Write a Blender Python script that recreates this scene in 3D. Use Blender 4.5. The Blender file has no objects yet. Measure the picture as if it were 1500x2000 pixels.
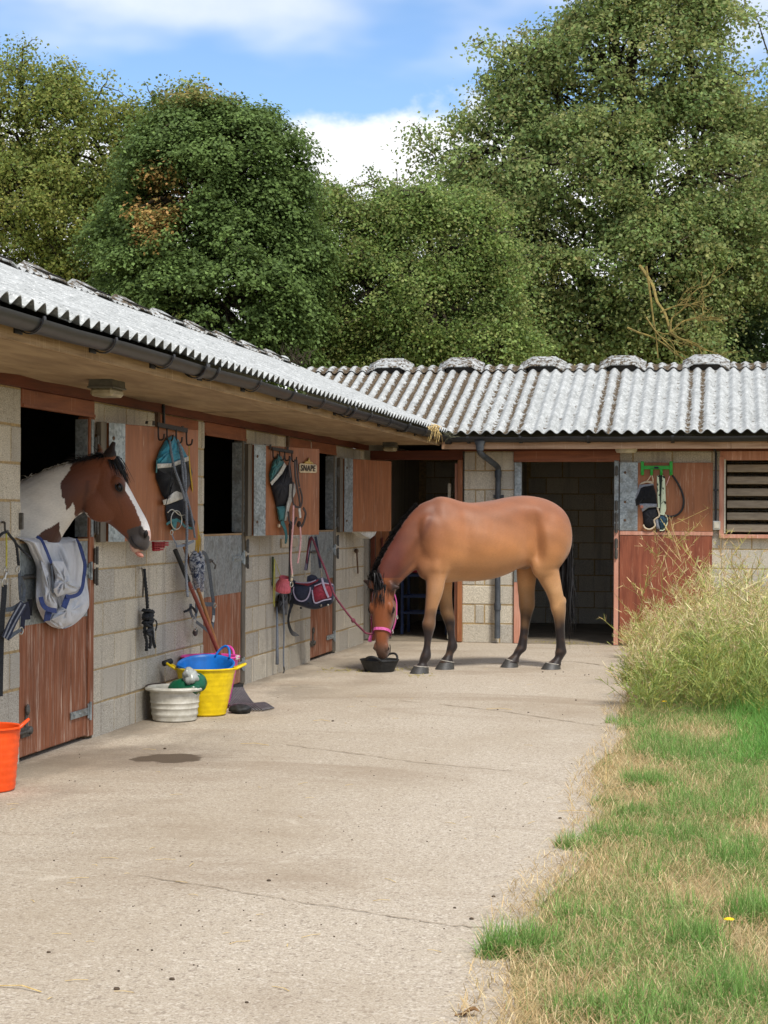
import bpy, math, random
import numpy as np
from mathutils import Vector, Matrix

rnd = random.Random(7)
rng = np.random.default_rng(11)
scene = bpy.context.scene
COL = scene.collection

# ------------------------------------------------------------------ camera
F_PX, YAW, PIT, ROL, CAM_H, CAM_X = 3416.0, 0.1930, 0.0013, 0.0050, 1.5044, 4.1479
_cy, _sy, _cp, _sp, _cr, _sr = (math.cos(YAW), math.sin(YAW), math.cos(PIT), math.sin(PIT), math.cos(ROL), math.sin(ROL))
C_POS = np.array([CAM_X, 0.0, CAM_H])
C_FWD = np.array([-_sy * _cp, _cy * _cp, _sp])
_right = np.array([_cy, _sy, 0.0])
_up = np.cross(_right, C_FWD)
C_RIGHT = _right * _cr + _up * _sr
C_UP = -_right * _sr + _up * _cr
cam_data = bpy.data.cameras.new('camera')
cam = bpy.data.objects.new('camera', cam_data)
COL.objects.link(cam)
cam.matrix_world = Matrix(((C_RIGHT[0], C_UP[0], -C_FWD[0], C_POS[0]),
                           (C_RIGHT[1], C_UP[1], -C_FWD[1], C_POS[1]),
                           (C_RIGHT[2], C_UP[2], -C_FWD[2], C_POS[2]), (0, 0, 0, 1)))
cam_data.sensor_fit = 'VERTICAL'
cam_data.sensor_height = 24.0
cam_data.lens = F_PX / 2000.0 * 24.0
cam_data.clip_start = 0.1
cam_data.clip_end = 2000.0
scene.camera = cam

# ------------------------------------------------------------------ light
SUN_EL, SUN_AZ = math.radians(54), math.radians(143)     # azimuth clockwise from +Y: behind the camera, to its right
sun_dir = Vector((math.sin(SUN_AZ) * math.cos(SUN_EL), math.cos(SUN_AZ) * math.cos(SUN_EL), math.sin(SUN_EL)))
sun_data = bpy.data.lights.new('sun', 'SUN')
sun_data.energy = 2.7
sun_data.angle = math.radians(11)
sun_data.color = (1.0, 0.95, 0.87)
sun = bpy.data.objects.new('sun', sun_data)
COL.objects.link(sun)
sun.rotation_euler = (-sun_dir).to_track_quat('-Z', 'Y').to_euler()

world = bpy.data.worlds.new('World')
scene.world = world
world.use_nodes = True
wn, wl = world.node_tree.nodes, world.node_tree.links
wn.clear()
def _w(t, **kw):
    n = wn.new(t)
    for k, v in kw.items(): setattr(n, k, v)
    return n
def _wm(op, a, b=None, c=None, clamp=False):
    n = wn.new('ShaderNodeMath'); n.operation = op; n.use_clamp = clamp
    for i, v in enumerate((a, b, c)):
        if v is None: continue
        if isinstance(v, (int, float)): n.inputs[i].default_value = v
        else: wl.new(v, n.inputs[i])
    return n.outputs[0]
def _smooth(v, lo, hi):
    n = wn.new('ShaderNodeMapRange'); n.interpolation_type = 'SMOOTHSTEP'
    wl.new(v, n.inputs['Value'])
    n.inputs['From Min'].default_value = lo; n.inputs['From Max'].default_value = hi
    return n.outputs['Result']
sky = _w('ShaderNodeTexSky', sky_type='NISHITA', sun_disc=False)
sky.sun_elevation = SUN_EL
sky.sun_rotation = SUN_AZ
sky.altitude = 60; sky.air_density = 1.0; sky.dust_density = 0.15; sky.ozone_density = 5.0
SKY_STRENGTH, CLOUD_LEVEL = 0.13, 6.3
tc = _w('ShaderNodeTexCoord')
sep = _w('ShaderNodeSeparateXYZ'); wl.new(tc.outputs['Generated'], sep.inputs[0])
def _cloud_noise(scale, stretch, seed, detail=6, rough=.55):
    mp = _w('ShaderNodeMapping'); wl.new(tc.outputs['Generated'], mp.inputs['Vector'])
    mp.inputs['Scale'].default_value = (1, 1, stretch)
    mp.inputs['Location'].default_value = seed
    n = _w('ShaderNodeTexNoise'); wl.new(mp.outputs[0], n.inputs['Vector'])
    n.inputs['Scale'].default_value = scale; n.inputs['Detail'].default_value = detail; n.inputs['Roughness'].default_value = rough
    return n.outputs['Fac']
n1 = _cloud_noise(9.0, 1.6, (0.30, 0.0, 0.0))
n2 = _cloud_noise(4.2, 2.6, (1.7, 3.1, 0.4), 4, .5)
n3 = _cloud_noise(26.0, 1.3, (0.0, 5.0, 1.0), 5, .6)
# a low bank of cumulus round the horizon, its top edge broken by noise, and a thin high veil
edge = _wm('SUBTRACT', sep.outputs['Z'], _wm('MULTIPLY', _wm('SUBTRACT', n1, .5), .12))
edge = _wm('SUBTRACT', edge, _wm('MULTIPLY', _wm('SUBTRACT', n3, .5), .030))
bank = _wm('SUBTRACT', 1.0, _smooth(edge, .213, .233))
veil = _wm('MULTIPLY', _smooth(_wm('ADD', sep.outputs['Z'], _wm('MULTIPLY', _wm('SUBTRACT', n2, .5), .22)), .262, .305), .60)
cover = _wm('MAXIMUM', bank, veil)
cl = _w('ShaderNodeMix', data_type='RGBA')
wl.new(_smooth(n3, .25, .75), cl.inputs['Factor'])
cl.inputs['A'].default_value = (CLOUD_LEVEL * .88, CLOUD_LEVEL * .90, CLOUD_LEVEL * .96, 1)
cl.inputs['B'].default_value = (CLOUD_LEVEL, CLOUD_LEVEL, CLOUD_LEVEL * 1.01, 1)
mix = _w('ShaderNodeMix', data_type='RGBA')
wl.new(cover, mix.inputs['Factor'])
wl.new(sky.outputs['Color'], mix.inputs['A'])
wl.new(cl.outputs['Result'], mix.inputs['B'])
bg = _w('ShaderNodeBackground'); bg.inputs['Strength'].default_value = SKY_STRENGTH
wl.new(mix.outputs['Result'], bg.inputs['Color'])
wout = _w('ShaderNodeOutputWorld'); wl.new(bg.outputs[0], wout.inputs['Surface'])

scene.view_settings.view_transform = 'Standard'
scene.view_settings.look = 'None'
scene.view_settings.exposure = 0.58
scene.view_settings.gamma = 1.0
scene.view_settings.use_curve_mapping = False
scene.cycles.max_bounces = 6
scene.cycles.diffuse_bounces = 3
scene.cycles.transparent_max_bounces = 6

# ------------------------------------------------------------------ from the photograph's pixels to points on real planes
YF = 20.41                    # face of the end wall; the long wall's face is X = 0
def ray(px, py):
    return C_FWD + C_RIGHT * ((px - 750) / F_PX) + C_UP * ((1000 - py) / F_PX)
def on_plane(px, py, p, n):
    d = ray(px, py); p = np.asarray(p, float); n = np.asarray(n, float)
    return C_POS + d * (((p - C_POS) @ n) / (d @ n))
def on_wall(px, py, x=0.0): return on_plane(px, py, (x, 0, 0), (1, 0, 0))
def on_front(px, py, off=0.0): return on_plane(px, py, (0, YF - off, 0), (0, 1, 0))
def on_ground(px, py, z=0.0): return on_plane(px, py, (0, 0, z), (0, 0, 1))

# ------------------------------------------------------------------ mesh helpers
WLOC = {}
class MB:
    """collects shapes, then links them as one mesh object"""
    def __init__(self): self.v = []; self.f = []; self.m = []; self.n = 0
    def add(self, verts, faces, mi=0):
        verts = np.asarray(verts, float)
        self.v.append(verts)
        o = self.n
        for q in faces: self.f.append(tuple(i + o for i in q)); self.m.append(mi)
        self.n += len(verts)
        return self
    def box(self, c, s, R=None, mi=0, ch=0.0):
        h = np.array(s, float) / 2
        if ch <= 0:
            v = np.array([(x, y, z) for x in (-1, 1) for y in (-1, 1) for z in (-1, 1)], float) * h
            f = [(0, 1, 3, 2), (4, 6, 7, 5), (0, 4, 5, 1), (2, 3, 7, 6), (0, 2, 6, 4), (1, 5, 7, 3)]
        else:
            ch = min(ch, h.min() * .6)
            v = []; idx = {}
            for a in range(3):
                for sx in (-1, 1):
                    for sy in (-1, 1):
                        for sz in (-1, 1):
                            s3 = np.array((sx, sy, sz), float); p = s3 * (h - ch); p[a] = s3[a] * h[a]
                            idx[(a, sx, sy, sz)] = len(v); v.append(p)
            f = []
            for a in range(3):
                b, c2 = [i for i in range(3) if i != a]
                for s0 in (-1, 1):
                    q = []
                    for sb, sc in ((-1, -1), (1, -1), (1, 1), (-1, 1)):
                        k = [0, 0, 0]; k[a] = s0; k[b] = sb; k[c2] = sc; q.append(idx[(a, *k)])
                    f.append(tuple(q))
                # edge strips between face b and c2 along axis a
                for sb in (-1, 1):
                    for sc in (-1, 1):
                        k0 = [0, 0, 0]; k0[b] = sb; k0[c2] = sc
                        k1 = list(k0); k0[a] = -1; k1[a] = 1
                        f.append((idx[(b, *k0)], idx[(b, *k1)], idx[(c2, *k1)], idx[(c2, *k0)]))
            for sx in (-1, 1):
                for sy in (-1, 1):
                    for sz in (-1, 1): f.append((idx[(0, sx, sy, sz)], idx[(1, sx, sy, sz)], idx[(2, sx, sy, sz)]))
            v = np.array(v)
            cen = v.mean(0)
            ff = []
            for q in f:
                p = v[list(q)]; nn = np.cross(p[1] - p[0], p[2] - p[0])
                ff.append(q if nn @ (p.mean(0) - cen) > 0 else q[::-1])
            f = ff
        if R is not None: v = v @ np.asarray(R).T
        return self.add(v + np.array(c, float), f, mi)
    def bar(self, a, b, w, t, up=(0, 0, 1), mi=0, ch=0.0):
        a = np.array(a, float); b = np.array(b, float); d = b - a; L = np.linalg.norm(d); d = d / L
        u = np.array(up, float); u = u - d * (u @ d)
        if np.linalg.norm(u) < 1e-6: u = np.array((1., 0, 0)) - d * d[0]
        u = u / np.linalg.norm(u); s = np.cross(d, u)
        R = np.stack([d, s, u], 1)
        return self.box((a + b) / 2, (L, w, t), R, mi, ch)
    def tube(self, pts, r, n=8, mi=0, cap=True, sq=None):
        P = np.asarray(pts, float); k = len(P)
        R = np.full(k, r, float) if np.isscalar(r) else np.asarray(r, float)
        T = np.gradient(P, axis=0); T /= np.maximum(np.linalg.norm(T, axis=1, keepdims=True), 1e-9)
        u = np.array((0., 0, 1)) if abs(T[0][2]) < .9 else np.array((1., 0, 0))
        u = u - T[0] * (u @ T[0]); u /= np.linalg.norm(u)
        a = np.linspace(0, 2 * np.pi, n, endpoint=False); V = []
        for i in range(k):
            u = u - T[i] * (u @ T[i]); u /= max(np.linalg.norm(u), 1e-9); w = np.cross(T[i], u)
            e = (1, 1) if sq is None else sq
            V.append(P[i] + R[i] * (np.outer(np.cos(a), u) * e[0] + np.outer(np.sin(a), w) * e[1]))
        V = np.concatenate(V); f = []
        for i in range(k - 1):
            for j in range(n):
                j2 = (j + 1) % n; f.append((i * n + j, i * n + j2, (i + 1) * n + j2, (i + 1) * n + j))
        if cap: f.append(tuple(range(n))[::-1]); f.append(tuple((k - 1) * n + j for j in range(n)))
        return self.add(V, f, mi)
    def strap(self, pts, w, t, nrm, mi=0):
        """flat band along pts, w wide across nrm x tangent, t thick along nrm"""
        P = np.asarray(pts, float); k = len(P)
        N = np.asarray(nrm, float); N = np.tile(N, (k, 1)) if N.ndim == 1 else N
        T = np.gradient(P, axis=0); T /= np.maximum(np.linalg.norm(T, axis=1, keepdims=True), 1e-9)
        B = np.cross(N, T); B /= np.maximum(np.linalg.norm(B, axis=1, keepdims=True), 1e-9)
        W = np.full(k, w, float) if np.isscalar(w) else np.asarray(w, float)
        W = W[:, None] / 2
        V = np.stack([P - B * W, P + B * W, P + B * W + N * t, P - B * W + N * t], 1).reshape(-1, 3); f = []
        for i in range(k - 1):
            for j in range(4):
                j2 = (j + 1) % 4; f.append((i * 4 + j, i * 4 + j2, i * 4 + 4 + j2, i * 4 + 4 + j))
        f += [(3, 2, 1, 0), tuple(4 * (k - 1) + j for j in range(4))]
        return self.add(V, f, mi)
    def lathe(self, prof, c, n=32, mi=0, ell=(1, 1)):
        c = np.array(c, float); a = np.linspace(0, 2 * np.pi, n, endpoint=False); V = []
        for r, z in prof: V.append(np.stack([np.cos(a) * r * ell[0], np.sin(a) * r * ell[1], np.full(n, z)], 1) + c)
        V = np.concatenate(V); f = []
        for i in range(len(prof) - 1):
            for j in range(n):
                j2 = (j + 1) % n; f.append((i * n + j, i * n + j2, (i + 1) * n + j2, (i + 1) * n + j))
        f.append(tuple(range(n))[::-1]); f.append(tuple((len(prof) - 1) * n + j for j in range(n)))
        return self.add(V, f, mi)
    def grid(self, V, mi=0, closed_u=False):
        """V: array (a,b,3)"""
        a, b = V.shape[:2]; f = []
        for i in range(a - 1):
            for j in range(b if closed_u else b - 1):
                j2 = (j + 1) % b; f.append((i * b + j, i * b + j2, (i + 1) * b + j2, (i + 1) * b + j))
        return self.add(V.reshape(-1, 3), f, mi)
    def ball(self, c, r, n=10, mi=0, R=None):
        r = np.array([r] * 3 if np.isscalar(r) else r, float)
        th = np.linspace(0, np.pi, n); a = np.linspace(0, 2 * np.pi, 2 * n, endpoint=False)
        V = np.stack([np.outer(np.sin(th), np.cos(a)), np.outer(np.sin(th), np.sin(a)), np.outer(np.cos(th), np.ones(2 * n))], -1) * r
        if R is not None: V = V @ np.asarray(R).T
        return self.grid(V + np.array(c, float), mi, True)
    def prism(self, poly, org, u, v, t, mi=0):
        """polygon in the u,v plane at org, extruded by vector t"""
        org, u, v, t = (np.array(q, float) for q in (org, u, v, t)); k = len(poly)
        P = np.array([org + u * a + v * b for a, b in poly]); V = np.concatenate([P, P + t])
        f = [tuple(range(k))[::-1], tuple(range(k, 2 * k))] + [(i, (i + 1) % k, k + (i + 1) % k, k + i) for i in range(k)]
        return self.add(V, f, mi)
    def build(self, name, mats, parent=None, smooth=False, weld=False):
        V = np.concatenate(self.v) if self.v else np.zeros((0, 3))
        base = WLOC.get(parent.name, np.zeros(3)) if parent is not None else V.mean(0) * np.array((1, 1, 0)) + np.array((0, 0, V[:, 2].min()))
        me = bpy.data.meshes.new(name)
        me.from_pydata((V - base).tolist(), [], self.f)
        return finish(name, me, mats, parent, base, self.m, smooth)
def finish(name, me, mats, parent, base, mi=None, smooth=False):
    for m in (mats if isinstance(mats, (list, tuple)) else [mats]): me.materials.append(m)
    if mi is not None and len(me.materials) > 1: me.polygons.foreach_set('material_index', mi)
    if smooth:
        me.polygons.foreach_set('use_smooth', [True] * len(me.polygons))
        if smooth != True: me.set_sharp_from_angle(angle=smooth)
    me.update()
    o = bpy.data.objects.new(name, me); COL.objects.link(o)
    if parent is not None: o.parent = parent
    else: o.location = base
    WLOC[o.name] = np.array(base, float)
    return o
def big_mesh(name, V, faces_flat, loop_tot, mats, parent=None, attrs=None, mi=None, base=None, smooth=False):
    """fast path: V (n,3); faces_flat indices; loop_tot per-face counts; attrs {name: (domain, rgba array)}"""
    me = bpy.data.meshes.new(name)
    if base is None: base = WLOC.get(parent.name, np.zeros(3)) if parent is not None else np.zeros(3)
    V = np.asarray(V, np.float32) - np.asarray(base, np.float32)
    me.vertices.add(len(V)); me.vertices.foreach_set('co', V.ravel())
    ff = np.asarray(faces_flat, np.int32).ravel(); lt = np.asarray(loop_tot, np.int32)
    me.loops.add(len(ff)); me.loops.foreach_set('vertex_index', ff)
    me.polygons.add(len(lt)); ls = np.zeros(len(lt), np.int32); ls[1:] = np.cumsum(lt)[:-1]
    me.polygons.foreach_set('loop_start', ls)
    me.update(calc_edges=True)
    for k, (dom, arr) in (attrs or {}).items():
        at = me.color_attributes.new(k, 'FLOAT_COLOR', dom)
        at.data.foreach_set('color', np.asarray(arr, np.float32).ravel())
    return finish(name, me, mats, parent, base, mi, smooth)
def tag(o, label=None, cat=None, group=None, kind=None):
    if label: o['label'] = label
    if cat: o['category'] = cat
    if group: o['group'] = group
    if kind: o['kind'] = kind
    return o
def thing(name, label, cat, loc=(0, 0, 0), group=None):
    o = bpy.data.objects.new(name, None); COL.objects.link(o)
    o.empty_display_size = .1
    o.location = loc; WLOC[o.name] = np.array(loc, float)
    return tag(o, label, cat, group)
def catmull(P, n):
    P = np.asarray(P, float); Q = np.vstack([2 * P[0] - P[1], P, 2 * P[-1] - P[-2]]); out = []
    for i in range(len(P) - 1):
        p0, p1, p2, p3 = Q[i:i + 4]
        for t in np.linspace(0, 1, n, endpoint=False):
            out.append(.5 * (2 * p1 + (p2 - p0) * t + (2 * p0 - 5 * p1 + 4 * p2 - p3) * t * t + (3 * p1 - p0 - 3 * p2 + p3) * t ** 3))
    out.append(P[-1]); return np.array(out)

# ------------------------------------------------------------------ materials
def lin(c):
    if isinstance(c, str):
        c = tuple(int(c[i:i + 2], 16) / 255 for i in (0, 2, 4))
    return tuple(x / 12.92 if x <= .04045 else ((x + .055) / 1.055) ** 2.4 for x in c)
class NT:
    def __init__(self, name):
        self.mat = bpy.data.materials.new(name); self.mat.use_nodes = True
        self.t = self.mat.node_tree; self.t.nodes.clear()
        self.b = self.n('ShaderNodeBsdfPrincipled'); self.o = self.n('ShaderNodeOutputMaterial')
        self.l(self.b.outputs[0], self.o.inputs[0])
    def n(self, t, **kw):
        n = self.t.nodes.new(t)
        for k, v in kw.items(): setattr(n, k, v)
        return n
    def l(self, a, b): self.t.links.new(a, b)
    def val(self, inp, v):
        if isinstance(v, (int, float)): inp.default_value = v
        elif isinstance(v, tuple): inp.default_value = v if len(v) == 4 or inp.type == 'VECTOR' else (*v, 1)
        else: self.l(v, inp)
    def coord(self, kind='Object', scale=(1, 1, 1), rand=False):
        c = self.n('ShaderNodeTexCoord').outputs[kind]
        if kind == 'World': pass
        mp = self.n('ShaderNodeMapping'); self.l(c, mp.inputs['Vector']); mp.inputs['Scale'].default_value = scale
        if rand:
            oi = self.n('ShaderNodeObjectInfo'); v = self.n('ShaderNodeVectorMath', operation='SCALE')
            v.inputs[0].default_value = (31, 17, 53); self.l(oi.outputs['Random'], v.inputs['Scale']); self.l(v.outputs[0], mp.inputs['Location'])
        return mp.outputs[0]
    def pos(self, scale=(1, 1, 1)):
        g = self.n('ShaderNodeNewGeometry'); mp = self.n('ShaderNodeMapping'); self.l(g.outputs['Position'], mp.inputs['Vector'])
        mp.inputs['Scale'].default_value = scale; return mp.outputs[0]
    def noise(self, vec, scale, detail=4, rough=.6, dist=0.0):
        n = self.n('ShaderNodeTexNoise'); self.l(vec, n.inputs['Vector'])
        n.inputs['Scale'].default_value = scale; n.inputs['Detail'].default_value = detail
        n.inputs['Roughness'].default_value = rough; n.inputs['Distortion'].default_value = dist
        return n.outputs['Fac']
    def voro(self, vec, scale, feature='F1', out='Distance', rnd_=1.0):
        n = self.n('ShaderNodeTexVoronoi', feature=feature); self.l(vec, n.inputs['Vector'])
        n.inputs['Scale'].default_value = scale; n.inputs['Randomness'].default_value = rnd_
        return n.outputs[out]
    def ss(self, v, lo, hi, a=0.0, b=1.0):
        n = self.n('ShaderNodeMapRange', interpolation_type='SMOOTHSTEP'); self.l(v, n.inputs['Value'])
        for k, x in (('From Min', lo), ('From Max', hi), ('To Min', a), ('To Max', b)): n.inputs[k].default_value = x
        return n.outputs['Result']
    def m(self, op, a, b=0.0, clamp=False):
        n = self.n('ShaderNodeMath', operation=op, use_clamp=clamp); self.val(n.inputs[0], a); self.val(n.inputs[1], b); return n.outputs[0]
    def mix(self, f, a, b, blend='MIX'):
        n = self.n('ShaderNodeMix', data_type='RGBA', blend_type=blend)
        self.val(n.inputs['Factor'], f); self.val(n.inputs['A'], a); self.val(n.inputs['B'], b); return n.outputs['Result']
    def attr(self, name, out='Color'):
        n = self.n('ShaderNodeAttribute'); n.attribute_name = name; return n.outputs[out]
    def rand(self): return self.n('ShaderNodeObjectInfo').outputs['Random']
    def bump(self, h, strength=.3, dist=.01):
        n = self.n('ShaderNodeBump'); self.l(h, n.inputs['Height']); n.inputs['Strength'].default_value = strength
        n.inputs['Distance'].default_value = dist; self.l(n.outputs[0], self.b.inputs['Normal']); return n
    def done(self, col, rough=.7, metal=0.0, spec=.4, sheen=0.0):
        self.val(self.b.inputs['Base Color'], col); self.val(self.b.inputs['Roughness'], rough)
        self.val(self.b.inputs['Metallic'], metal); self.b.inputs['Specular IOR Level'].default_value = spec
        if sheen: self.b.inputs['Sheen Weight'].default_value = sheen
        return self.mat
def simple(name, c1, c2=None, scale=20, rough=.6, metal=0.0, spec=.4, bump=0.0, bscale=None, stretch=(1, 1, 1), sheen=0.0, bdist=.004, kind='Object'):
    t = NT(name); c1 = lin(c1); c2 = lin(c2) if c2 else tuple(x * .7 for x in c1)
    v = t.coord(kind, stretch)
    f = t.ss(t.noise(v, scale, 5, .65), .3, .7)
    if bump: t.bump(t.noise(v, bscale or scale * 3, 4, .6), bump, bdist)
    return t.done(t.mix(f, c1, c2), rough, metal, spec, sheen)

def m_block():
    t = NT('concrete_block'); v = t.coord('Object', rand=True)
    g = t.n('ShaderNodeNewGeometry'); v = g.outputs['Position']
    fine = t.noise(v, 190, 3, .7); mid = t.noise(v, 60, 3, .6); big = t.noise(v, 2.6, 4, .6)
    f = t.ss(fine, .36, .62)
    c = t.mix(f, lin('958e81'), lin('dad4c7'))
    c = t.mix(t.ss(mid, .58, .70, 0, .75), c, lin('dad5c9'))
    c = t.mix(t.ss(t.noise(v, 120, 2, .5), .64, .72, 0, .85), c, lin('3d3a35'))
    tint = t.mix(t.rand(), (.80, .80, .80), (1.10, 1.07, 1.0))
    c = t.mix(1.0, c, tint, 'MULTIPLY')
    streak = t.noise(t.pos((9, 9, .7)), 1.0, 4, .6)
    c = t.mix(t.ss(streak, .50, .74, 0, .50), c, lin('78716a'))
    c = t.mix(t.ss(big, .55, .75, 0, .30), c, lin('8c8272'))
    t.bump(t.m('ADD', fine, mid), .55, .006)
    return t.done(c, .92, 0, .15)
def m_wood(name, a, b, worn=None, wear=0.0, grain=1.0, rough=.6, spec=.35, flat=False):
    t = NT(name)
    v = t.pos((1.0, 1.0, 14 * grain) if flat else (14 * grain, 14 * grain, 1.0)); n = t.noise(v, 2.2, 6, .65, .4); n2 = t.noise(t.pos((2.5, 2.5, 60) if flat else (60, 60, 2.5)), 1.6, 3, .6)
    big = t.noise(t.pos(), 2.0, 3, .5)
    c = t.mix(t.ss(n, .3, .7), lin(a), lin(b))
    c = t.mix(t.ss(n2, .55, .75, 0, .5), c, tuple(x * .55 for x in lin(a)))
    c = t.mix(t.ss(big, .35, .7, 0, .35), c, tuple(min(1, x * 1.25) for x in lin(b)))
    if worn:
        w = t.noise(t.pos((26, 26, 1.3)), 2.0, 6, .75)
        w2 = t.noise(t.pos((5, 5, 2)), 1.5, 3, .5)
        c = t.mix(t.m('MULTIPLY', t.ss(w, .60 - wear * .1, .70), t.ss(w2, .35, .65, .25, 1)), c, lin(worn))
    t.bump(n2, .25, .003)
    return t.done(c, rough, 0, spec)
def m_galv():
    t = NT('galvanised_steel'); v = t.pos()
    sp = t.voro(v, 55, out='Color'); n = t.noise(v, 6, 5, .6); g = t.n('ShaderNodeSeparateColor'); t.l(sp, g.inputs[0])
    c = t.mix(g.outputs[0], lin('7f8789'), lin('a9b1b3'))
    c = t.mix(t.ss(n, .45, .7, 0, .7), c, lin('6c6a62'))
    c = t.mix(t.ss(t.noise(t.pos((20, 20, 3)), 2, 5, .7), .62, .74, 0, .7), c, lin('d5d4cb'))
    return t.done(c, t.ss(n, .3, .7, .38, .6), .55, .5)
def m_asbestos():
    t = NT('fibre_cement_roof'); v = t.pos()
    n = t.noise(v, 9, 6, .7); lich = t.noise(v, 30, 4, .65); spots = t.voro(v, 34)
    c = t.mix(t.ss(n, .3, .7), lin('939593'), lin('b6b8b6'))
    c = t.mix(t.ss(lich, .55, .68, 0, .75), c, lin('d8d9d5'))
    c = t.mix(t.ss(t.noise(v, 48, 3, .7), .58, .66, 0, .8), c, lin('5d5f5e'))
    c = t.mix(t.ss(t.m('ADD', spots, t.m('MULTIPLY', t.noise(v, 14, 2, .5), .35)), .12, .20, .85, 0), c, lin('e6e6e2'))
    moss = t.attr('moss'); s = t.n('ShaderNodeSeparateColor'); t.l(moss, s.inputs[0])
    edge = t.m('ADD', s.outputs[0], t.m('MULTIPLY', t.m('SUBTRACT', t.noise(v, 17, 6, .8), .5), 2.3))
    mk = t.ss(edge, .52, .66)
    mc = t.mix(t.ss(t.noise(v, 60, 3, .7), .35, .65), lin('2e2822'), lin('72634f'))
    c = t.mix(mk, c, mc)
    t.bump(t.m('ADD', t.m('MULTIPLY', mk, .8), t.m('MULTIPLY', lich, .35)), .5, .012)
    return t.done(c, .95, 0, .1)
def m_yard():
    t = NT('yard_concrete'); v = t.pos()
    fine = t.noise(v, 130, 3, .7); agg = t.voro(v, 95, out='Color'); mid = t.noise(v, 34, 3, .65)
    s = t.n('ShaderNodeSeparateColor'); t.l(agg, s.inputs[0])
    c = t.mix(t.ss(fine, .34, .66), lin('9c8f7e'), lin('c4b8a5'))
    c = t.mix(t.ss(s.outputs[0], .80, .95, 0, .5), c, lin('d8cfbf'))
    c = t.mix(t.ss(s.outputs[1], .86, .97, 0, .6), c, lin('75695c'))
    c = t.mix(t.ss(mid, .52, .66, 0, .45), c, lin('8e7f70'))
    big = t.noise(t.pos((.55, .28, 1)), 1.4, 5, .6)
    c = t.mix(t.ss(big, .40, .68, 0, .45), c, lin('9a8a74'))
    band = t.noise(t.pos((.30, .75, 1)), 1.1, 6, .65, .8)
    c = t.mix(t.ss(band, .50, .68, 0, .42), c, lin('87745f'))
    c = t.mix(t.ss(t.noise(t.pos((.8, 1.6, 1)), 2.4, 5, .7, 1.0), .60, .74, 0, .38), c, lin('d9cfbd'))
    sepx = t.n('ShaderNodeSeparateXYZ'); t.l(v, sepx.inputs[0])
    darkened = t.noise(t.pos((1.1, .5, 1)), 1.6, 5, .6)
    near = t.ss(sepx.outputs['X'], .0, 1.5, 1, 0)
    c = t.mix(t.m('MULTIPLY', t.ss(darkened, .42, .62, 0, .55), near), c, lin('6e665a'))  # patchy darker tone towards the long wall
    # wet patch in front of the first door
    st = t.n('ShaderNodeVectorMath', operation='DISTANCE')
    mp = t.n('ShaderNodeMapping'); t.l(v, mp.inputs['Vector'])
    mp.inputs['Scale'].default_value = (1 / .21, 1 / .22, 0); mp.inputs['Location'].default_value = (-.80 / .21, -10.29 / .22, 0)
    t.l(mp.outputs[0], st.inputs[0]); st.inputs[1].default_value = (0, 0, 0)
    dd = t.m('ADD', st.outputs['Value'], t.m('MULTIPLY', t.m('SUBTRACT', t.noise(v, 7, 4, .6), .5), 1.3))
    wet = t.ss(dd, .85, 1.05, 1, 0)
    c = t.mix(t.m('MULTIPLY', wet, .93), c, lin('40362b'))
    mp2 = t.n('ShaderNodeMapping'); t.l(v, mp2.inputs['Vector'])
    mp2.inputs['Scale'].default_value = (1 / .75, 1 / .7, 0); mp2.inputs['Location'].default_value = (-.6 / .75, -10.3 / .7, 0)
    d2 = t.n('ShaderNodeVectorMath', operation='LENGTH'); t.l(mp2.outputs[0], d2.inputs[0])
    halo = t.ss(t.m('ADD', d2.outputs['Value'], t.m('SUBTRACT', t.noise(v, 3, 4, .6), .5)), .4, 1.05, .45, 0)
    c = t.mix(halo, c, lin('6b5c4d'))
    t.bump(t.m('ADD', fine, mid), .45, .006)
    return t.done(c, t.m('SUBTRACT', .9, t.m('MULTIPLY', wet, .25)), 0, .2)
MAT = dict(
    block=m_block(),
    mortar=simple('sandy_mortar', 'b39b70', '8f7d60', 30, .95, bump=.5, bscale=120, spec=.1),
    wood=m_wood('red_brown_ply', '7b4c30', '9b6340', 'c4a58c', .4, .8, .5),
    wood_h=m_wood('red_brown_lintel', '70402a', '8f573a', 'c0997f', .2, .8, .5, .35, True),
    wood_worn=m_wood('worn_red_boards', '6e4029', '90593d', 'c6ae9b', 1.3, 1.0, .7, .25),
    wood_dark=m_wood('dark_red_timber', '4a2416', '66331f', None, 0, 1.0, .65, .35, True),
    wood_pale=m_wood('weathered_timber', '7c6347', 'a58a68', 'c9b494', .5, 1.0, .8, .2, True),
    wood_edge=m_wood('grey_door_edge', '57524a', '736c60', None, 0, 1.0, .7, .3),
    fascia=m_wood('pinkish_fascia', '9b7a60', 'bd9c80', 'd8c2ac', .4, 1.0, .75, .2, True),
    rail=m_wood('faded_pink_timber', 'a9705a', 'c79580', 'dcbcae', .6, 1.0, .75, .2),
    galv=m_galv(),
    roof=m_asbestos(),
    yard=m_yard(),
    black_plastic=simple('black_plastic', '191a1c', '26272a', 8, .42, spec=.45),
    dusty_plastic=simple('dusty_grey_pipe', '33383f', '50555a', 9, .5, spec=.4),
    rust=simple('rusty_iron', '5b4332', '7b6654', 30, .8, .3, bump=.4, bscale=90),
    iron=simple('old_iron', '6c6a66', '4e4a44', 30, .6, .6),
    chrome=simple('bright_metal', 'c9c6bd', 'a09c92', 30, .3, .9),
    white_plastic=simple('aged_white_plastic', 'd2cbb9', 'b5ad99', 14, .55),
    lens=simple('grimy_lamp_lens', 'a69b7e', '857a5f', 12, .35),
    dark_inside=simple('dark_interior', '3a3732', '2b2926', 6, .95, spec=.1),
    black_soft=simple('black_fabric', '121316', '1d1e22', 25, .85, spec=.2, bump=.3, bscale=200, sheen=.2),
)
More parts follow.
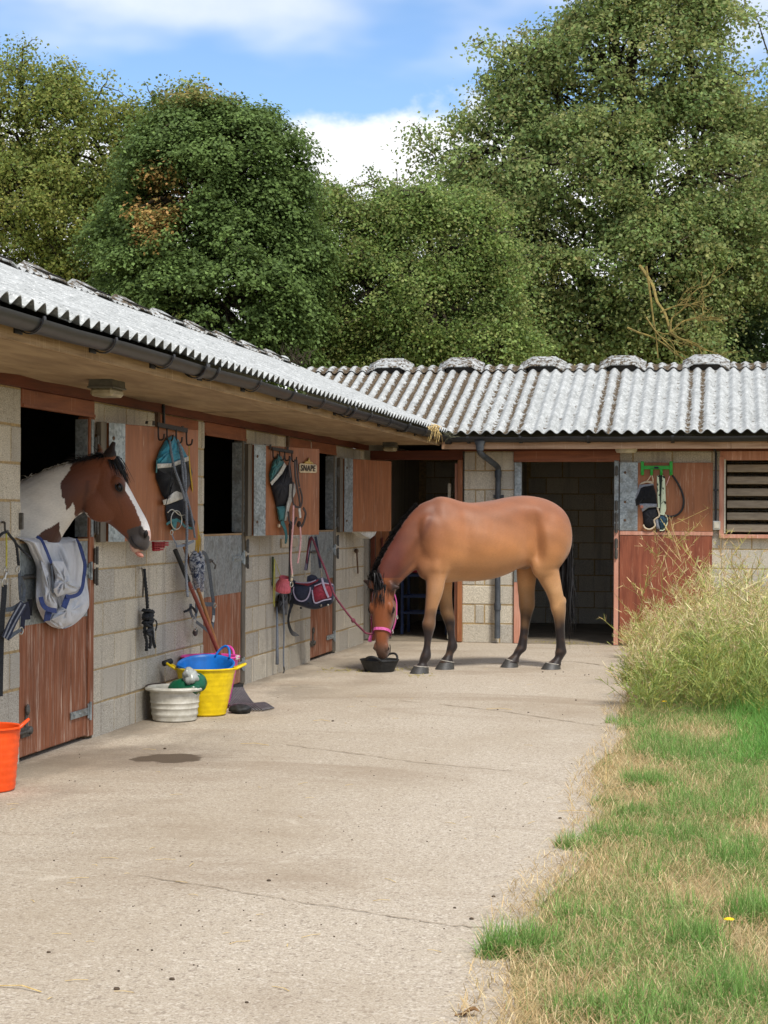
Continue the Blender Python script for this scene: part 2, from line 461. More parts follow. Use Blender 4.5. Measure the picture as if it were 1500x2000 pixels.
def m_soffit():
    t = NT('soffit_ply'); n = t.noise(t.pos((3.5, .8, 1)), 2.2, 6, .6, .6); n2 = t.noise(t.pos((20, 2, 1)), 2.0, 4, .6)
    c = t.mix(t.ss(n, .3, .7), lin('8a7358'), lin('a68f70'))
    c = t.mix(t.ss(n2, .55, .75, 0, .35), c, lin('65513b'))
    c = t.mix(t.ss(t.noise(t.pos((2, .5, 1)), 3, 4, .6), .60, .72, 0, .5), c, lin('6a563f'))
    return t.done(c, .75, 0, .25)
MAT['soffit'] = m_soffit()
# ================================================================== ground
def sheet(name, poly, z, m, kind='structure'):
    mb = MB(); mb.add([(x, y, z) for x, y in poly], [tuple(range(len(poly)))])
    o = mb.build(name, m); return tag(o, kind=kind)
def m_soil():
    t = NT('dry_turf_soil'); v = t.pos(); n = t.noise(v, 2.2, 5, .6); f = t.noise(v, 40, 4, .7)
    c = t.mix(t.ss(n, .35, .65), lin('9c8a66'), lin('6f7346'))
    c = t.mix(t.ss(f, .4, .65, 0, .6), c, lin('bfac84'))
    t.bump(f, .5, .02); return t.done(c, .95, 0, .1)
MAT['soil'] = m_soil()
tag(sheet('ground', [(-150, -60), (150, -60), (150, 260), (-150, 260)], -.012, MAT['soil']), 'dry grassy earth round the yard and under the trees')
edge_rng = random.Random(3)
yard_poly = [(-.1, -3), (3.55, -3)]
for i in range(60):
    y = -3 + i * .36
    if y > 20.3: break
    yard_poly.append((3.50 + .05 * math.sin(y * 1.7) + edge_rng.uniform(-.05, .05) + (.0 if y < 9 else -.10 * min(1, (y - 9) / 4)), y))
yard_poly += [(3.0, 20.40), (-.1, 20.40)]
yard = sheet('yard', yard_poly, 0.0, MAT['yard'])
yard['label'] = 'pale brushed concrete yard with dark cracks and a wet patch'
# slab joints and cracks, each a thin dark groove
MAT['crack'] = simple('crack_dirt', '8a7a67', '9c8c78', 40, .95, spec=.1)
def crack(pix, w=.012):
    P = np.array([on_ground(*p) for p in pix]); P = catmull(P, 10); P[:, 2] = .004
    P[1:-1, :2] += rng.normal(0, .009, (len(P) - 2, 2))
    T = np.gradient(P, axis=0); T /= np.linalg.norm(T, axis=1, keepdims=True)
    B = np.stack([-T[:, 1], T[:, 0], T[:, 2] * 0], 1); W = w * (.35 + rng.random(len(P))[:, None])
    mb = MB(); mb.grid(np.stack([P - B * W / 2, P + B * W / 2], 1)); mb.build('crack', MAT['crack'], yard)
crack([(270, 1711), (440, 1737), (560, 1758), (700, 1780), (840, 1803), (960, 1815)], .007)
crack([(780, 1369), (950, 1386), (1090, 1406), (1195, 1422)], .012)
crack([(560, 1455), (700, 1474), (840, 1492), (1000, 1506)], .010)
crack([(840, 1296), (960, 1297), (1100, 1292), (1180, 1300)], .02)

# ================================================================== the two stable rows
blk = MB(); blk.box((0, 0, 0), (1, 1, 1), ch=.0)
def block_mesh():
    mb = MB()                                  # unit block facing +X, front edges chamfered (12 mm on a 440 mm block)
    a, b, d = .5, .5, .5; cy, cz, cx = .018, .035, .07
    V = [(-d, -a, -b), (-d, a, -b), (-d, a, b), (-d, -a, b),
         (d - cx, -a, -b), (d - cx, a, -b), (d - cx, a, b), (d - cx, -a, b),
         (d, -a + cy, -b + cz), (d, a - cy, -b + cz), (d, a - cy, b - cz), (d, -a + cy, b - cz)]
    F = [(8, 9, 10, 11)]
    for i in range(4):
        j = (i + 1) % 4; F.append((i, j, 4 + j, 4 + i)); F.append((4 + i, 4 + j, 8 + j, 8 + i))
    me = bpy.data.meshes.new('block'); me.from_pydata([tuple(p) for p in V], [], F); me.materials.append(MAT['block']); return me
BLOCK = block_mesh()
def lay_blocks(parent, axis, face, spans, courses, z0=.2288 - .225, offs=0.0, cuts=None):
    """axis 'y': wall face at x=face looking +X, spans along Y.  axis 'x': face at y=face looking -Y, spans along X"""
    base = WLOC[parent.name]
    for c in range(courses):
        zb, zt = z0 + .225 * c, z0 + .225 * (c + 1) - .010
        if c == 0: zb = -.03
        for (a, b, za, zc) in spans:
            if zb < za - .02 and zt < za + .05: continue
            lo, hi = max(zb, za), min(zt, zc)
            if hi - lo < .03: continue
            u = a - ((a + (c % 2) * .225 + offs) % .45); ck = list(cuts[c % 2]) if cuts else None
            while u < b:
                u0, u1 = max(u, a), min(u + .44, b)
                if ck is not None:
                    if len(ck) < 2: break
                    u0, u1 = ck[0], ck[1] - .012; ck.pop(0); u = a - .45 + .001 * len(ck)
                if u1 - u0 > .035:
                    o = bpy.data.objects.new('block', BLOCK); COL.objects.link(o); o.parent = parent
                    s = np.array((.08, u1 - u0, hi - lo)); jit = rnd.uniform(-.0025, .0025)
                    if axis == 'y':
                        p = np.array((face - .04 + jit, (u0 + u1) / 2, (lo + hi) / 2)); o.rotation_euler = (rnd.uniform(-.004, .004), 0, rnd.uniform(-.004, .004))
                    else:
                        p = np.array(((u0 + u1) / 2, face + .04 + jit, (lo + hi) / 2)); o.rotation_euler = (0, rnd.uniform(-.004, .004), -math.pi / 2 + rnd.uniform(-.004, .004))
                    o.scale = s; o.location = p - base
                u += .45
def spans_mesh(axis, face, spans, inset=.004, thick=.10, joints=False):
    mb = MB()
    for (a, b, za, zc) in spans:
        za2 = max(za, -.02)
        if axis == 'y': mb.box((face - inset - thick / 2, (a + b) / 2, (za2 + zc) / 2), (thick, b - a, zc - za2))
        else: mb.box(((a + b) / 2, face + inset + thick / 2, (za2 + zc) / 2), (b - a, thick, zc - za2))
    return mb

row = thing('stable_row', 'long row of grey block stables with red half doors and a white corrugated roof', 'stable', (0, 14, 0), 'stable rows round the yard')
end = thing('stable_row', 'end row of stables facing the camera behind the bay horse, with mossy corrugated roof', 'stable', (3, 22, 0), 'stable rows round the yard')

# ---- long row: wall
DOORS = [(9.87, 11.105), (13.62, 14.865), (17.355, 18.50)]
WIN = [(12.42, 13.42), (16.35, 17.28)]
sp = [(8.3, 9.87, -.1, 2.25), (11.105, 13.62, -.1, 2.25), (14.865, 17.355, -.1, 2.25), (18.50, 20.02, -.1, 2.25)]
for q in sp: lay_blocks(spans_mesh('y', 0, [q]).build('block_wall', MAT['mortar'], row), 'y', 0.0, [q], 10, offs=.17)
# ---- end row: wall
sp2 = [(1.105, 1.712, -.1, 2.25), (2.935, 4.10, -.1, 2.25), (4.10, 5.60, -.1, 1.26), (5.60, 8.6, -.1, 2.25)]
for i, q in enumerate(sp2): lay_blocks(spans_mesh('x', YF, [q]).build('block_wall', MAT['mortar'], end), 'x', YF, [q], 10, offs=.28, cuts=((1.105, 1.555, 1.724), (1.105, 1.262, 1.372, 1.724))[::1] if i == 0 else None)

# ---- dim interiors: back walls, partitions, ceilings
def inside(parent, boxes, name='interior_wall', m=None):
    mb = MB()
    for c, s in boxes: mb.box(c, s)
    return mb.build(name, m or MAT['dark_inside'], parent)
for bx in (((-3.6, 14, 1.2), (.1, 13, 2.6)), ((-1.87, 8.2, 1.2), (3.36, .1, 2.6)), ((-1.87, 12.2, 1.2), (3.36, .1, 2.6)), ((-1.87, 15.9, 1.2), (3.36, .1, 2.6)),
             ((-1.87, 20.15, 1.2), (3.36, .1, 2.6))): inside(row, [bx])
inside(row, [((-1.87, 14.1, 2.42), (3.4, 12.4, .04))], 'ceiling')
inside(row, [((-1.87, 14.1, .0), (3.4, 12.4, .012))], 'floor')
for bx in (((1.40, 22.3, 1.2), (.1, 3.5, 2.5)), ((-.15, 22.4, 1.2), (.1, 3.9, 2.5)), ((3.7, 22.4, 1.2), (.1, 3.5, 2.5)), ((6.0, 22.4, 1.2), (.1, 3.5, 2.5))): inside(end, [bx], m=MAT['block'])
inside(end, [((4, 22.4, 2.40), (9.0, 3.9, .04))], 'ceiling')
fl = MB(); fl.box((4, 22.45, .0), (9.0, 4.1, .012)); fl.build('floor', simple('stable_floor', '8f8371', '6f6556', 3, .95), end)
bw = spans_mesh('x', 24.3, [(-.1, 8.5, -.1, 2.4)]).build('back_wall', MAT['mortar'], end)
keep = BLOCK; BLOCK = BLOCK.copy()
lay_blocks(bw, 'x', 24.3, [(1.45, 3.65, -.1, 2.3), (.0, 1.35, -.1, 2.3)], 10, offs=.1)
BLOCK = keep

# ---- timbers of the long row
mb = MB(); mb.box((.024, 14.2, 2.283), (.045, 11.7, .066)); mb.build('wall_plate', MAT['wood_dark'], row)
for a, b in DOORS:
    mb = MB(); mb.box((-.02, (a + b) / 2, 2.196), (.05, b - a - .006, .106), ch=.004); mb.box((.008, (a + b) / 2 , 2.15), (.012, b - a - .02, .02)); mb.build('lintel', MAT['wood_h'], row)
for a, b in WIN:
    mb = MB(); mb.box((-.015, (a + b) / 2, 2.19), (.056, b - a, .105), ch=.004); mb.build('lintel', MAT['wood_h'], row)
    mb = MB(); mb.box((.012, a - .03, 2.19), (.03, .05, .14)); mb.build('batten', MAT['rust'], row)
# soffit: three boards with open joints
for a, b in ((4.0, 8.62), (8.625, 13.40), (13.405, 19.93)):
    mb = MB(); n = 14; V = np.zeros((n, 2, 3))
    for i in range(n):
        y = a + (b - a) * i / (n - 1); sag = -.012 * abs(math.sin(i * 1.3 + a))
        V[i, 0] = (.0, y, 2.318 + sag); V[i, 1] = (.884, y, 2.312 + sag * .3)
    mb.grid(V); mb.box((.44, (a + b) / 2, 2.345), (.86, b - a, .008)); mb.build('soffit', MAT['soffit'], row)
for a, b in ((4.0, 12.78), (12.785, 19.91)):
    mb = MB(); mb.box((.896, (a + b) / 2, 2.352), (.022, b - a, .106), ch=.003); mb.build('fascia_board', MAT['wood_pale'], row)
def gutter(parent, a, b, cz, along):
    mb = MB(); a0 = np.linspace(0, np.pi, 13); n = 24; r = .060
    for rr, flip in ((r, 1), (r - .004, -1)):
        V = np.zeros((n, 13, 3))
        for i in range(n):
            u = a + (b - a) * i / (n - 1); sag = .004 * math.sin(i * 1.9)
            for j, t_ in enumerate(a0):
                q = rr * math.cos(t_) * flip, -rr * math.sin(t_)
                V[i, j] = (.972 + q[0], u, cz + q[1] + sag) if along == 'y' else (u, 19.845 - q[0], cz + q[1] + sag)
        mb.grid(V)
    return mb.build('gutter', MAT['black_plastic'], parent, smooth=True)
g1 = gutter(row, 4.0, 19.84, 2.405, 'y')
g2 = gutter(end, 1.03, 8.6, 2.392, 'x')
def gutter_bracket(parent, u, cz, along, big=False):
    mb = MB(); r = .067 if not big else .074; w = .028 if not big else .07; P = []
    for t_ in np.linspace(-.15, np.pi + .15, 15):
        q = r * math.cos(t_), -r * math.sin(t_)
        P.append((.972 + q[0], u, cz + q[1]) if along == 'y' else (u, 19.845 - q[0], cz + q[1]))
    P = np.array(P); T = np.gradient(P, axis=0)
    ax = np.array((0, 1., 0)) if along == 'y' else np.array((1., 0, 0))
    N = np.cross(T, ax); N /= np.linalg.norm(N, axis=1, keepdims=True)
    mb.strap(P, w, .006, N)
    if not big:
        if along == 'y': mb.box((.905, u, cz - .045), (.02, .09, .05))
        else: mb.box((u, 19.908, cz - .045), (.04, .02, .05))
    return mb.build('gutter_bracket', MAT['black_plastic'], parent)
for i in range(13): gutter_bracket(g1, 6.75 + .955 * i + rnd.uniform(-.05, .05), 2.405, 'y')
for y in (10.25, 14.6, 17.2): gutter_bracket(g1, y, 2.405, 'y', True)
for x in (1.25, 1.85, 2.62, 3.56, 4.62, 5.6): gutter_bracket(g2, x, 2.392, 'x')
gutter_bracket(g2, 1.02, 2.392, 'x', True)

# ---- timbers of the end row
mb = MB(); mb.box((4.6, 20.385, 2.275), (7.3, .045, .05)); mb.build('wall_plate', MAT['wood_dark'], end)
for a, b in ((.93, 4.2), (4.203, 8.6)):
    mb = MB(); mb.box(((a + b) / 2, 19.918, 2.302), (b - a, .022, .088), ch=.003); mb.build('fascia_board', MAT['fascia'], end)
mb = MB(); mb.box((4.5, 20.16, 2.338), (7.6, .46, .01)); mb.build('soffit', MAT['soffit'], end)
mb = MB(); mb.box((2.325, 20.395, 2.19), (1.235, .05, .13), ch=.004); mb.build('lintel', MAT['wood_h'], end)
mb = MB(); mb.box((.55, 20.395, 2.205), (1.11, .05, .11), ch=.004); mb.build('lintel', MAT['wood_dark'], end)
mb = MB(); mb.box((1.076, 20.395, 1.08), (.055, .06, 2.14), ch=.004); mb.build('door_post', MAT['wood'], end)
mb = MB(); mb.box((1.022, 20.46, 1.06), (.035, .05, 2.10), ch=.004); mb.build('door_stop', MAT['rail'], end)
mb = MB(); mb.box((.03, 20.40, 1.07), (.05, .06, 2.13), ch=.004); mb.build('door_post', MAT['wood_dark'], end)
# posts of the open stable
mb = MB(); mb.box((1.76, 20.412, 1.42), (.085, .075, 1.40), ch=.003); mb.build('door_post', MAT['galv'], end)
mb = MB(); mb.box((1.755, 20.412, .36), (.075, .07, .715), ch=.004); mb.build('door_post', MAT['rail'], end)
mb = MB(); mb.box((2.906, 20.405, 1.74), (.055, .08, .80), ch=.004); mb.build('door_post', MAT['galv'], end)
mb = MB(); mb.box((2.906, 20.405, .67), (.055, .08, 1.33), ch=.004); mb.build('door_post', MAT['rail'], end)

# ---- doors
def frame_for(P0, ang):
    """door plane: u runs along the leaf from the hinge, w is its outer normal"""
    u = np.array((math.sin(ang), math.cos(ang), 0.0)); w = np.array((math.cos(ang), -math.sin(ang), 0.0)); return np.array(P0, float), u, w
class DoorMB(MB):
    def __init__(self, fr): super().__init__(); self.fr = fr
    def slab(self, u0, u1, z0, z1, w0, w1, ch=.003):
        P, u, w = self.fr; R = np.stack([u, w, (0, 0, 1)], 1)
        c = P + u * (u0 + u1) / 2 + w * (w0 + w1) / 2 + np.array((0, 0, (z0 + z1) / 2))
        return self.box(c, (abs(u1 - u0), abs(w1 - w0), abs(z1 - z0)), R, 0, ch)
    def pt(self, u0, w0, z): P, u, w = self.fr; return P + u * u0 + w * w0 + np.array((0, 0, z))
LEAF = []
def hinge(parent, fr, uu, z, w=.035, strap_len=0.0, sgn=1):
    d = DoorMB(fr); d.slab(uu - .02, uu + .02, z - .05, z + .05, w, w + .012)
    d.tube([d.pt(uu, w + .016, z - .06), d.pt(uu, w + .016, z + .06)], .010, 8)
    if strap_len:
        d.slab(uu, uu + sgn * strap_len, z - .026, z + .022, w - .004, w + .006)
        for k in (.25, .55, .85): d.ball(d.pt(uu + sgn * strap_len * k, w + .007, z), (.008, .008, .008), 5)
    d.build('hinge', MAT['galv'] if strap_len else MAT['iron'], parent)
def upper_leaf(parent, P0, ang, width, z0, z1, flip=False, edge_mat='wood_edge'):
    """one folded back top door, seen from its lined inner face"""
    fr = frame_for(P0, ang); LEAF.append(fr)
    d = DoorMB(fr); d.slab(0.075, width, z0, z1, -.032, 0.010)
    leaf = d.build('upper_door', MAT['wood'], parent)
    d = DoorMB(fr); d.slab(0.0, .062, z0 - .005, z1 + .006, -.045, -.004); d.build('door_edge', MAT[edge_mat], leaf)
    d = DoorMB(fr); d.slab(.065, .245, z0 - .003, z1 + .004, .009, .013, ch=.001); d.build('steel_strip', MAT['galv'], leaf)
    for zz in (z0 + .12, z1 - .10):
        d = DoorMB(fr); R = np.stack([fr[1], fr[2], (0, 0, 1)], 1); d.ball(d.pt(.115, .013, zz), (.014, .007, .014), 6, 0, R); d.build('bolt_head', MAT['rust'], leaf)
    return leaf, fr
ANG = [math.radians(17.2), math.radians(19.6), math.radians(18.0)]
Y0 = [11.10, 14.77, 18.485]
for k in range(3):
    leaf, fr = upper_leaf(row, (.055, Y0[k], 0), ANG[k], 1.125, 1.312, 2.108)
    a, b = DOORS[k]
    # the door post the leaves hang on
    mb = MB(); mb.box((-.035, b - .05, 1.08), (.085, .092, 2.12), ch=.004); post = mb.build('door_post', MAT['wood_edge' if k else 'wood_worn'], row)
    mb = MB(); mb.box((.011, b - .055, 1.735), (.006, .05, .78)); mb.box((-.05, b - .10, 1.735), (.085, .006, .78)); mb.build('steel_strip', MAT['galv'], post)
    mb = MB(); mb.box((-.05, b - .1035, .70), (.07, .008, 1.2)); mb.build('post_face', MAT['wood_worn'], post)
    wf = (np.array((.0, b - .10, 0)), np.array((0, 1., 0)), np.array((1., 0, 0)))
    for z in (1.96, 1.42, 1.22, 1.08): hinge(post, wf, .085, z, .016)
    # lower leaf, closed: red boards with a galvanised plate at the top
    wd = (np.array((-.012, a + .012, 0)), np.array((0, 1., 0)), np.array((1., 0, 0))); L = b - a - .115
    d = DoorMB(wd); nb = 8
    lower = None
    d.slab(0, L, .025, 1.31, -.045, -.006); lower = d.build('lower_door', MAT['wood_worn'], row)
    for i in range(nb):
        d = DoorMB(wd); d.slab(L * i / nb + .0016, L * (i + 1) / nb - .0016, .028 + rnd.uniform(0, .006), .825, -.008, .004 + rnd.uniform(-.001, .001), ch=.003); d.build('board', MAT['wood_worn'], lower)
    d = DoorMB(wd); d.slab(-.002, L + .002, .82, 1.318, -.046, .009, ch=.002); d.build('steel_plate', MAT['galv'], lower)
    d = DoorMB(wd); d.slab(-.004, L + .004, 1.318, 1.334, -.05, .012); d.build('top_rail', MAT['wood_pale'], lower)
    hinge(lower, wd, L + .02, .19, .012, .32, -1); hinge(lower, wd, L + .02, 1.12, .012, .30, -1)
    d = DoorMB(wd)      # top bolt and bottom kick bolt
    d.slab(.05, .20, 1.10, 1.13, .008, .016); d.tube([d.pt(-.05, .022, 1.115), d.pt(.20, .022, 1.115)], .010, 8); d.tube([d.pt(.17, .03, 1.11), d.pt(.20, .05, 1.08), d.pt(.21, .04, 1.05)], .007, 6)
    d.build('bolt', MAT['iron'], lower)
    d = DoorMB(wd)
    d.slab(.02, .16, .145, .205, .003, .012); d.tube([d.pt(-.04, .018, .18), d.pt(.12, .018, .18)], .011, 8)
    R_ = np.stack([wd[1], wd[2], (0, 0, 1)], 1); d.ball(d.pt(.15, .018, .18), (.026, .012, .026), 8, 0, R_); d.slab(.085, .12, .20, .33, .004, .014); d.ball(d.pt(.10, .018, .31), (.024, .012, .035), 8, 0, R_)
    d.build('kick_bolt', MAT['iron'], lower)
# end row: door leaves folded right back, flat against the wall
fe = (np.array((2.945, 20.40, 0)), np.array((1., 0, 0)), np.array((0, -1., 0)))
d = DoorMB(fe); d.slab(.0, 1.055, 1.325, 2.115, .0, .045); ul = d.build('upper_door', MAT['wood'], end)
d = DoorMB(fe); d.slab(.0, .205, 1.33, 2.118, .044, .049, ch=.001); d.build('steel_strip', MAT['galv'], ul)
d = DoorMB(fe); d.slab(.0, 1.06, 1.278, 1.322, .0, .055); d.build('rail', MAT['rail'], ul)
for zz in (1.45, 1.66, 2.0):
    d = DoorMB(fe); R_ = np.stack(fe[1:] + (np.array((0, 0, 1.)),), 1); d.ball(d.pt(.06, .05, zz), (.016, .008, .016), 6, 0, R_); d.build('bolt_head', MAT['rust'], ul)
d = DoorMB(fe); d.slab(.0, 1.05, .03, 1.274, .0, .05); ll = d.build('lower_door', MAT['wood_rusty'] if 'wood_rusty' in MAT else m_wood('rusty_red_door', '6a3524', '8c4f37', 'b98a6c', .45, .7, .6), end)
wf = (np.array((2.906, 20.365, 0)), np.array((1., 0, 0)), np.array((0, -1., 0)))
for z in (2.02, 1.62, 1.48, 1.36, 1.18, 1.06): hinge(ul, wf, 0.0, z, .0)
# window with louvre boards and mesh
wx0, wx1 = 4.145, 5.55
w = MB(); w.box((4.10, 20.40, 1.72), (.055, .07, 0.93), ch=.003); w.box((wx1 + .03, 20.40, 1.72), (.055, .07, .93), ch=.003)
w.box(((wx0 + wx1) / 2, 20.385, 1.272), (wx1 - wx0 + .13, .10, .044), ch=.004); w.box(((wx0 + wx1) / 2, 20.40, 2.195), (wx1 - wx0 + .13, .06, .105), ch=.004)
win = w.build('window', MAT['rail'], end)
mb = MB(); mb.box((4.136, 20.366, 1.73), (.018, .02, .85), ch=.002); mb.build('white_bead', MAT['white_plastic'], win)
nl = 6; MAT['louvre'] = simple('louvre_board', '9c8d76', '82735e', 5, .6, stretch=(1, 1, 6))
for i in range(nl):
    z = 1.365 + i * .137
    mb = MB(); R = Matrix.Rotation(math.radians(-18), 3, 'X'); mb.box(((wx0 + wx1) / 2, 20.425, z), (wx1 - wx0 - .03, .014, .088), np.array(R), 0, .002)
    mb.build('louvre', MAT['louvre'], win)
mb = MB()
for x in np.arange(wx0 + .05, wx1, .05): mb.tube([(x, 20.452, 1.295), (x, 20.452, 2.14)], .002, 4, cap=False)
for z in np.arange(1.32, 2.14, .05): mb.tube([(wx0, 20.452, z), (wx1, 20.452, z)], .002, 4, cap=False)
mb.build('wire_mesh', MAT['iron'], win)
# downpipe with swan neck
def pt_f(px, py, off): return tuple(on_front(px, py, off))
mb = MB(); P = [(1.385, 19.845, 2.335), (1.385, 19.845, 2.245), (1.395, 19.90, 2.20), (1.52, 20.28, 2.075), (1.532, 20.335, 2.02), (1.532, 20.335, .06)]
P = [P[0], P[1]] + [tuple(x) for x in catmull(P[1:5], 5)[1:]] + [P[5]]
mb.tube(P, .034, 14); pipe = mb.build('downpipe', MAT['dusty_plastic'], end, smooth=.6)
mb = MB(); mb.tube([(1.385, 19.845, 2.35), (1.385, 19.845, 2.30), (1.385, 19.845, 2.24)], [.072, .05, .042], 14); mb.build('gutter_outlet', MAT['dusty_plastic'], pipe, smooth=.6)
for z in (1.98, .43):
    mb = MB(); mb.tube([(1.532, 20.335, z - .04), (1.532, 20.335, z + .04)], .041, 14); mb.build('pipe_collar', MAT['dusty_plastic'], pipe, smooth=.6)
mb = MB(); mb.box((1.532, 20.395, 1.72), (.12, .02, .035)); mb.box((1.532, 20.36, 1.72), (.085, .06, .03)); mb.build('pipe_bracket', MAT['dusty_plastic'], pipe)
# conduit and switch, thin cable beside the dark doorway
mb = MB(); mb.tube([(4.035, 20.385, 1.44), (4.035, 20.385, 2.22), (4.02, 20.30, 2.27)], .013, 8); cd = mb.build('conduit', MAT['black_plastic'], end)
mb = MB(); mb.box((4.035, 20.383, 1.80), (.05, .03, .022)); mb.build('clip', MAT['black_plastic'], cd)
mb = MB(); mb.box((4.045, 20.372, 1.395), (.085, .055, .105), ch=.008); sw = mb.build('switch_box', simple('grey_switch', 'b9bab4', 'a3a49c', 10, .5), end)
mb = MB(); mb.box((4.045, 20.342, 1.398), (.058, .008, .072), ch=.003); mb.build('rocker', MAT['white_plastic'], sw)
mb = MB(); mb.tube([(1.118, 20.40, 1.0), (1.118, 20.395, 2.25)], .007, 6); mb.build('cable', MAT['black_plastic'], end)
mb = MB(); mb.tube([(.06, 12.40, 2.13), (.055, 12.40, 2.31)], .012, 6); mb.build('cable', MAT['black_plastic'], row)
# bulkhead lamps
def bulkhead(parent, c, sz, flat=False):
    x, y, z = c; a, b, h = sz
    mb = MB()
    if flat:
        mb.lathe([(.5, .5), (.5, .0), (.44, -.45), (.3, -.5)], (0, 0, 0), 24)
        mb.v = [mb.v[0] * np.array((a, b, h)) + np.array(c)]
        o = mb.build('bulkhead_lamp', MAT['white_plastic'], parent, smooth=.7)
        mb = MB(); mb.box((x - .02, y - .02, z + h * .62), (a * .35, b * .3, h * .4), ch=.004); mb.build('lamp_base', MAT['white_plastic'], o); return o
    mb.prism([(-a / 2, 0), (-a / 2 * .92, h * .52), (a / 2 * .92, h * .52), (a / 2, 0)], (x, y - b / 2, z), (1, 0, 0), (0, 0, 1), (0, b, 0))
    mb.box((x, y, z + .001), (a + .012, b + .012, .012), ch=.003)
    o = mb.build('bulkhead_lamp', simple('grey_lamp_base', '5d5a4f', '45433b', 12, .6), parent)
    mb = MB(); mb.box((x, y, z - h * .24), (a * .93, b * .93, h * .44), ch=.016); mb.build('lamp_lens', MAT['lens'], o)
    return o
L1 = on_plane(209, 741, (.45, 0, 0), (1, 0, 0)); L2 = on_plane(762, 866, (.45, 0, 0), (1, 0, 0))
bulkhead(row, (.45, L1[1], 2.262), (.155, .23, .115))
bulkhead(row, (.45, L2[1], 2.262), (.14, .2, .11))
bulkhead(end, (3.025, 20.20, 2.252), (.25, .22, .062), True)

# ---- corrugated roofs
PITCH, AMP = .146, .024
def corrugate(P0, U, V, N, u0, u1, vlo, vhi, tilt=0.0, thick=.006, moss=lambda u, v: 0.0, nv=7):
    """one sheet: U along the eave, V up the slope, N out; vlo(u) start"""
    n = int(round((u1 - u0) / (PITCH / 10))) + 1; us = np.linspace(u0, u1, n)
    top = np.zeros((n, nv, 3)); bot = np.zeros((n, nv, 3)); ms = np.zeros((n, nv))
    for i, u in enumerate(us):
        lo = vlo(u); h = AMP * math.cos(2 * math.pi * u / PITCH)
        for j in range(nv):
            v = lo + (vhi - lo) * j / (nv - 1)
            hh = h + tilt * (u - u0)
            p = P0 + U * u + V * v + N * hh
            top[i, j] = p + N * thick; bot[i, j] = p
            ms[i, j] = .5 - .5 * (h / AMP) if h < AMP else 0
            ms[i, j] = ms[i, j] * moss(u, v)
    k = n * nv; V_ = np.concatenate([top.reshape(-1, 3), bot.reshape(-1, 3)]); F = []
    for i in range(n - 1):
        for j in range(nv - 1):
            a, b, c, d = i * nv + j, i * nv + j + 1, (i + 1) * nv + j + 1, (i + 1) * nv + j
            F.append((a, d, c, b)); F.append((k + a, k + b, k + c, k + d))
        F.append((i * nv, k + i * nv, k + (i + 1) * nv, (i + 1) * nv))
        F.append((i * nv + nv - 1, (i + 1) * nv + nv - 1, k + (i + 1) * nv + nv - 1, k + i * nv + nv - 1))
    for j in range(nv - 1):
        F.append((j, j + 1, k + j + 1, k + j)); b = (n - 1) * nv; F.append((b + j, k + b + j, k + b + j + 1, b + j + 1))
    col = np.zeros((2 * k, 4)); col[:k, 0] = ms.ravel(); col[:, 3] = 1
    return V_, F, col
def roof_sheet(name, parent, *a, **kw):
    V, F, col = corrugate(*a, **kw)
    ff = [i for q in F for i in q]
    return big_mesh(name, V, ff, [len(q) for q in F], MAT['roof'], parent, {'moss': ('POINT', col)}, smooth=.8)
EX, EZ, RX, RZ = 1.00, 2.455, -1.40, 3.425          # long row: eave and ridge (x, z)
EY, FZ, RY, FRZ = 19.82, 2.440, 22.22, 3.395        # end row: eave and ridge (y, z)
def slope_frame(p0, p1):
    V = np.array(p1, float) - np.array(p0, float); L = np.linalg.norm(V); return V / L, L
V1, LEN1 = slope_frame((EX, 0, EZ), (RX, 0, RZ)); N1 = np.array((-V1[2], 0, V1[0])); N1 = N1 if N1[2] > 0 else -N1
V2, LEN2 = slope_frame((0, EY, FZ), (0, RY, FRZ)); N2 = np.array((0, -V2[2], V2[1])); N2 = N2 if N2[2] > 0 else -N2
r1 = MB(); r1.box((RX, 13.2, RZ - .09), (.05, 17.8, .10)); roof1 = r1.build('roof', MAT['wood_dark'], row)
r2 = MB(); r2.box((3.6, RY, FRZ - .09), (9.6, .05, .10)); roof2 = r2.build('roof', MAT['wood_dark'], end)
W7 = PITCH * 7
y = 4.0; k = 0
while y < 22.0:
    y1 = min(y + W7, 22.20); br = rnd.uniform(.0, .35)
    vl = lambda u: max(0.0, (u - (EY + .03)) * LEN1 / 2.40 * 1.0)
    roof_sheet('roof_sheet', roof1, np.array((EX, 0, EZ)) + N1 * (.004 * (k % 2)), np.array((0, 1., 0)), V1, N1, y, y1 + .06, vl, LEN1, .003,
               moss=lambda u, v, br=br: .28 + br * .2 + (.25 if v > LEN1 - .3 else 0))
    y += W7; k += 1
x = -1.30; k = 0
while x < 8.4:
    x1 = x + W7
    vl = lambda u: max(0.0, (EX - u) * LEN2 / 2.40)
    def moss(u, v, x=x, x1=x1):
        m = .42 + .5 * max(0, 1 - max(0, u - .9) / 1.0) if u < 1.9 else .42
        if u < .9: m = max(m, .92)
        if min(abs(u - x), abs(u - x1)) < .14: m = max(m, .74 if u < 5.3 else .62)
        if v > LEN2 - .35: m += .18
        return m
    roof_sheet('roof_sheet', roof2, np.array((0, EY, FZ)) + N2 * (.005 * (k % 2)), np.array((1., 0, 0)), V2, N2, x, x1 + .05, vl, LEN2, .004, moss=moss)
    x += W7; k += 1
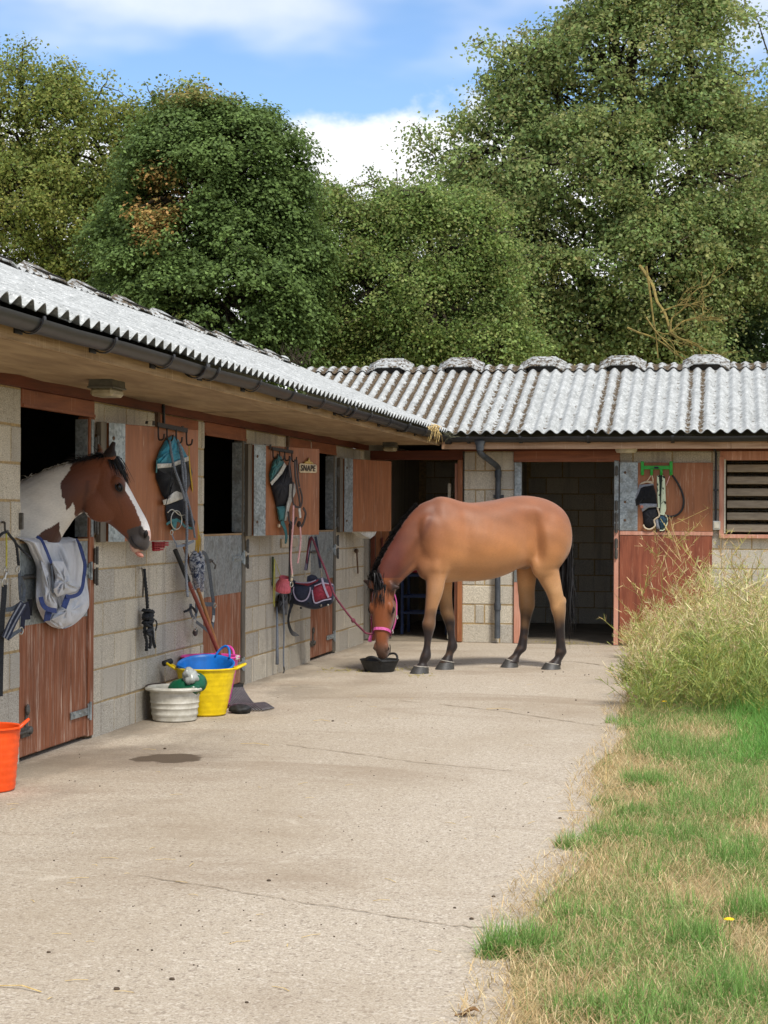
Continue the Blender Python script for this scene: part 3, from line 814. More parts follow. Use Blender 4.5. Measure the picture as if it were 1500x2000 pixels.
# far slopes, out of sight of the yard
mb = MB(); mb.add([(RX, 4, RZ), (RX, 22.2, RZ), (-3.8, 22.2, 2.45), (-3.8, 4, 2.45)], [(0, 1, 2, 3)]); mb.build('rear_slope', simple('rear_roof', '9a9a96', '807f7a', 6, .95), roof1)
mb = MB(); mb.add([(-1.4, RY, FRZ), (8.6, RY, FRZ), (8.6, 24.6, 2.45), (-1.4, 24.6, 2.45)], [(0, 1, 2, 3)]); mb.build('rear_slope', simple('rear_roof_end', '9a9a96', '807f7a', 6, .95), roof2)
# ridge caps: close-fitting wavy caps with raised ventilators between them
def ridge(parent, along, a, b, vents, apex, V, N, hv):
    """wavy cap in two wings plus trapezoid ventilators"""
    def P(u, s, h):        # s across: +1 yard side slope, -1 far side
        if along == 'x':
            yy, zz = apex; base = np.array((u, yy, zz)); side = -V if s >= 0 else -V * np.array((1, -1, 1))
        else:
            xx, zz = apex; base = np.array((xx, u, zz)); side = -V if s >= 0 else -V * np.array((-1, 1, 1))
        return base + side * abs(s) + np.array((0, 0, h))
    cuts = [a]
    for v0, v1 in vents: cuts += [v0, v1]
    cuts.append(b)
    for i in range(0, len(cuts), 2):
        c0, c1 = cuts[i] - .03, cuts[i + 1] + .03
        if c1 - c0 < .1: continue
        n = int((c1 - c0) / (PITCH / 8)) + 2; S = (.27, .17, .05, 0, -.05, -.17, -.27)
        vtx = np.zeros((n, len(S), 3)); col = np.zeros((n, len(S), 4))
        for p, u in enumerate(np.linspace(c0, c1, n)):
            for q, s in enumerate(S):
                h = .034 + AMP * math.cos(2 * math.pi * u / PITCH) * (.85 if abs(s) > .1 else .55) - (.012 if s == 0 else 0)
                vtx[p, q] = P(u, s, h); col[p, q] = (.62 - .25 * math.cos(2 * math.pi * u / PITCH), 0, 0, 1)
        m = MB(); m.grid(vtx); ff = [j for f in m.f for j in f]
        big_mesh('ridge_cap', vtx.reshape(-1, 3), ff, [4] * len(m.f), MAT['roof'], parent, {'moss': ('POINT', col.reshape(-1, 4))}, smooth=.9)
    for v0, v1 in vents:
        prof = [(v0 - .06, .030), (v0 + .085, hv), (v1 - .085, hv), (v1 + .06, .030)]
        S = (.265, .14, 0, -.14, -.265); V_ = []
        for lay in (0, -.016):
            for (u, h) in prof:
                for s in S: V_.append(P(u, s, h + lay - (.012 if abs(s) > .2 else 0) + (.02 if s == 0 else 0)))
        nS = len(S); F = []; L = 4 * nS
        for i in range(3):
            for j in range(nS - 1):
                q = (i * nS + j, (i + 1) * nS + j, (i + 1) * nS + j + 1, i * nS + j + 1); F.append(q); F.append(tuple(L + x for x in q[::-1]))
            F.append((i * nS, L + i * nS, L + (i + 1) * nS, (i + 1) * nS)); e = nS - 1
            F.append((i * nS + e, (i + 1) * nS + e, L + (i + 1) * nS + e, L + i * nS + e))
        for j in range(nS - 1):
            F.append((j, j + 1, L + j + 1, L + j)); b3 = 3 * nS; F.append((b3 + j, L + b3 + j, L + b3 + j + 1, b3 + j + 1))
        V_ = np.array(V_); col = np.zeros((len(V_), 4)); col[:, 0] = .46 + .16 * rng.random(); col[:, 3] = 1
        big_mesh('ridge_vent', V_, [j for f in F for j in f], [4] * len(F), MAT['roof'], parent, {'moss': ('POINT', col)})
        m = MB(); um = (v0 + v1) / 2
        m.bar(P(v0 + .05, .12, .040), P(v1 - .05, .12, .040), .21, .088, np.cross(P(v1, .2, 0) - P(v0, .2, 0), P(v0, .2, 0) - P(v0, 0, 0))); m.build('vent_opening', MAT['dark_inside'], parent)
fv = [-.086 + 1.0 * i for i in range(8)]
ridge(roof2, 'x', -1.3, 8.4, [(c - .23, c + .23) for c in (-.10, .82, 1.87, 2.87, 3.90, 4.95, 5.97)], (RY, FRZ), V2, N2, .108)
ridge(roof1, 'y', 4.0, 21.55, [(c - .23, c + .23) for c in np.arange(5.9, 21.4, 1.07)], (RX, RZ), V1, N1, .085)
mb = MB(); mb.ball((RX, 21.60, RZ + .01), (.10, .09, .085), 9); o = mb.build('ridge_end', MAT['roof'], roof1, smooth=True)
# straw of an old nest hanging over the gutter, moss in the corner
MAT['straw'] = simple('straw', 'd8bf86', 'b89a5e', 40, .8, spec=.2)
mb = MB()
for i in range(60):
    p = np.array((.99 + rnd.uniform(-.04, .05), 18.85 + rnd.gauss(0, .12), 2.46 + rnd.uniform(-.02, .03)))
    q = p + np.array((rnd.uniform(.0, .05), rnd.gauss(0, .07), rnd.uniform(-.16, .02)))
    mb.tube([p, (p + q) / 2 + np.array((.02, 0, .01)), q], .0035, 3, cap=False)
tag(mb.build('straw', MAT['straw']), 'tuft of old nest straw hanging over the gutter near the inner corner', 'straw', kind='stuff')
mb = MB()
for i in range(110):
    p = np.array((.97 + rnd.uniform(-.06, .10), 19.80 + rnd.gauss(0, .12), 2.42 + rnd.uniform(-.05, .03)))
    q = p + np.array((rnd.gauss(0, .05), rnd.gauss(0, .06), rnd.gauss(-.01, .03)))
    mb.tube([p, (p + q) / 2 + np.array((0, 0, .01)), q], .003, 3, cap=False)
tag(mb.build('moss', simple('dry_moss', '5d5c47', '3d3b2d', 40, .95)), 'dry grey moss caught in the gutter at the inner corner of the roofs', 'moss', kind='stuff')
# ================================================================== trees
def m_leaf(name, rough=.5, transl=.40):
    t = NT(name); a = t.attr('tint')
    tr = t.n('ShaderNodeBsdfTranslucent'); mx = t.n('ShaderNodeMixShader'); mx.inputs[0].default_value = transl
    t.done(a, rough, 0, .2)
    hs = t.n('ShaderNodeHueSaturation'); hs.inputs['Value'].default_value = 1.5; hs.inputs['Hue'].default_value = .485; t.l(a, hs.inputs['Color'])
    t.l(hs.outputs[0], tr.inputs[0]); t.l(t.b.outputs[0], mx.inputs[1]); t.l(tr.outputs[0], mx.inputs[2]); t.l(mx.outputs[0], t.o.inputs[0])
    return t.mat
MAT['leaf'] = m_leaf('tree_leaf')
MAT['ivy'] = m_leaf('ivy_leaf', .6, .32)
MAT['bark'] = simple('grey_brown_bark', '4c4438', '2e2923', 12, .95, bump=.6, bscale=30, spec=.1, bdist=.03)
MAT['lichen_bark'] = simple('lichened_twigs', '97854c', '6d6240', 14, .95, spec=.1)

def unit(v): return v / np.maximum(np.linalg.norm(v, axis=-1, keepdims=True), 1e-9)
def leaf_cloud(C, out, cs, n_per, sig, size, pal, rg, up=.7, outw=.6, rand=.75, fold=.25, patches=()):
    """C (k,3) clump centres, out (k,3) outward dirs -> verts, faces, colours"""
    k = len(C); n = k * n_per
    idx = np.repeat(np.arange(k), n_per)
    sc = cs[idx][:, None]
    off = rg.normal(0, 1, (n, 3)) * np.array((1, 1, .55)) * sig * sc
    # the rim of a spray hangs down
    off[:, 2] -= (off[:, :2] ** 2).sum(1) / (sig * sc[:, 0]) * .28
    P = C[idx] + off
    N = unit(out[idx] * outw + np.array((0, 0, up)) + rg.normal(0, rand, (n, 3)))
    T = unit(np.cross(N, rg.normal(0, 1, (n, 3)))); T[:, 2] -= .25; T = unit(T - N * (T * N).sum(1, keepdims=True))
    B = np.cross(N, T)
    s = size * rg.uniform(.6, 1.35, (n, 1))
    v0 = P - T * s * .5; v2 = P + T * s * .5
    w = s * rg.uniform(.32, .46, (n, 1))
    v1 = P + B * w + N * s * fold * .4 - T * s * .05; v3 = P - B * w + N * s * fold * .4 - T * s * .05
    V = np.stack([v0, v1, v2, v3], 1).reshape(-1, 3)
    i0 = np.arange(n)[:, None] * 4
    F = np.concatenate([i0 + np.array([[0, 1, 2]]), i0 + np.array([[0, 2, 3]])], 1).reshape(-1)
    pal = np.array([lin(c) for c in pal])
    cm = pal[rg.integers(0, len(pal), k)]
    lf = pal[rg.integers(0, len(pal), n)]
    col = cm[idx] * .6 + lf * .4
    for (c0, rr, pc, amt) in patches:
        d = np.linalg.norm((P - np.array(c0)) / np.array(rr), axis=1); hit = (d < rg.uniform(.6, 1.15, n)) & (rg.random(n) < amt)
        pc = np.array([lin(q) for q in pc]); col[hit] = pc[rg.integers(0, len(pc), hit.sum())]
    col = 1.18 * col * rg.uniform(.72, 1.28, (n, 1)) * rg.uniform(.85, 1.15, (k, 1))[idx]
    col = np.concatenate([np.clip(col, 0, 1), np.ones((n, 1))], 1)
    return V, F, np.repeat(col, 4, 0)
def add_clouds(name, parent, clouds, mat):
    V = []; F = []; Cc = []; o = 0
    for v, f, c in clouds: V.append(v); F.append(f + o); Cc.append(c); o += len(v)
    V = np.concatenate(V); F = np.concatenate(F)
    return big_mesh(name, V, F, np.full(len(F) // 3, 3), mat, parent, {'tint': ('POINT', np.concatenate(Cc))})
def limb(mb, a, b, r0, r1, rg, wob=.12, n=5, sides=7):
    a = np.array(a, float); b = np.array(b, float); t_ = np.linspace(0, 1, n + 1)[:, None]; L = np.linalg.norm(b - a)
    P = a + (b - a) * t_; P[1:-1] += rg.normal(0, wob * L / n, (n - 1, 3)); P[:, 2] += np.sin(t_[:, 0] * np.pi) * .05 * L
    P = catmull(P, 3); mb.tube(P, np.linspace(r0, r1, len(P)), sides, cap=False); return P
def px_blob(px, py, rpx, Y, squash=1.0, dy=0.0):
    c = on_plane(px, py, (0, Y + dy, 0), (0, 1, 0)); r = rpx / F_PX * ((c - C_POS) @ C_FWD); return (c, np.array((r, r * .9, r * squash)))
def make_tree(name, label, blobs, base, pal, seed, boughs, br, cl_per, n_per, sig, size, mat='leaf', trunk_r=.25, shell=.16, patches=(), up=.7, outw=.6, rand=.75, twigs=.06, group='trees behind the stables', fork=.45, flat=.5, gap=.0):
    """blobs shape the crown; on them sit boughs (flattened sprays), each made of clumps of leaves"""
    rg = np.random.default_rng(seed)
    root = thing(name, label, 'tree', tuple(base), group)
    W = np.array([np.prod(r) ** (2 / 3) for c, r in blobs]); W /= W.sum()
    BC = []; BO = []; I = []; tries = 0
    while len(BC) < boughs and tries < boughs * 60:
        tries += 1
        i = rg.choice(len(blobs), p=W); c, r = blobs[i]; d = unit(rg.normal(0, 1, 3))
        if d[1] > .3 and rg.random() < .62: continue
        f = 1 - abs(rg.normal(0, shell)) + rg.normal(0, .07)
        p = c + d * r * f
        deep = any(j != i and np.linalg.norm((p - c2) / r2) < .66 for j, (c2, r2) in enumerate(blobs))
        if (deep and rg.random() < .8) or p[2] < .8: continue
        if gap and math.sin(p[0] * 2.1 + seed) * math.sin(p[2] * 2.4 + 1.7 * math.sin(p[0])) > 1 - gap: continue
        BC.append(p); BO.append(d); I.append(i)
    BC = np.array(BC); BO = np.array(BO); nb = len(BC)
    bs = rg.uniform(.65, 1.45, nb); k = np.repeat(np.arange(nb), cl_per); n = len(k)
    e = unit(rg.normal(0, 1, (n, 3)) + np.array((0, 0, .45))); rad = rg.random(n) ** .45
    off = e * (rad * br * bs[k])[:, None] * np.array((1.15, 1.15, flat)); off[:, 2] -= (off[:, :2] ** 2).sum(1) * .32 / br
    C = BC[k] + off; O = unit(e * np.array((1, 1, .8)) + BO[k] * .5)
    cs = rg.uniform(.7, 1.35, n)
    crown = add_clouds('crown', root, [leaf_cloud(C, O, cs, n_per, sig, size, pal, rg, up, outw, rand, patches=patches)], MAT[mat])
    crown['kind'] = 'stuff'
    mb = MB(); base = np.array(base, float)
    top = np.average([c for c, r in blobs], axis=0, weights=W); rm = max(r.mean() for c, r in blobs); hi = max(c[2] for c, r in blobs if r.mean() > .6 * rm)
    f0 = base + (top - base) * np.array((.35, .35, 0)); f0[2] = max(1.2, hi * fork * .8)
    P = limb(mb, base - np.array((0, 0, .2)), f0, trunk_r, trunk_r * .75, rg, .05)
    up1 = np.array((top[0], top[1], hi)); P2 = limb(mb, f0, up1, trunk_r * .72, trunk_r * .08, rg, .07, 7)
    for (c, r) in blobs:
        cand = P2[:int(len(P2) * .8)]; kk = cand[np.argmin(np.linalg.norm(cand - (c - np.array((0, 0, .4 * np.linalg.norm(c - f0)))), axis=1))]
        rr = min(trunk_r * .42, .012 + .05 * np.linalg.norm(r)); limb(mb, kk, c, rr, rr * .3, rg, .10, 5, 6)
    mb.build('trunk', MAT['bark'], root, smooth=True)
    mb = MB()
    for i in range(nb):
        c, r = blobs[I[i]]
        if rg.random() < .75: limb(mb, c + (BC[i] - c) * rg.uniform(.1, .4), BC[i], .035, .014, rg, .16, 4, 4)
    for i in rg.choice(n, int(n * twigs), replace=False): limb(mb, BC[k[i]], C[i] + O[i] * .12, .014, .004, rg, .2, 3, 3)
    mb.build('branches', MAT['bark'], root)['kind'] = 'stuff'
    return root
P_OLIVE = ['6f7c3f', '808a48', '5d6d34', '939450', '4f6130', '7a763c', '677639']
P_IVY = ['546835', '60743e', '485b30', '6c8348', '4f6235', '5a6e3b']
P_HAW = ['6c8242', '5f7440', '7d9150', '506638', '8a945a', '657a44', '827f4e', '758a46']
P_SYC = ['738852', '677c4a', '86965c', '5a7243', '92955f', '767f50', '847e52', '7e9258']
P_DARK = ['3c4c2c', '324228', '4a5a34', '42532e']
B = px_blob
Yt = 31.5
make_tree('broadleaf_tree', 'olive green tree with ragged top at the far left, left of the ivy covered dome',
    [B(-120, 330, 200, Yt), B(30, 260, 160, Yt), B(165, 260, 125, Yt), B(60, 430, 190, Yt, .9, -.6), B(215, 330, 120, Yt), B(190, 480, 140, Yt, .8, -.3), B(-60, 560, 190, Yt, .8), B(120, 600, 150, Yt, .8), B(290, 255, 75, Yt, .9), B(345, 210, 50, Yt, .8), B(270, 560, 110, Yt)],
    (-7.5, Yt + .5, 0), P_OLIVE, 5, 480, .44, 13, 28, .17, .064, twigs=.10, trunk_r=.3, rand=.9, shell=.20)
Yt = 27.0
cb = on_plane(300, 400, (0, Yt - 1.2, 0), (0, 1, 0))
make_tree('ivy_clad_tree', 'dense dome shaped tree wrapped in dark green ivy, between the olive tree and the hawthorn',
    [B(415, 395, 180, Yt, 1.05), B(370, 300, 115, Yt), B(480, 325, 118, Yt, 1.0), B(410, 560, 210, Yt, .9), B(535, 480, 92, Yt, 1.2), B(275, 480, 90, Yt, 1.1), B(300, 620, 120, Yt, 1.0), B(520, 620, 105, Yt, 1.1)],
    (-4.3, Yt + .3, 0), P_IVY, 9, 580, .28, 12, 28, .105, .060, mat='ivy', shell=.05, twigs=.01, trunk_r=.35, up=.75, outw=.9, rand=.5, flat=.5,
    patches=[(cb, (.50, 2.0, .75), ['a48a52', 'b08a56', '8f7d48', '857a48'], .75), (on_plane(395, 190, (0, Yt, 0), (0, 1, 0)), (.8, 2, .35), ['7c7a42', '686c3a', '8a7e4a'], .7)])
Yt = 28.5
make_tree('hawthorn_tree', 'yellow green bushy hawthorn right of the ivy dome, over the corner of the roofs',
    [B(705, 455, 85, Yt, .9), B(650, 485, 75, Yt), B(778, 430, 85, Yt, .8), B(845, 480, 110, Yt), B(640, 600, 85, Yt, .9), B(745, 560, 120, Yt, .7, -.5), B(860, 600, 115, Yt, .8, -.4), B(592, 440, 48, Yt, .5, -.6), B(660, 690, 85, Yt, .7), B(790, 690, 105, Yt, .7), B(940, 680, 110, Yt, .7), B(690, 395, 40, Yt, .8), B(930, 560, 90, Yt, .7), B(612, 365, 18, Yt, 1.2, .4), B(738, 348, 14, Yt, .8), B(775, 330, 13, Yt, 1.2), B(655, 372, 14, Yt, .8), B(822, 390, 40, Yt, .7), B(560, 435, 24, Yt, .5, -.6), B(590, 520, 30, Yt, .6, -.5), B(930, 450, 80, Yt, .8)],
    (-1.6, Yt + .6, 0), P_HAW, 21, 360, .36, 13, 28, .13, .052, twigs=.12, trunk_r=.2, rand=.85, gap=.20)
Yt = 33.0
make_tree('sycamore_tree', 'tallest broad tree at the right with sky showing through its open crown',
    [B(1200, 130, 165, Yt), B(1080, 180, 105, Yt), B(1330, 110, 140, Yt), B(1000, 130, 48, Yt, .7), B(990, 290, 125, Yt, .8), B(1170, 340, 180, Yt, .8, -.6), B(1350, 330, 170, Yt), B(890, 390, 110, Yt, .8), B(868, 290, 28, Yt), B(1090, 500, 150, Yt, .75, -.8), B(1270, 510, 160, Yt, .8, -.6), B(1430, 480, 130, Yt, .9), B(960, 520, 110, Yt, .7), B(1120, 640, 110, Yt, .6, -.8), B(1250, -60, 150, Yt), B(1040, 70, 40, Yt, .7), B(775, 365, 40, Yt, .7), B(822, 272, 10, Yt, 2.2), B(725, 340, 12, Yt, .8), B(1340, 640, 110, Yt, .6, -.6), B(1000, 420, 105, Yt, .8, -.6), B(1020, 590, 100, Yt, .7, -.8), B(935, 90, 20, Yt, .7), B(960, 170, 26, Yt, .8), B(1150, 20, 40, Yt, .6)],
    (3.4, Yt + .3, 0), P_SYC, 33, 680, .42, 12, 26, .155, .072, twigs=.12, trunk_r=.36, rand=.9, shell=.2, fork=.38, gap=.26)
Yt = 36.0
make_tree('broadleaf_tree', 'tree at the far right edge with bare limbs against the sky at its top',
    [B(1500, 320, 110, Yt), B(1570, 200, 100, Yt), B(1500, 470, 120, Yt), B(1590, 420, 160, Yt), B(1490, 640, 100, Yt, .8), B(1600, 600, 150, Yt), B(1480, 40, 30, Yt, .7), B(1450, 230, 50, Yt)],
    (6.0, Yt, 0), P_SYC, 41, 170, .5, 12, 24, .17, .08, twigs=.2, trunk_r=.3, rand=.9, shell=.22)
# dark undergrowth that closes the foot of the trees
Yt = 34.0
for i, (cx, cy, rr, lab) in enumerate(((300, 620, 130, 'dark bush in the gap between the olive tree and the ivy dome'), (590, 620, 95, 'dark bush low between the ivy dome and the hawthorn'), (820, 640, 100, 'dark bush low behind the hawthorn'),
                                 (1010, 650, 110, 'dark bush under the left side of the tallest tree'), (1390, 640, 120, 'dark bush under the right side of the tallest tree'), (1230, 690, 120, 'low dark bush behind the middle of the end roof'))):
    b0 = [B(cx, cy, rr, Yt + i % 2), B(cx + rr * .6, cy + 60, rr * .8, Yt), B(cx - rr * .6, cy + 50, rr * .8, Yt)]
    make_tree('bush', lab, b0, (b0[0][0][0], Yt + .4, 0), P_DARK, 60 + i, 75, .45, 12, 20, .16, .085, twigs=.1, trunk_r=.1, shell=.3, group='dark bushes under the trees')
# the bare lichened branch hanging over the roof ridge
rg = np.random.default_rng(4); mb = MB()
def at30(px, py, dy=0.0): return on_plane(px, py, (0, 29.0 + dy, 0), (0, 1, 0))
Pm = limb(mb, at30(1250, 520, 1.5), at30(1310, 650), .032, .02, rg, .06, 5, 6)
def sprout(a, ang, L, r, d):
    b = a + np.array((math.cos(ang) * L, rg.normal(0, .12), math.sin(ang) * L)); Q = limb(mb, a, b, r, r * .55, rg, .12, 3, 5)
    if d:
        for s in (.45, .7, 1.0):
            q = Q[min(len(Q) - 1, int(s * (len(Q) - 1)))]; sprout(q, ang + rg.normal(0, .6), L * rg.uniform(.45, .75), r * .6, d - 1)
for px, py, ang, L in ((1310, 650, .5, .6), (1310, 650, 1.1, .7), (1290, 610, .2, .5), (1310, 650, -.5, .6), (1262, 620, -.9, .6)): sprout(at30(px, py), ang, L, .016, 3)
limb(mb, at30(1225, 640), at30(1345, 705), .018, .009, rg, .05, 5, 5)
limb(mb, at30(1262, 520), at30(1285, 700), .02, .010, rg, .05, 5, 5)
mb.build('bare_branch', MAT['lichen_bark']); o = bpy.data.objects['bare_branch']
tag(o, 'bare yellowish lichen covered branch hanging above the end roof ridge', 'branch')
# dead twigs over the inner corner of the ridge
mb = MB()
def at26(px, py): return on_plane(px, py, (0, 25.5, 0), (0, 1, 0))
for i in range(26):
    a = at26(585 + rg.normal(0, 14), 712); b = a + np.array((rg.normal(0, .16), rg.normal(0, .1), rg.uniform(.1, .34))); limb(mb, a, b, .008, .003, rg, .2, 3, 3)
tag(mb.build('dead_twigs', MAT['bark']), 'tangle of dead twigs behind the inner corner of the roofs', 'twigs', kind='stuff')
# ================================================================== verge: turf, tufts, tall weeds
def blade_mesh(name, base, hgt, lean, wid, cols, rg, mat, label, curl=.5, seg=2, az=None):
    """base (n,3); each blade a tapered strip of seg quads"""
    n = len(base); a = rg.uniform(0, 2 * np.pi, n) if az is None else az
    D = np.stack([np.cos(a), np.sin(a), np.zeros(n)], 1); S = np.stack([-np.sin(a), np.cos(a), np.zeros(n)], 1)
    ph = rg.uniform(-.9, .9, n)[:, None]; S = S * np.cos(ph) + D * np.sin(ph)
    rows = []
    for k in range(seg + 1):
        s = k / seg
        ang = lean * (s ** (1 - curl) if s > 0 else 0)
        p = base + D * (np.sin(ang) * hgt * s)[:, None] + np.array((0, 0, 1)) * (np.cos(ang) * hgt * s)[:, None]
        w = (wid * (1 - s * .92))[:, None]
        rows += [p - S * w / 2, p + S * w / 2]
    V = np.stack(rows, 1).reshape(-1, 3); m = 2 * (seg + 1)
    i0 = np.arange(n)[:, None] * m; F = []
    for k in range(seg): F.append(i0 + np.array([[2 * k, 2 * k + 1, 2 * k + 3, 2 * k + 2]]))
    F = np.concatenate(F, 1).reshape(-1)
    col = np.concatenate([np.clip(cols, 0, 1), np.ones((n, 1))], 1)
    o = big_mesh(name, V, F, np.full(len(F) // 4, 4), mat, None, {'tint': ('POINT', np.repeat(col, m, 0))})
    return tag(o, label, None, None, 'stuff')
MAT['grass'] = m_leaf('grass_blade', .55, .25)
def pick(pal, n, rg, var=.25):
    p = np.array([lin(c) for c in pal]); return p[rg.integers(0, len(p), n)] * rg.uniform(1 - var, 1 + var, (n, 1))
def edge_x(y): return 3.46 - .06 * np.clip((y - 9) / 4, 0, 1) + .05 * np.sin(y * 1.7)
def sight_x(y): return CAM_X + y * .026      # right edge of the frame on the ground
rg = np.random.default_rng(77)
DRY = ['c9b286', 'b79d70', 'd8c79a', 'a6956a', 'bfa97e', 'b3a074']
GRN = ['70914c', '7d9d56', '61823f', '8ba860', '698a47', '93ac68']
LUSH = ['679644', '74a44e', '588a39', '84b05a', '629446']
def strip_pts(n, y0, y1, rg, pw=1.0, margin=-.12, wide=.55):
    y = y0 + (y1 - y0) * rg.random(n) ** pw; xe = edge_x(y); hi = np.maximum(sight_x(y) + wide, xe + .6)
    x = xe + margin + (hi - xe - margin) * rg.random(n); return x, y
# thatch of dry cut grass
n = 62000; x, y = strip_pts(n, 4.0, 15.5, rg, 1.35)
x = x + np.where(x < edge_x(y), 0, 0)
keep = (x > edge_x(y)) | (rg.random(n) < .30)
x, y = x[keep], y[keep]; n = len(x)
h = rg.uniform(.04, .13, n)
blade_mesh('dry_grass', np.stack([x, y, rg.uniform(-.005, .03, n)], 1), h, rg.uniform(1.15, 1.62, n), rg.uniform(.0022, .0046, n), pick(DRY, n, rg), rg, MAT['grass'], 'dry straw coloured cut grass lying along the edge of the yard', .2)
# soft patchiness shared by the green growth
def patch(x, y): return .5 + .26 * np.sin(x * 5.1 + 1.3 * np.sin(y * 1.1)) + .24 * np.sin(y * 2.6 + 2.1 * np.sin(x * 3.0)) + .12 * np.sin(y * 7.3 + x * 4)
n = 95000; x, y = strip_pts(n, 4.0, 15.5, rg, 1.25, .02)
keep = rg.random(n) < np.clip((patch(x, y) - .30) * 2.2, .10, 1) * np.clip(.45 + (x - edge_x(y)) * 1.1, 0, 1); x, y = x[keep], y[keep]; n = len(x)
blade_mesh('grass', np.stack([x, y, np.zeros(n)], 1), rg.uniform(.035, .12, n), rg.uniform(.2, 1.3, n), rg.uniform(.0022, .0042, n), pick(GRN, n, rg), rg, MAT['grass'], 'short green grass coming through the dry verge')
# tufts along the ragged edge and in the turf
tx = []; ty = []; hh = []
def tuft(cx, cy, r, cnt, h): 
    a = rg.uniform(0, 2 * np.pi, cnt); q = r * np.sqrt(rg.random(cnt)); tx.append(cx + q * np.cos(a)); ty.append(cy + q * np.sin(a)); hh.append(rg.uniform(.5, 1.15, cnt) * h)
for px, py, r, c, h in ((1000, 1862, .10, 420, .13), (960, 1868, .06, 200, .09), (1050, 1850, .09, 260, .10), (1130, 1655, .11, 420, .08), (1200, 1640, .14, 420, .11), (1185, 1572, .09, 220, .06), (1255, 1535, .12, 420, .12),
                        (1240, 1600, .1, 300, .10), (1290, 1540, .14, 350, .12), (1245, 1425, .15, 420, .10), (1285, 1460, .2, 420, .13), (1440, 1690, .13, 420, .14), (1480, 1800, .13, 500, .16), (1350, 1850, .11, 350, .13),
                        (1300, 1650, .16, 300, .10), (1420, 1600, .2, 420, .13), (1250, 1990, .14, 420, .13), (1130, 1985, .10, 300, .10), (1430, 1960, .15, 400, .15), (1350, 1480, .25, 600, .14), (1220, 1412, .14, 260, .08), (1380, 1560, .2, 350, .1)):
    g = on_ground(px, py); tuft(g[0], g[1], r, c, h)
for i in range(230):
    y0 = 4.3 + 10 * rg.random() ** 1.3; x0 = edge_x(y0) + .1 + rg.random() * (sight_x(y0) + .4 - edge_x(y0)); 
    if patch(x0, y0) > .42: tuft(x0, y0, rg.uniform(.04, .10), int(rg.uniform(50, 150)), rg.uniform(.06, .13))
x, y, h = np.concatenate(tx), np.concatenate(ty), np.concatenate(hh); n = len(x)
blade_mesh('grass', np.stack([x, y, np.zeros(n)], 1), h, rg.uniform(.1, 1.0, n), rg.uniform(.003, .0055, n), pick(GRN + LUSH[:2], n, rg), rg, MAT['grass'], 'denser green tufts of grass along the ragged edge of the yard', seg=3)
# lush long grass in front of the tall weeds
n = 17000; y = rg.uniform(10.6, 14.6, n); x = 3.95 + .28 * np.sin(y * 2.2) + rg.random(n) ** .8 * (1.35)
keep = rg.random(n) < np.clip((x - 3.70) * 1.6 + .12, .05, 1); x, y = x[keep], y[keep]; n = len(x)
dens = np.clip((x - 3.8) * 1.2, .35, 1.1)
blade_mesh('long_grass', np.stack([x, y, np.zeros(n)], 1), rg.uniform(.12, .34, n) * dens, rg.uniform(.2, 1.35, n), rg.uniform(.004, .008, n), pick(LUSH, n, rg), rg, MAT['grass'], 'lush bright green long grass at the foot of the tall weeds', seg=4)
# tall seeding weeds: stems with many thin side shoots and pods
def weed_mesh(name, bases, heights, pal, rg, label, branchy=1.0):
    Vs = []; Cs = []; pal = np.array([lin(c) for c in pal])
    def strips(A, Bp, w, c):
        d = unit(Bp - A); s = unit(np.cross(d, rg.normal(0, 1, A.shape))) * w[:, None] / 2
        Vs.append(np.stack([A - s, A + s, Bp + s * .5, Bp - s * .5], 1)); Cs.append(np.repeat(c[:, None], 4, 1))
    for b, h in zip(bases, heights):
        lean = rg.normal(0, .20, 2); k = 6; t_ = np.linspace(0, 1, k + 1)[:, None]
        P = b + np.concatenate([lean * h * t_ ** 1.6, h * t_], 1); P[1:, :2] += rg.normal(0, .012, (k, 2))
        c0 = pal[rg.integers(0, len(pal))] * rg.uniform(.8, 1.2)
        strips(P[:-1], P[1:], np.full(k, .0075), np.tile(c0 * .85, (k, 1)))
        m = int(rg.uniform(16, 26) * branchy); s = rg.uniform(.12, .98, m); i = np.minimum((s * k).astype(int), k - 1); f = (s * k - i)[:, None]
        A = P[i] * (1 - f) + P[i + 1] * f; az = rg.uniform(0, 2 * np.pi, m); el = rg.uniform(.35, 1.15, m); L = rg.uniform(.10, .34, m) * (1.15 - .55 * s) * (.5 + h)
        D = np.stack([np.cos(az) * np.cos(el), np.sin(az) * np.cos(el), np.sin(el)], 1); E = A + D * L[:, None]
        strips(A, E, np.full(m, .0052), np.tile(c0, (m, 1)) * rg.uniform(.85, 1.2, (m, 1)))
        q = 9; u = rg.uniform(.2, 1.05, (m, q)); A2 = (A[:, None] + (E - A)[:, None] * u[..., None]).reshape(-1, 3)
        D2 = unit(np.repeat(D, q, 0) * .9 + rg.normal(0, .55, (m * q, 3)) + np.array((0, 0, .25)))
        strips(A2, A2 + D2 * rg.uniform(.025, .075, (m * q, 1)), rg.uniform(.004, .0078, m * q), pal[rg.integers(0, len(pal), m * q)] * rg.uniform(.75, 1.25, (m * q, 1)))
    V = np.concatenate(Vs).reshape(-1, 3); C_ = np.concatenate(Cs).reshape(-1, 3); n = len(V) // 4
    o = big_mesh(name, V, np.arange(4 * n), np.full(n, 4), MAT['grass'], None, {'tint': ('POINT', np.concatenate([np.clip(C_, 0, 1), np.ones((4 * n, 1))], 1))})
    return tag(o, label, None, None, 'stuff')
PALE = ['d2c88a', 'c2bb78', 'ddd3a0', 'b4b272', 'a5aa62', 'cdb48a', 'bfa384', 'ddd2a8']
MIDG = ['96a65c', '869a54', 'a8b26a', '78904e', '9c9e62']
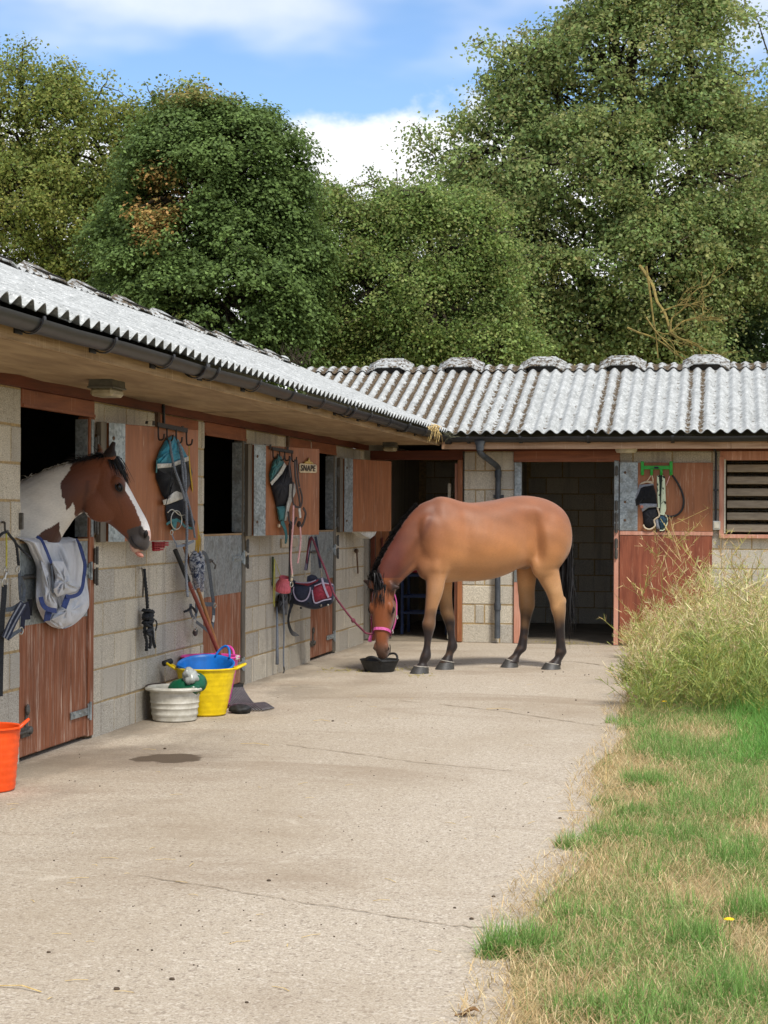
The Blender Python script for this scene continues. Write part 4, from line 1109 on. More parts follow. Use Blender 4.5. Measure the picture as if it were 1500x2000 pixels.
def weed_field(n, y0, y1, hf, rg):
    y = rg.uniform(y0, y1, n); xl = 3.47 - .16 * np.clip((y - 13.6) / 2.5, 0, 1.6) + .10 * np.sin(y * 3); x = xl + rg.random(n) ** .9 * (5.55 - xl)
    return np.stack([x, y, np.zeros(n)], 1), hf(x, y, n)
bs, hs = weed_field(235, 13.5, 18.8, lambda x, y, n: np.clip((.40 + .42 * np.clip((x - 3.3) / .8, 0, 1)) * rg.uniform(.5, 1.28, n), .2, 1.25), rg)
weed_mesh('tall_weeds', bs, hs, PALE + MIDG[:2], rg, 'tall straw coloured seeding weeds at the right, in front of the end row')
bs, hs = weed_field(170, 12.9, 15.6, lambda x, y, n: (.28 + .22 * np.clip((x - 3.3) / .7, 0, 1)) * rg.uniform(.6, 1.2, n), rg)
weed_mesh('green_weeds', bs, hs, MIDG + ['b0ae5e', '84913f'], rg, 'greener wiry weeds along the front of the straw coloured weeds')
def spot(px, py, Y): p = on_plane(px, py, (0, Y, 0), (0, 1, 0)); return p
tall = [(1290, 1075, 15.5), (1395, 1010, 16.2), (1370, 1045, 16.0), (1410, 1090, 15.8), (1450, 1085, 16), (1470, 1060, 16.5), (1340, 1085, 16.2), (1430, 1040, 16.8), (1262, 1120, 15.6), (1490, 1080, 15.8)]
bs = np.array([spot(a, b_, Y) * np.array((1, 1, 0)) + np.array((rg.normal(0, .05), 0, 0)) for a, b_, Y in tall]); hs = np.array([spot(a, b_, Y)[2] for a, b_, Y in tall])
weed_mesh('tall_weed_stems', bs, hs, ['b79a6e', 'c9ae80', 'a79a5a', '9b9a52'], rg, 'few tallest reddish weed stems standing up against the red door', .9)
# dandelions
def dandelion(px, py, z, lab):
    g = on_ground(px, py + z); r_ = thing('dandelion', lab, 'flower', tuple(g), 'dandelions in the verge')
    top = g + np.array((.005, 0, .10)); mb = MB(); mb.tube([g, (g + top) / 2 + np.array((.006, 0, 0)), top], .0022, 5); mb.build('stem', simple('dandelion_stem', '7d8f45', '6a7a3a'), r_)
    mb = MB()
    for k in range(34):
        a = k * 2.4; rr = .021 * math.sqrt((k + 1) / 34); q = np.array((math.cos(a), math.sin(a), 0)); mb.strap([top + q * .002, top + q * rr * .7 + np.array((0, 0, .004)), top + q * rr + np.array((0, 0, .003 - rr * .1))], .005, .0008, (0, 0, 1))
    mb.build('flower_head', simple('dandelion_yellow', 'f2d21a', 'e0b80c', rough=.6), r_)
dandelion(1296, 1372, 24, 'yellow dandelion at the edge of the tall weeds')
dandelion(1421, 1816, 36, 'yellow dandelion low in the dry grass near the front')
# litter on the concrete: straws, grit, a few droppings
mb = MB()
for i in range(90):
    g = on_ground(rnd.uniform(-40, 1200), 1260 + 700 * rnd.random() ** 1.6); 
    if g[0] > edge_x(g[1]) or g[0] < .1: continue
    a = rnd.uniform(0, 6.28); L = rnd.uniform(.02, .09); d = np.array((math.cos(a), math.sin(a), 0)) * L
    mb.strap([g + np.array((0, 0, .003)), g + d / 2 + np.array((rnd.gauss(0, .004), 0, .006)), g + d + np.array((0, 0, .003))], .003, .001, (0, 0, 1))
for (a, b_) in (((0, 1928), (80, 1940)), ((470, 1454), (525, 1457)), ((612, 1409), (645, 1410)), ((950, 1386), (1000, 1387)), ((1183, 1462), (1184, 1535)), ((1190, 1545), (1300, 1520)), ((1090, 1586), (1170, 1590)), ((1180, 1590), (1255, 1562))):
    p, q = on_ground(*a), on_ground(*b_); mb.strap([p + np.array((0, 0, .004)), (p + q) / 2 + np.array((0, .01, .012)), q + np.array((0, 0, .004))], .006, .002, (0, 0, 1))
tag(mb.build('straw', MAT['straw']), 'single pale straws scattered on the concrete', 'straw', kind='stuff')
mb = MB()
for px, py in ((336, 1914), (888, 1774), (921, 1796), (964, 1752), (228, 1933), (482, 1959), (1125, 1368), (1032, 1392), (322, 1463), (650, 1409), (1094, 1599), (972, 1386), (1085, 1317), (1100, 1313), (1142, 1319), (1150, 1318), (770, 1300), (1060, 1313), (525, 1721), (95, 1861)):
    g = on_ground(px, py); s = rnd.uniform(.005, .009); mb.ball(g + np.array((0, 0, s * .4)), (s * 1.3, s, s * .7), 5)
for i in range(160):
    g = on_ground(rnd.uniform(100, 1180), rnd.uniform(1265, 1950)); s = rnd.uniform(.002, .005)
    if .1 < g[0] < edge_x(g[1]): mb.ball(g + np.array((0, 0, s * .4)), (s, s, s * .7), 4)
tag(mb.build('droppings', simple('dropping_crumbs', '3a3127', '57493a', 40, .95)), 'dark crumbs and grit scattered on the concrete', 'crumbs', kind='stuff')
# dry leaf near the front of the yard
g = on_ground(912, 1985); mb = MB(); V = np.zeros((6, 5, 3))
for i in range(6):
    for j in range(5):
        u = i / 5 - .5; v_ = (j / 4 - .5) * math.cos(u * 2.6); V[i, j] = g + np.array((u * .075, v_ * .045, .008 + .02 * abs(v_) + .012 * math.sin(u * 5)))
mb.grid(V); tag(mb.build('dry_leaf', simple('brown_leaf', '6e4f2f', '8d6c44', 60, .8)), 'curled brown dry leaf on the concrete near the front', 'leaf')
# yellowish hay spill beside the rubber bowl
mb = MB()
for (px, py, k, sx) in ((690, 1310, 70, .16), (800, 1307, 40, .12), (815, 1320, 25, .1), (1150, 1258, 40, .3), (1090, 1256, 60, .35), (1240, 1385, 50, .14)):
    for i in range(k):
        g = on_ground(px, py) + np.array((rnd.gauss(0, sx), rnd.gauss(0, .12), .003)); a = rnd.uniform(0, 6.28); d = np.array((math.cos(a), math.sin(a), 0)) * rnd.uniform(.02, .07)
        mb.strap([g, g + d / 2 + np.array((0, 0, .008)), g + d], .004, .001, (0, 0, 1))
tag(mb.build('hay', simple('greenish_hay', 'b3a04e', '8f8a3e', 40, .9)), 'greenish hay spilt round the black feed bowl and at the doorway', 'hay', kind='stuff')
# ================================================================== horses
def fuse(name, mb, voxel, smooth, parent, colour, mat, sculpt=None):
    """grow one continuous skin over overlapping closed shapes"""
    V = np.concatenate(mb.v); base = WLOC[parent.name]
    me = bpy.data.meshes.new('raw'); me.from_pydata(V.tolist(), [], mb.f)
    ob = bpy.data.objects.new('raw', me); COL.objects.link(ob)
    md = ob.modifiers.new('r', 'REMESH'); md.mode = 'VOXEL'; md.voxel_size = voxel; md.adaptivity = 0
    sm = ob.modifiers.new('s', 'SMOOTH'); sm.iterations = smooth; sm.factor = .5
    dg = bpy.context.evaluated_depsgraph_get(); dg.update()
    m2 = bpy.data.meshes.new_from_object(ob.evaluated_get(dg))
    bpy.data.objects.remove(ob); bpy.data.meshes.remove(me)
    n = len(m2.vertices); co = np.zeros(n * 3, np.float32); m2.vertices.foreach_get('co', co); co = co.reshape(-1, 3).astype(float)
    if sculpt:
        ed = np.zeros(len(m2.edges) * 2, np.int32); m2.edges.foreach_get('vertices', ed); ed = ed.reshape(-1, 2); co = sculpt(co, ed)
        m2.vertices.foreach_set('co', co.astype(np.float32).ravel()); m2.update()
    nr = np.zeros(n * 3, np.float32); m2.vertices.foreach_get('normal', nr)
    col = colour(co, nr.reshape(-1, 3))
    m2.vertices.foreach_set('co', (co - base).astype(np.float32).ravel())
    at = m2.color_attributes.new('coat', 'FLOAT_COLOR', 'POINT'); at.data.foreach_set('color', np.concatenate([col, np.ones((n, 1))], 1).astype(np.float32).ravel())
    m2.name = name
    m2.materials.clear()
    return finish(name, m2, mat, parent, base, None, True)
def m_coat(name, rough=.48, spec=.27):
    t = NT(name); a = t.attr('coat'); v = t.coord('Object'); n = t.noise(t.coord('Object', (1, 1, 3)), 60, 4, .6); b_ = t.noise(v, 7, 3, .5)
    c = t.mix(t.ss(n, .35, .65, 0, .22), a, t.mix(1.0, a, (.45, .42, .40), 'MULTIPLY')); c = t.mix(t.ss(b_, .4, .7, 0, .2), c, t.mix(1.0, a, (1.25, 1.18, 1.1), 'MULTIPLY'))
    t.bump(t.m('ADD', t.noise(t.coord('Object', (1, 1, .35)), 150, 3, .6), t.m('MULTIPLY', t.noise(t.coord('Object'), 9, 3, .5), 1.6)), .30, .006)
    return t.done(c, rough, 0, spec, .15)
MAT['coat'] = m_coat('horse_coat')
MAT['eye'] = simple('dark_eye', '0b0806', '140d09', 30, .16, spec=.35)
MAT['nostril'] = simple('nostril_dark', '0d0b0b', '171414', 30, .6)
MAT['mane'] = simple('black_hair', '0d0c0d', '1d1a1a', 60, .5, spec=.3)
MAT['hoof'] = simple('grey_hoof', '4b4a48', '353432', 40, .45, stretch=(1, 1, 8), bump=.3, bscale=60)
MAT['coronet'] = simple('pale_coronet', 'b5b0a6', '8f8a80', 30, .6)
def loft(mb, A, Bp, hw, lat, n=22, taper=0.0, p=.85, pmid=None):
    """closed tube: ring i spans A[i]..B[i], half width hw[i] along lat"""
    A = np.asarray(A, float); Bp = np.asarray(Bp, float); lat = np.asarray(lat, float); k = len(A); V = []
    hw = np.asarray(hw, float); th = np.linspace(0, 2 * np.pi, n, endpoint=False)
    for i in range(k):
        c = (A[i] + Bp[i]) / 2; h = (A[i] - Bp[i]) / 2
        wv = np.sign(np.sin(th)) * np.abs(np.sin(th)) ** p * (1 - taper * (1 - np.cos(th)) / 2)
        L_ = lat if lat.ndim == 1 else lat[i]
        V.append(c + np.outer(np.cos(th), h) + np.outer(wv * hw[i], L_))
    f = [(i * n + j, i * n + (j + 1) % n, (i + 1) * n + (j + 1) % n, (i + 1) * n + j) for i in range(k - 1) for j in range(n)]
    f += [tuple(range(n))[::-1], tuple((k - 1) * n + j for j in range(n))]
    return mb.add(np.concatenate(V), f)
def resamp(A, m=3): return catmull(np.asarray(A, float), m)
def resamp1(a, m=3): return catmull(np.stack([np.asarray(a, float), np.arange(len(a)) * .1, np.zeros(len(a))], 1), m)[:, 0]
# side profile of the head (traced), front line and jaw line, in the photograph's enlarged pixels
HF = [(960, 192), (1040, 235), (1112, 340), (1172, 450), (1225, 545), (1270, 632), (1312, 708), (1348, 772), (1378, 838), (1397, 900), (1404, 960), (1396, 1015), (1386, 1062), (1362, 1094)]
HJ = [(800, 560), (800, 725), (860, 788), (930, 812), (1000, 842), (1058, 886), (1106, 928), (1146, 962), (1172, 992), (1192, 1020), (1218, 1054), (1250, 1088), (1290, 1106), (1332, 1106)]
HW = [.080, .100, .112, .110, .098, .084, .071, .062, .057, .057, .060, .056, .044, .020]
PX2M = 4.6875 * F_PX / 10.49          # enlarged pixels per metre at that head
EYE, NOS = (1093, 490), (1342, 935)

class HeadMap:
    """maps the traced profile to a head posed in space"""
    def __init__(s, poll, down, front, lat, scale=1.0):
        s.p = np.array(poll, float); s.d, s.f, s.l = (unit(np.array(q, float)) for q in (down, front, lat)); s.k = scale
        a = np.array((1370, 1060.)) - np.array((930, 200.)); s.ax = a / np.linalg.norm(a); s.ay = np.array((s.ax[1], -s.ax[0]))
    def __call__(s, q, t=0.0):
        r = (np.array(q, float) - np.array((930, 200.))) / PX2M * s.k
        return s.p + s.d * (r @ s.ax) + s.f * (r @ s.ay) + s.l * t * s.k
def build_head(mb, H, ear_dirs):
    A = resamp([H(q) for q in HF]); Bp = resamp([H(q) for q in HJ]); hw = resamp1(HW) * H.k
    loft(mb, A, Bp, hw, H.l, 26, .30, .8)
    for sgn in (-1, 1):
        mb.ball(H((1085, 470), sgn * .080), np.array((.060, .046, .030)) * H.k, 9, 0, np.stack([H.d, H.f, H.l], 1))           # brow
        mb.ball(H((935, 640), sgn * .052), np.array((.125, .125, .036)) * H.k, 10, 0, np.stack([H.d, H.f, H.l], 1))           # cheek
        mb.bar(H((1120, 590), sgn * .082), H((1190, 740), sgn * .062), .02 * H.k, .016 * H.k, H.l)                            # facial crest
        mb.ball(H((1335, 915), sgn * .046), np.array((.040, .030, .022)) * H.k, 8, 0, np.stack([H.d, H.f, H.l], 1))            # nostril rim
        mb.ball(H((1270, 1010), sgn * .030), np.array((.045, .05, .026)) * H.k, 8, 0, np.stack([H.d, H.f, H.l], 1))           # lip
        (bx, tip, fwd) = ear_dirs[0 if sgn < 0 else 1]
        base = H(bx, sgn * .052); tp = base + tip; k = 8; P = []; R = []
        for i in range(k):
            s = i / (k - 1); P.append(base + (tp - base) * s + fwd * math.sin(s * math.pi) * .012); R.append(H.k * (.014 + .032 * math.sin(min(1, s * 1.25 + .22) * math.pi * .86)) * (1 - .55 * s ** 3))
        mb.tube(P, R, 10, sq=(1, .55))
    mb.ball(H((1255, 1062)), np.array((.042, .036, .036)) * H.k, 8, 0, np.stack([H.d, H.f, H.l], 1))                            # chin
def head_bits(parent, H, visible=(-1, 1)):
    R = np.stack([H.d, H.f, H.l], 1)
    for sgn in visible:
        mb = MB(); mb.ball(H(EYE, sgn * .099), np.array((.025, .0185, .0185)) * H.k, 10, 0, R); e = mb.build('eye', MAT['eye'], parent, smooth=True)
        mb = MB(); a = np.linspace(0, 2 * np.pi, 17); P = np.array([H(EYE, sgn * (.109 - .006 * abs(math.cos(q)))) + (H.d * math.cos(q) * .0275 + H.f * math.sin(q) * .0185) * H.k for q in a])
        mb.tube(P, .0055 * H.k, 6, cap=False); mb.build('eyelid', MAT['nostril'], e, smooth=True)
        mb = MB(); P = [H((NOS[0] - 4 + 12 * math.sin(s * 3), NOS[1] + (s - .5) * 85), sgn * ((.0630 if H.k < 1.05 else .055) - .014 * abs(s - .5))) for s in np.linspace(0, 1, 7)]
        mb.tube(P, np.array([.005, .012, .017, .018, .015, .010, .005]) * H.k, 8, sq=(1, .55)); mb.build('nostril', MAT['nostril'], parent, smooth=True)
        mb = MB(); P = [H(q, sgn * w_) for q, w_ in (((1212, 958), .053), ((1228, 1004), .056), ((1262, 1046), .0555), ((1305, 1072), .048), ((1345, 1082), .030))]
        mb.tube(catmull(P, 4), .0036 * H.k, 5); mb.build('mouth_line', MAT['nostril'], parent)
def hair(name, roots, dirs, L, rg, mat, parent, w=.008, drop=.9, spread=.25, seg=5):
    """many thin flat locks falling from roots"""
    n = len(roots); P = np.array(roots, float); D = unit(np.array(dirs, float) + rg.normal(0, spread, (n, 3))); Ls = L * rg.uniform(.7, 1.15, n)
    rows = []; S = unit(np.cross(D, rg.normal(0, 1, (n, 3)))); step = (Ls / seg)[:, None]
    for k in range(seg + 1):
        ww = w * (1 - .85 * (k / seg) ** 2); rows += [P - S * ww / 2, P + S * ww / 2]
        D = unit(D + np.array((0, 0, -drop / seg * 2)) + rg.normal(0, .05, (n, 3))); P = P + D * step
    V = np.stack(rows, 1).reshape(-1, 3); m = 2 * (seg + 1); i0 = np.arange(n)[:, None] * m
    F = np.concatenate([i0 + np.array([[2 * k, 2 * k + 1, 2 * k + 3, 2 * k + 2]]) for k in range(seg)], 1).reshape(-1)
    return big_mesh(name, V, F, np.full(len(F) // 4, 4), mat, parent)
def inpoly(q, poly):
    x, y = q[:, 0], q[:, 1]; r = np.zeros(len(q), bool); k = len(poly); j = k - 1
    for i in range(k):
        xi, yi = poly[i]; xj, yj = poly[j]
        if yi != yj: r ^= ((yi > y) != (yj > y)) & (x < (xj - xi) * (y - yi) / (yj - yi) + xi)
        j = i
    return r
def wob(P, s, a): return a * (np.sin(P[:, 0] * s + 1.3 * np.sin(P[:, 2] * s * .8)) * .5 + np.sin(P[:, 1] * s * 1.3 + P[:, 2] * s * 1.7 + 1.1) * .5)

# ------------------------------------------------------------------ the bay gelding eating from the bowl
HA = math.radians(33); HH = np.array((-math.cos(HA), -math.sin(HA), 0)); HL = np.array((math.sin(HA), -math.cos(HA), 0)); HP = np.array((1.83, 16.85, 0))
def hp(cx, cy, t=0.0): return on_plane(680 + cx / 3.1915, 920 + cy / 3.1915, HP + HL * t, HL)
bay = thing('horse', 'bright bay horse in a pink headcollar with its head down in a black feed bowl', 'horse', (HP[0], HP[1], 0))
mb = MB()
TR = [(446, 430, 560, .05), (456, 330, 625, .14), (482, 255, 672, .18), (530, 172, 692, .205), (580, 156, 698, .225), (640, 168, 694, .245), (700, 188, 688, .262), (765, 196, 688, .275), (830, 191, 684, .280), (900, 181, 671, .276), (970, 166, 648, .262),
      (1030, 156, 618, .245), (1090, 151, 592, .235), (1150, 156, 590, .240), (1220, 172, 590, .245), (1285, 206, 585, .230), (1330, 250, 560, .19), (1356, 300, 500, .13), (1366, 350, 430, .06)]
A = resamp([hp(x, a) for x, a, b, w in TR]); Bq = resamp([hp(x, b) for x, a, b, w in TR]); hw = resamp1([w for *_, w in TR])
loft(mb, A, Bq, hw, HL, 28, -.10, .82)
NK = [(600, 165, 560, 690, .20), (505, 180, 455, 640, .175), (435, 215, 425, 612, .135), (365, 292, 402, 628, .108), (305, 380, 372, 652, .092), (250, 470, 340, 682, .082), (205, 555, 312, 712, .074), (178, 630, 290, 760, .066), (185, 700, 285, 800, .055)]
loft(mb, resamp([hp(a, b) for a, b, c, d, w in NK]), resamp([hp(c, d) for a, b, c, d, w in NK]), resamp1([w for *_, w in NK]), HL, 24, -.15, .9)
CM = 1 / (3.1915 * F_PX / 16.7)
def ball_at(cx, cy, t, rs, rt, rz, tilt=0.0):
    R = np.stack([HH * math.cos(tilt) + np.array((0, 0, math.sin(tilt))), HL, -HH * math.sin(tilt) + np.array((0, 0, math.cos(tilt)))], 1); mb.ball(hp(cx, cy, t), (rs, rt, rz), 14, 0, R)
for sg in (1, -1):
    ball_at(1248, 440, sg * .135, .215, .150, .33, .10)        # thigh
    ball_at(860, 470, sg * .045, .40, .250, .245)               # barrel
    ball_at(1225, 575, sg * .165, .15, .085, .17, .25)         # stifle
    ball_at(545, 450, sg * .125, .155, .105, .30, -.28)        # shoulder
    ball_at(560, 590, sg * .135, .12, .085, .16)              # elbow
    ball_at(480, 600, sg * .09, .08, .085, .12)                # breast
ball_at(1095, 580, 0, .09, .055, .06)
def leg(t, pts):
    P = resamp([hp(x, y, t) for x, y, w in pts], 4); R = resamp1([w / 2 * CM / .95 for *_, w in pts], 4); mb.tube(P, R, 16, sq=(1, 1)); return P
def leg2(t, pts):
    """elliptical leg: depth along the heading, thinner across"""
    P = resamp([hp(x, y, t) for x, y, w in pts], 4); R = resamp1([w / 2 * CM / .95 for *_, w in pts], 4)
    s_ = np.clip((1.05 - P[:, 2]) / .3, 0, 1); P = P - HL * (np.sign(t) * .055 * (1 - s_))[:, None]
    A_ = P + HH * R[:, None]; B_ = P - HH * R[:, None]; loft(mb, A_, B_, R * (.84 - .22 * (1 - s_)), HL, 16, 0, .95); return P
NF = [(560, 545, 60), (560, 590, 118), (556, 640, 128), (548, 705, 116), (534, 780, 98), (519, 850, 78), (509, 910, 72), (503, 955, 82), (502, 1000, 62), (497, 1050, 46), (491, 1100, 44), (486, 1140, 62), (480, 1168, 68), (466, 1195, 54), (455, 1216, 80), (452, 1238, 104)]
FF = [(575, 545, 60), (580, 600, 110), (588, 650, 116), (598, 740, 98), (608, 820, 84), (616, 880, 84), (630, 930, 74), (638, 985, 52), (645, 1040, 45), (650, 1080, 62), (646, 1108, 66), (632, 1138, 52), (616, 1172, 74), (610, 1196, 98)]
NH = [(1232, 470, 80), (1234, 540, 165), (1240, 610, 176), (1262, 685, 140), (1284, 755, 106), (1304, 815, 100), (1310, 860, 96), (1316, 910, 76), (1320, 970, 62), (1323, 1035, 57), (1326, 1095, 62), (1326, 1130, 74), (1316, 1158, 60), (1290, 1190, 78), (1278, 1212, 104)]
FH = [(1112, 500, 80), (1110, 560, 150), (1106, 640, 138), (1108, 720, 112), (1112, 785, 102), (1114, 840, 102), (1110, 890, 78), (1104, 950, 60), (1096, 1020, 55), (1086, 1080, 62), (1074, 1115, 74), (1052, 1142, 58), (1030, 1168, 76), (1018, 1194, 100)]
TW = .165
for t_, pts in ((TW, NF), (-TW, FF), (TW, NH), (-TW, FH)): leg2(t_, pts)
for t_, cx, cy in ((TW, 1340, 812), (-TW, 1146, 812)): ball_at(cx, cy, t_, .032, .032, .05)      # point of hock
for t_, cx, cy in ((TW, 496, 955), (-TW, 622, 900)): ball_at(cx, cy, t_, .056, .05, .06)
to_cam = unit((C_POS - hp(210, 850)) * np.array((1, 1, 0)))
FA = math.radians(-16); ff = np.array((to_cam[0] * math.cos(FA) - to_cam[1] * math.sin(FA), to_cam[0] * math.sin(FA) + to_cam[1] * math.cos(FA), 0))
HB = HeadMap(hp(212, 705) + ff * .02, (0, 0, -1) + ff * -.04, ff + np.array((0, 0, -.04)), np.cross((0, 0, -1), ff), 1.10)
out = HB.l
ears = [((950, 215), -out * .115 + np.array((0, 0, -.012)) - ff * .02, ff * .6), ((950, 215), out * .125 + np.array((0, 0, .050)) - ff * .02, ff * .6)]
build_head(mb, HB, ears)
def bay_colour(P, N):
    s = (P - HP) @ HH; z = P[:, 2]; t = (P - HP) @ HL
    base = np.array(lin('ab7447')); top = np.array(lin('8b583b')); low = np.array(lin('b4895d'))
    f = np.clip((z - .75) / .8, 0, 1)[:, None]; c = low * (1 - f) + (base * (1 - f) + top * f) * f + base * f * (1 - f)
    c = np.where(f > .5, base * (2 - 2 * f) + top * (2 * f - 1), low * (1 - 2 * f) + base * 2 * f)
    neck = np.clip((s - .42) / .5, 0, 1)[:, None]; c = c * (1 - neck) + np.array(lin('5c2d22')) * neck
    dark = np.array(lin('241c1b')); k = np.clip((.61 + wob(P, 17, .07) - z) / .20, 0, 1) ** .65; k = k * (1 - .10 * np.clip(wob(P, 31, 1), 0, 1))
    # the head hangs low but is not dark legged
    hd = HB.p; inhead = (np.linalg.norm((P - hd)[:, :2], axis=1) < .34) & ((P - HP) @ HH > .72) & (z < hd[2] + .06)
    k[inhead] = 0
    far = (t < -.03) & (z < .8) & ~inhead; k = np.maximum(k, np.where(far, np.clip((.82 - z) / .35, 0, 1) * .6, 0))  # far legs darker higher up: their shade painted into the coat
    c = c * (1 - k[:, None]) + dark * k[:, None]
    # head: warm brown with a dark muzzle and dark round the eye
    x = (hd[2] - z); mz = np.clip((x - .52) / .10, 0, 1) * inhead; hb = np.array(lin('7f4828')); c[inhead] = hb
    c = c * (1 - mz[:, None] * .8) + np.array(lin('5a4a41')) * mz[:, None] * .8
    for sg in (1, -1):
        d = np.linalg.norm(P - HB((1110, 540), sg * .1), axis=1); g = np.clip(1 - d / .085, 0, 1) * .75; c = c * (1 - g[:, None]) + np.array(lin('2a1d17')) * g[:, None]
        e = np.linalg.norm(P - (HB((950, 215), sg * .052) + ears[0 if sg < 0 else 1][1] * .8), axis=1); g = np.clip(1.6 - e / .075, 0, 1) * .92; c = c * (1 - g[:, None]) + dark * g[:, None]
    # dark sheath; shade in the flank and before the shoulder painted into the coat
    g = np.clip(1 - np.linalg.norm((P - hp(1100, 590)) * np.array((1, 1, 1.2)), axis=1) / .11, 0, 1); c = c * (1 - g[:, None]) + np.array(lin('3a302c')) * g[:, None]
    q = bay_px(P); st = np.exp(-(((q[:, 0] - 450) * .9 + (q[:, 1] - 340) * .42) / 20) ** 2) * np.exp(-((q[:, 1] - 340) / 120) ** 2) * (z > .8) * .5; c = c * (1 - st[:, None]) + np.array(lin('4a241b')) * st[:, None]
    return np.clip(c * (1 + wob(P, 9, .10) + wob(P, 23, .06))[:, None], 0, 1)
_o, _x, _y = hp(0, 0), hp(1000, 0), hp(0, 1000)
def bay_px(P):
    """photo coordinates (traced ones) of a point of the body, flattened onto the horse's mid plane"""
    q = P - HL * ((P - HP) @ HL)[:, None]; d = q - C_POS; z = d @ C_FWD
    return np.stack([(750 + F_PX * (d @ C_RIGHT) / z - 680) * 3.1915, (1000 - F_PX * (d @ C_UP) / z - 920) * 3.1915], 1)
MUSCLE = [(1070, 420, 40, 95, 0, -.040), (1098, 235, 50, 36, .2, .016), (668, 420, 24, 150, .05, -.018), (545, 330, 42, 120, -.35, .018), (592, 555, 66, 60, 0, .020), (648, 640, 34, 40, 0, -.014), (880, 500, 190, 95, 0, .022), (1262, 400, 90, 120, 0, .020),
          (1185, 545, 46, 46, 0, .018), (1116, 400, 15, 75, -.06, -.034), (1126, 500, 13, 45, 0, -.034), (1150, 400, 20, 90, -.06, .012), (1275, 598, 70, 12, -.15, -.010), (1345, 470, 18, 120, 0, -.008), (472, 300, 24, 90, .42, -.018), (430, 440, 24, 90, .45, -.020), (400, 560, 20, 60, .6, -.014), (480, 600, 26, 40, 0, .014), (530, 620, 14, 46, 0, -.016),
          (350, 470, 26, 110, .55, .012), (330, 640, 14, 70, .8, -.012), (760, 640, 160, 10, .02, -.006), (900, 330, 200, 40, 0, -.008), (1215, 250, 80, 40, .2, .008), (1235, 690, 16, 60, .3, -.008), (1290, 680, 20, 60, .2, .008), (760, 420, 40, 110, 0, .008), (600, 230, 60, 40, 0, -.012), (1010, 330, 60, 60, 0, -.010)]
def bay_sculpt(co, ed):
    n = len(co); t_ = (co - HP) @ HL; z = co[:, 2]; q = bay_px(co)
    w = np.clip((z - .80) / .22, 0, 1) * np.clip((q[:, 0] - 330) / 120, 0, 1); deg = np.bincount(ed.ravel(), minlength=n).astype(float)
    for it in range(34):
        acc = np.stack([np.bincount(ed[:, 0], co[ed[:, 1], k], n) + np.bincount(ed[:, 1], co[ed[:, 0], k], n) for k in range(3)], 1)
        co = co + (acc / deg[:, None] - co) * (w * .6)[:, None]
    t_ = (co - HP) @ HL; q = bay_px(co); d = np.zeros(n)
    for cx, cy, sx, sy, a, amp in MUSCLE:
        u = (q[:, 0] - cx) * math.cos(a) + (q[:, 1] - cy) * math.sin(a); v = -(q[:, 0] - cx) * math.sin(a) + (q[:, 1] - cy) * math.cos(a)
        d += amp * np.exp(-(u / sx) ** 2 / 2 - (v / sy) ** 2 / 2)
    d += .0008 * np.sin(q[:, 0] * .115 + q[:, 1] * .03) * np.exp(-((q[:, 0] - 830) / 130) ** 2 - ((q[:, 1] - 450) / 110) ** 2)
    k = np.clip(np.abs(t_) / .09, 0, 1) * (z > .62)
    return co + HL * (np.sign(t_) * d * k)[:, None]
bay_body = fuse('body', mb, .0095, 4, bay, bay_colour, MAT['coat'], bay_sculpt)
head_bits(bay, HB)
def hoof(parent, toe, heel, topf, topb, t, zdrop=0.0):
    a = hp(*toe, t); b = hp(*heel, t); a[2] = 0; b[2] = 0
    u = unit(a - b); L = np.linalg.norm(a - b); c0 = (a + b) / 2; cf, cb = hp(*topf, t), hp(*topb, t); c1 = (cf + cb) / 2; L1 = np.linalg.norm((cf - cb)[:2]) * .98
    side = np.array((-u[1], u[0], 0)); th = np.linspace(0, 2 * np.pi, 20, endpoint=False); mbh = MB(); V = []
    for k in range(6):
        s = k / 5; c = c0 * (1 - s) + c1 * s; LL = L * (1 - s) + L1 * s; zt = (cf[2] - cb[2]) * s
        V.append(c + np.outer(np.cos(th) * LL / 2, u) + np.outer(np.sin(th) * LL * .42, side) + np.outer(np.cos(th) * zt / 2, (0, 0, 1)))
    V = np.array(V); V[..., 2] = np.maximum(V[..., 2], 0.001); mbh.grid(V, closed_u=True); mbh.add(V[0], [tuple(range(20))[::-1]]); mbh.add(V[-1], [tuple(range(20))])
    h_ = mbh.build('hoof', MAT['hoof'], parent, smooth=.7)
    mbh = MB(); mbh.tube(np.vstack([V[-1] , V[-1][:1]]) + np.array((0, 0, -.004)), .0045, 6, cap=False); mbh.build('coronet_band', MAT['coronet'], h_, smooth=True)
hoof(bay, (385, 1268), (500, 1268), (413, 1212), (500, 1218), TW)
hoof(bay, (543, 1232), (658, 1232), (578, 1176), (658, 1190), -TW)
hoof(bay, (1205, 1238), (1320, 1238), (1234, 1192), (1320, 1206), TW)
hoof(bay, (950, 1222), (1056, 1222), (984, 1170), (1056, 1194), -TW)
rg = np.random.default_rng(8)
cr = resamp([hp(a, b) for a, b, *_ in NK[2:]], 14); k = rg.integers(0, len(cr), 900); u_ = k / len(cr)
hair('mane', cr[k] + rg.normal(0, .012, (900, 3)) + np.array((0, 0, .01)), np.tile(HH * .45 - HL * .55 + np.array((0, 0, .0)), (900, 1)), .17, rg, MAT['mane'], bay, .008, 1.5, .10, 5)
pl = hp(182, 650); n = 260
hair('mane', pl + rg.normal(0, .03, (n, 3)), np.tile(ff * .15 + np.array((0, 0, -.6)) - out * .35, (n, 1)), .12, rg, MAT['mane'], bay, .008, .9, .14, 5)
n = 380; rt = HB((985, 205)) + out * rg.normal(0, .024, (n, 1)) + np.array((0, 0, 1)) * rg.uniform(-.03, .045, (n, 1)) + ff * rg.uniform(-.03, .012, (n, 1))
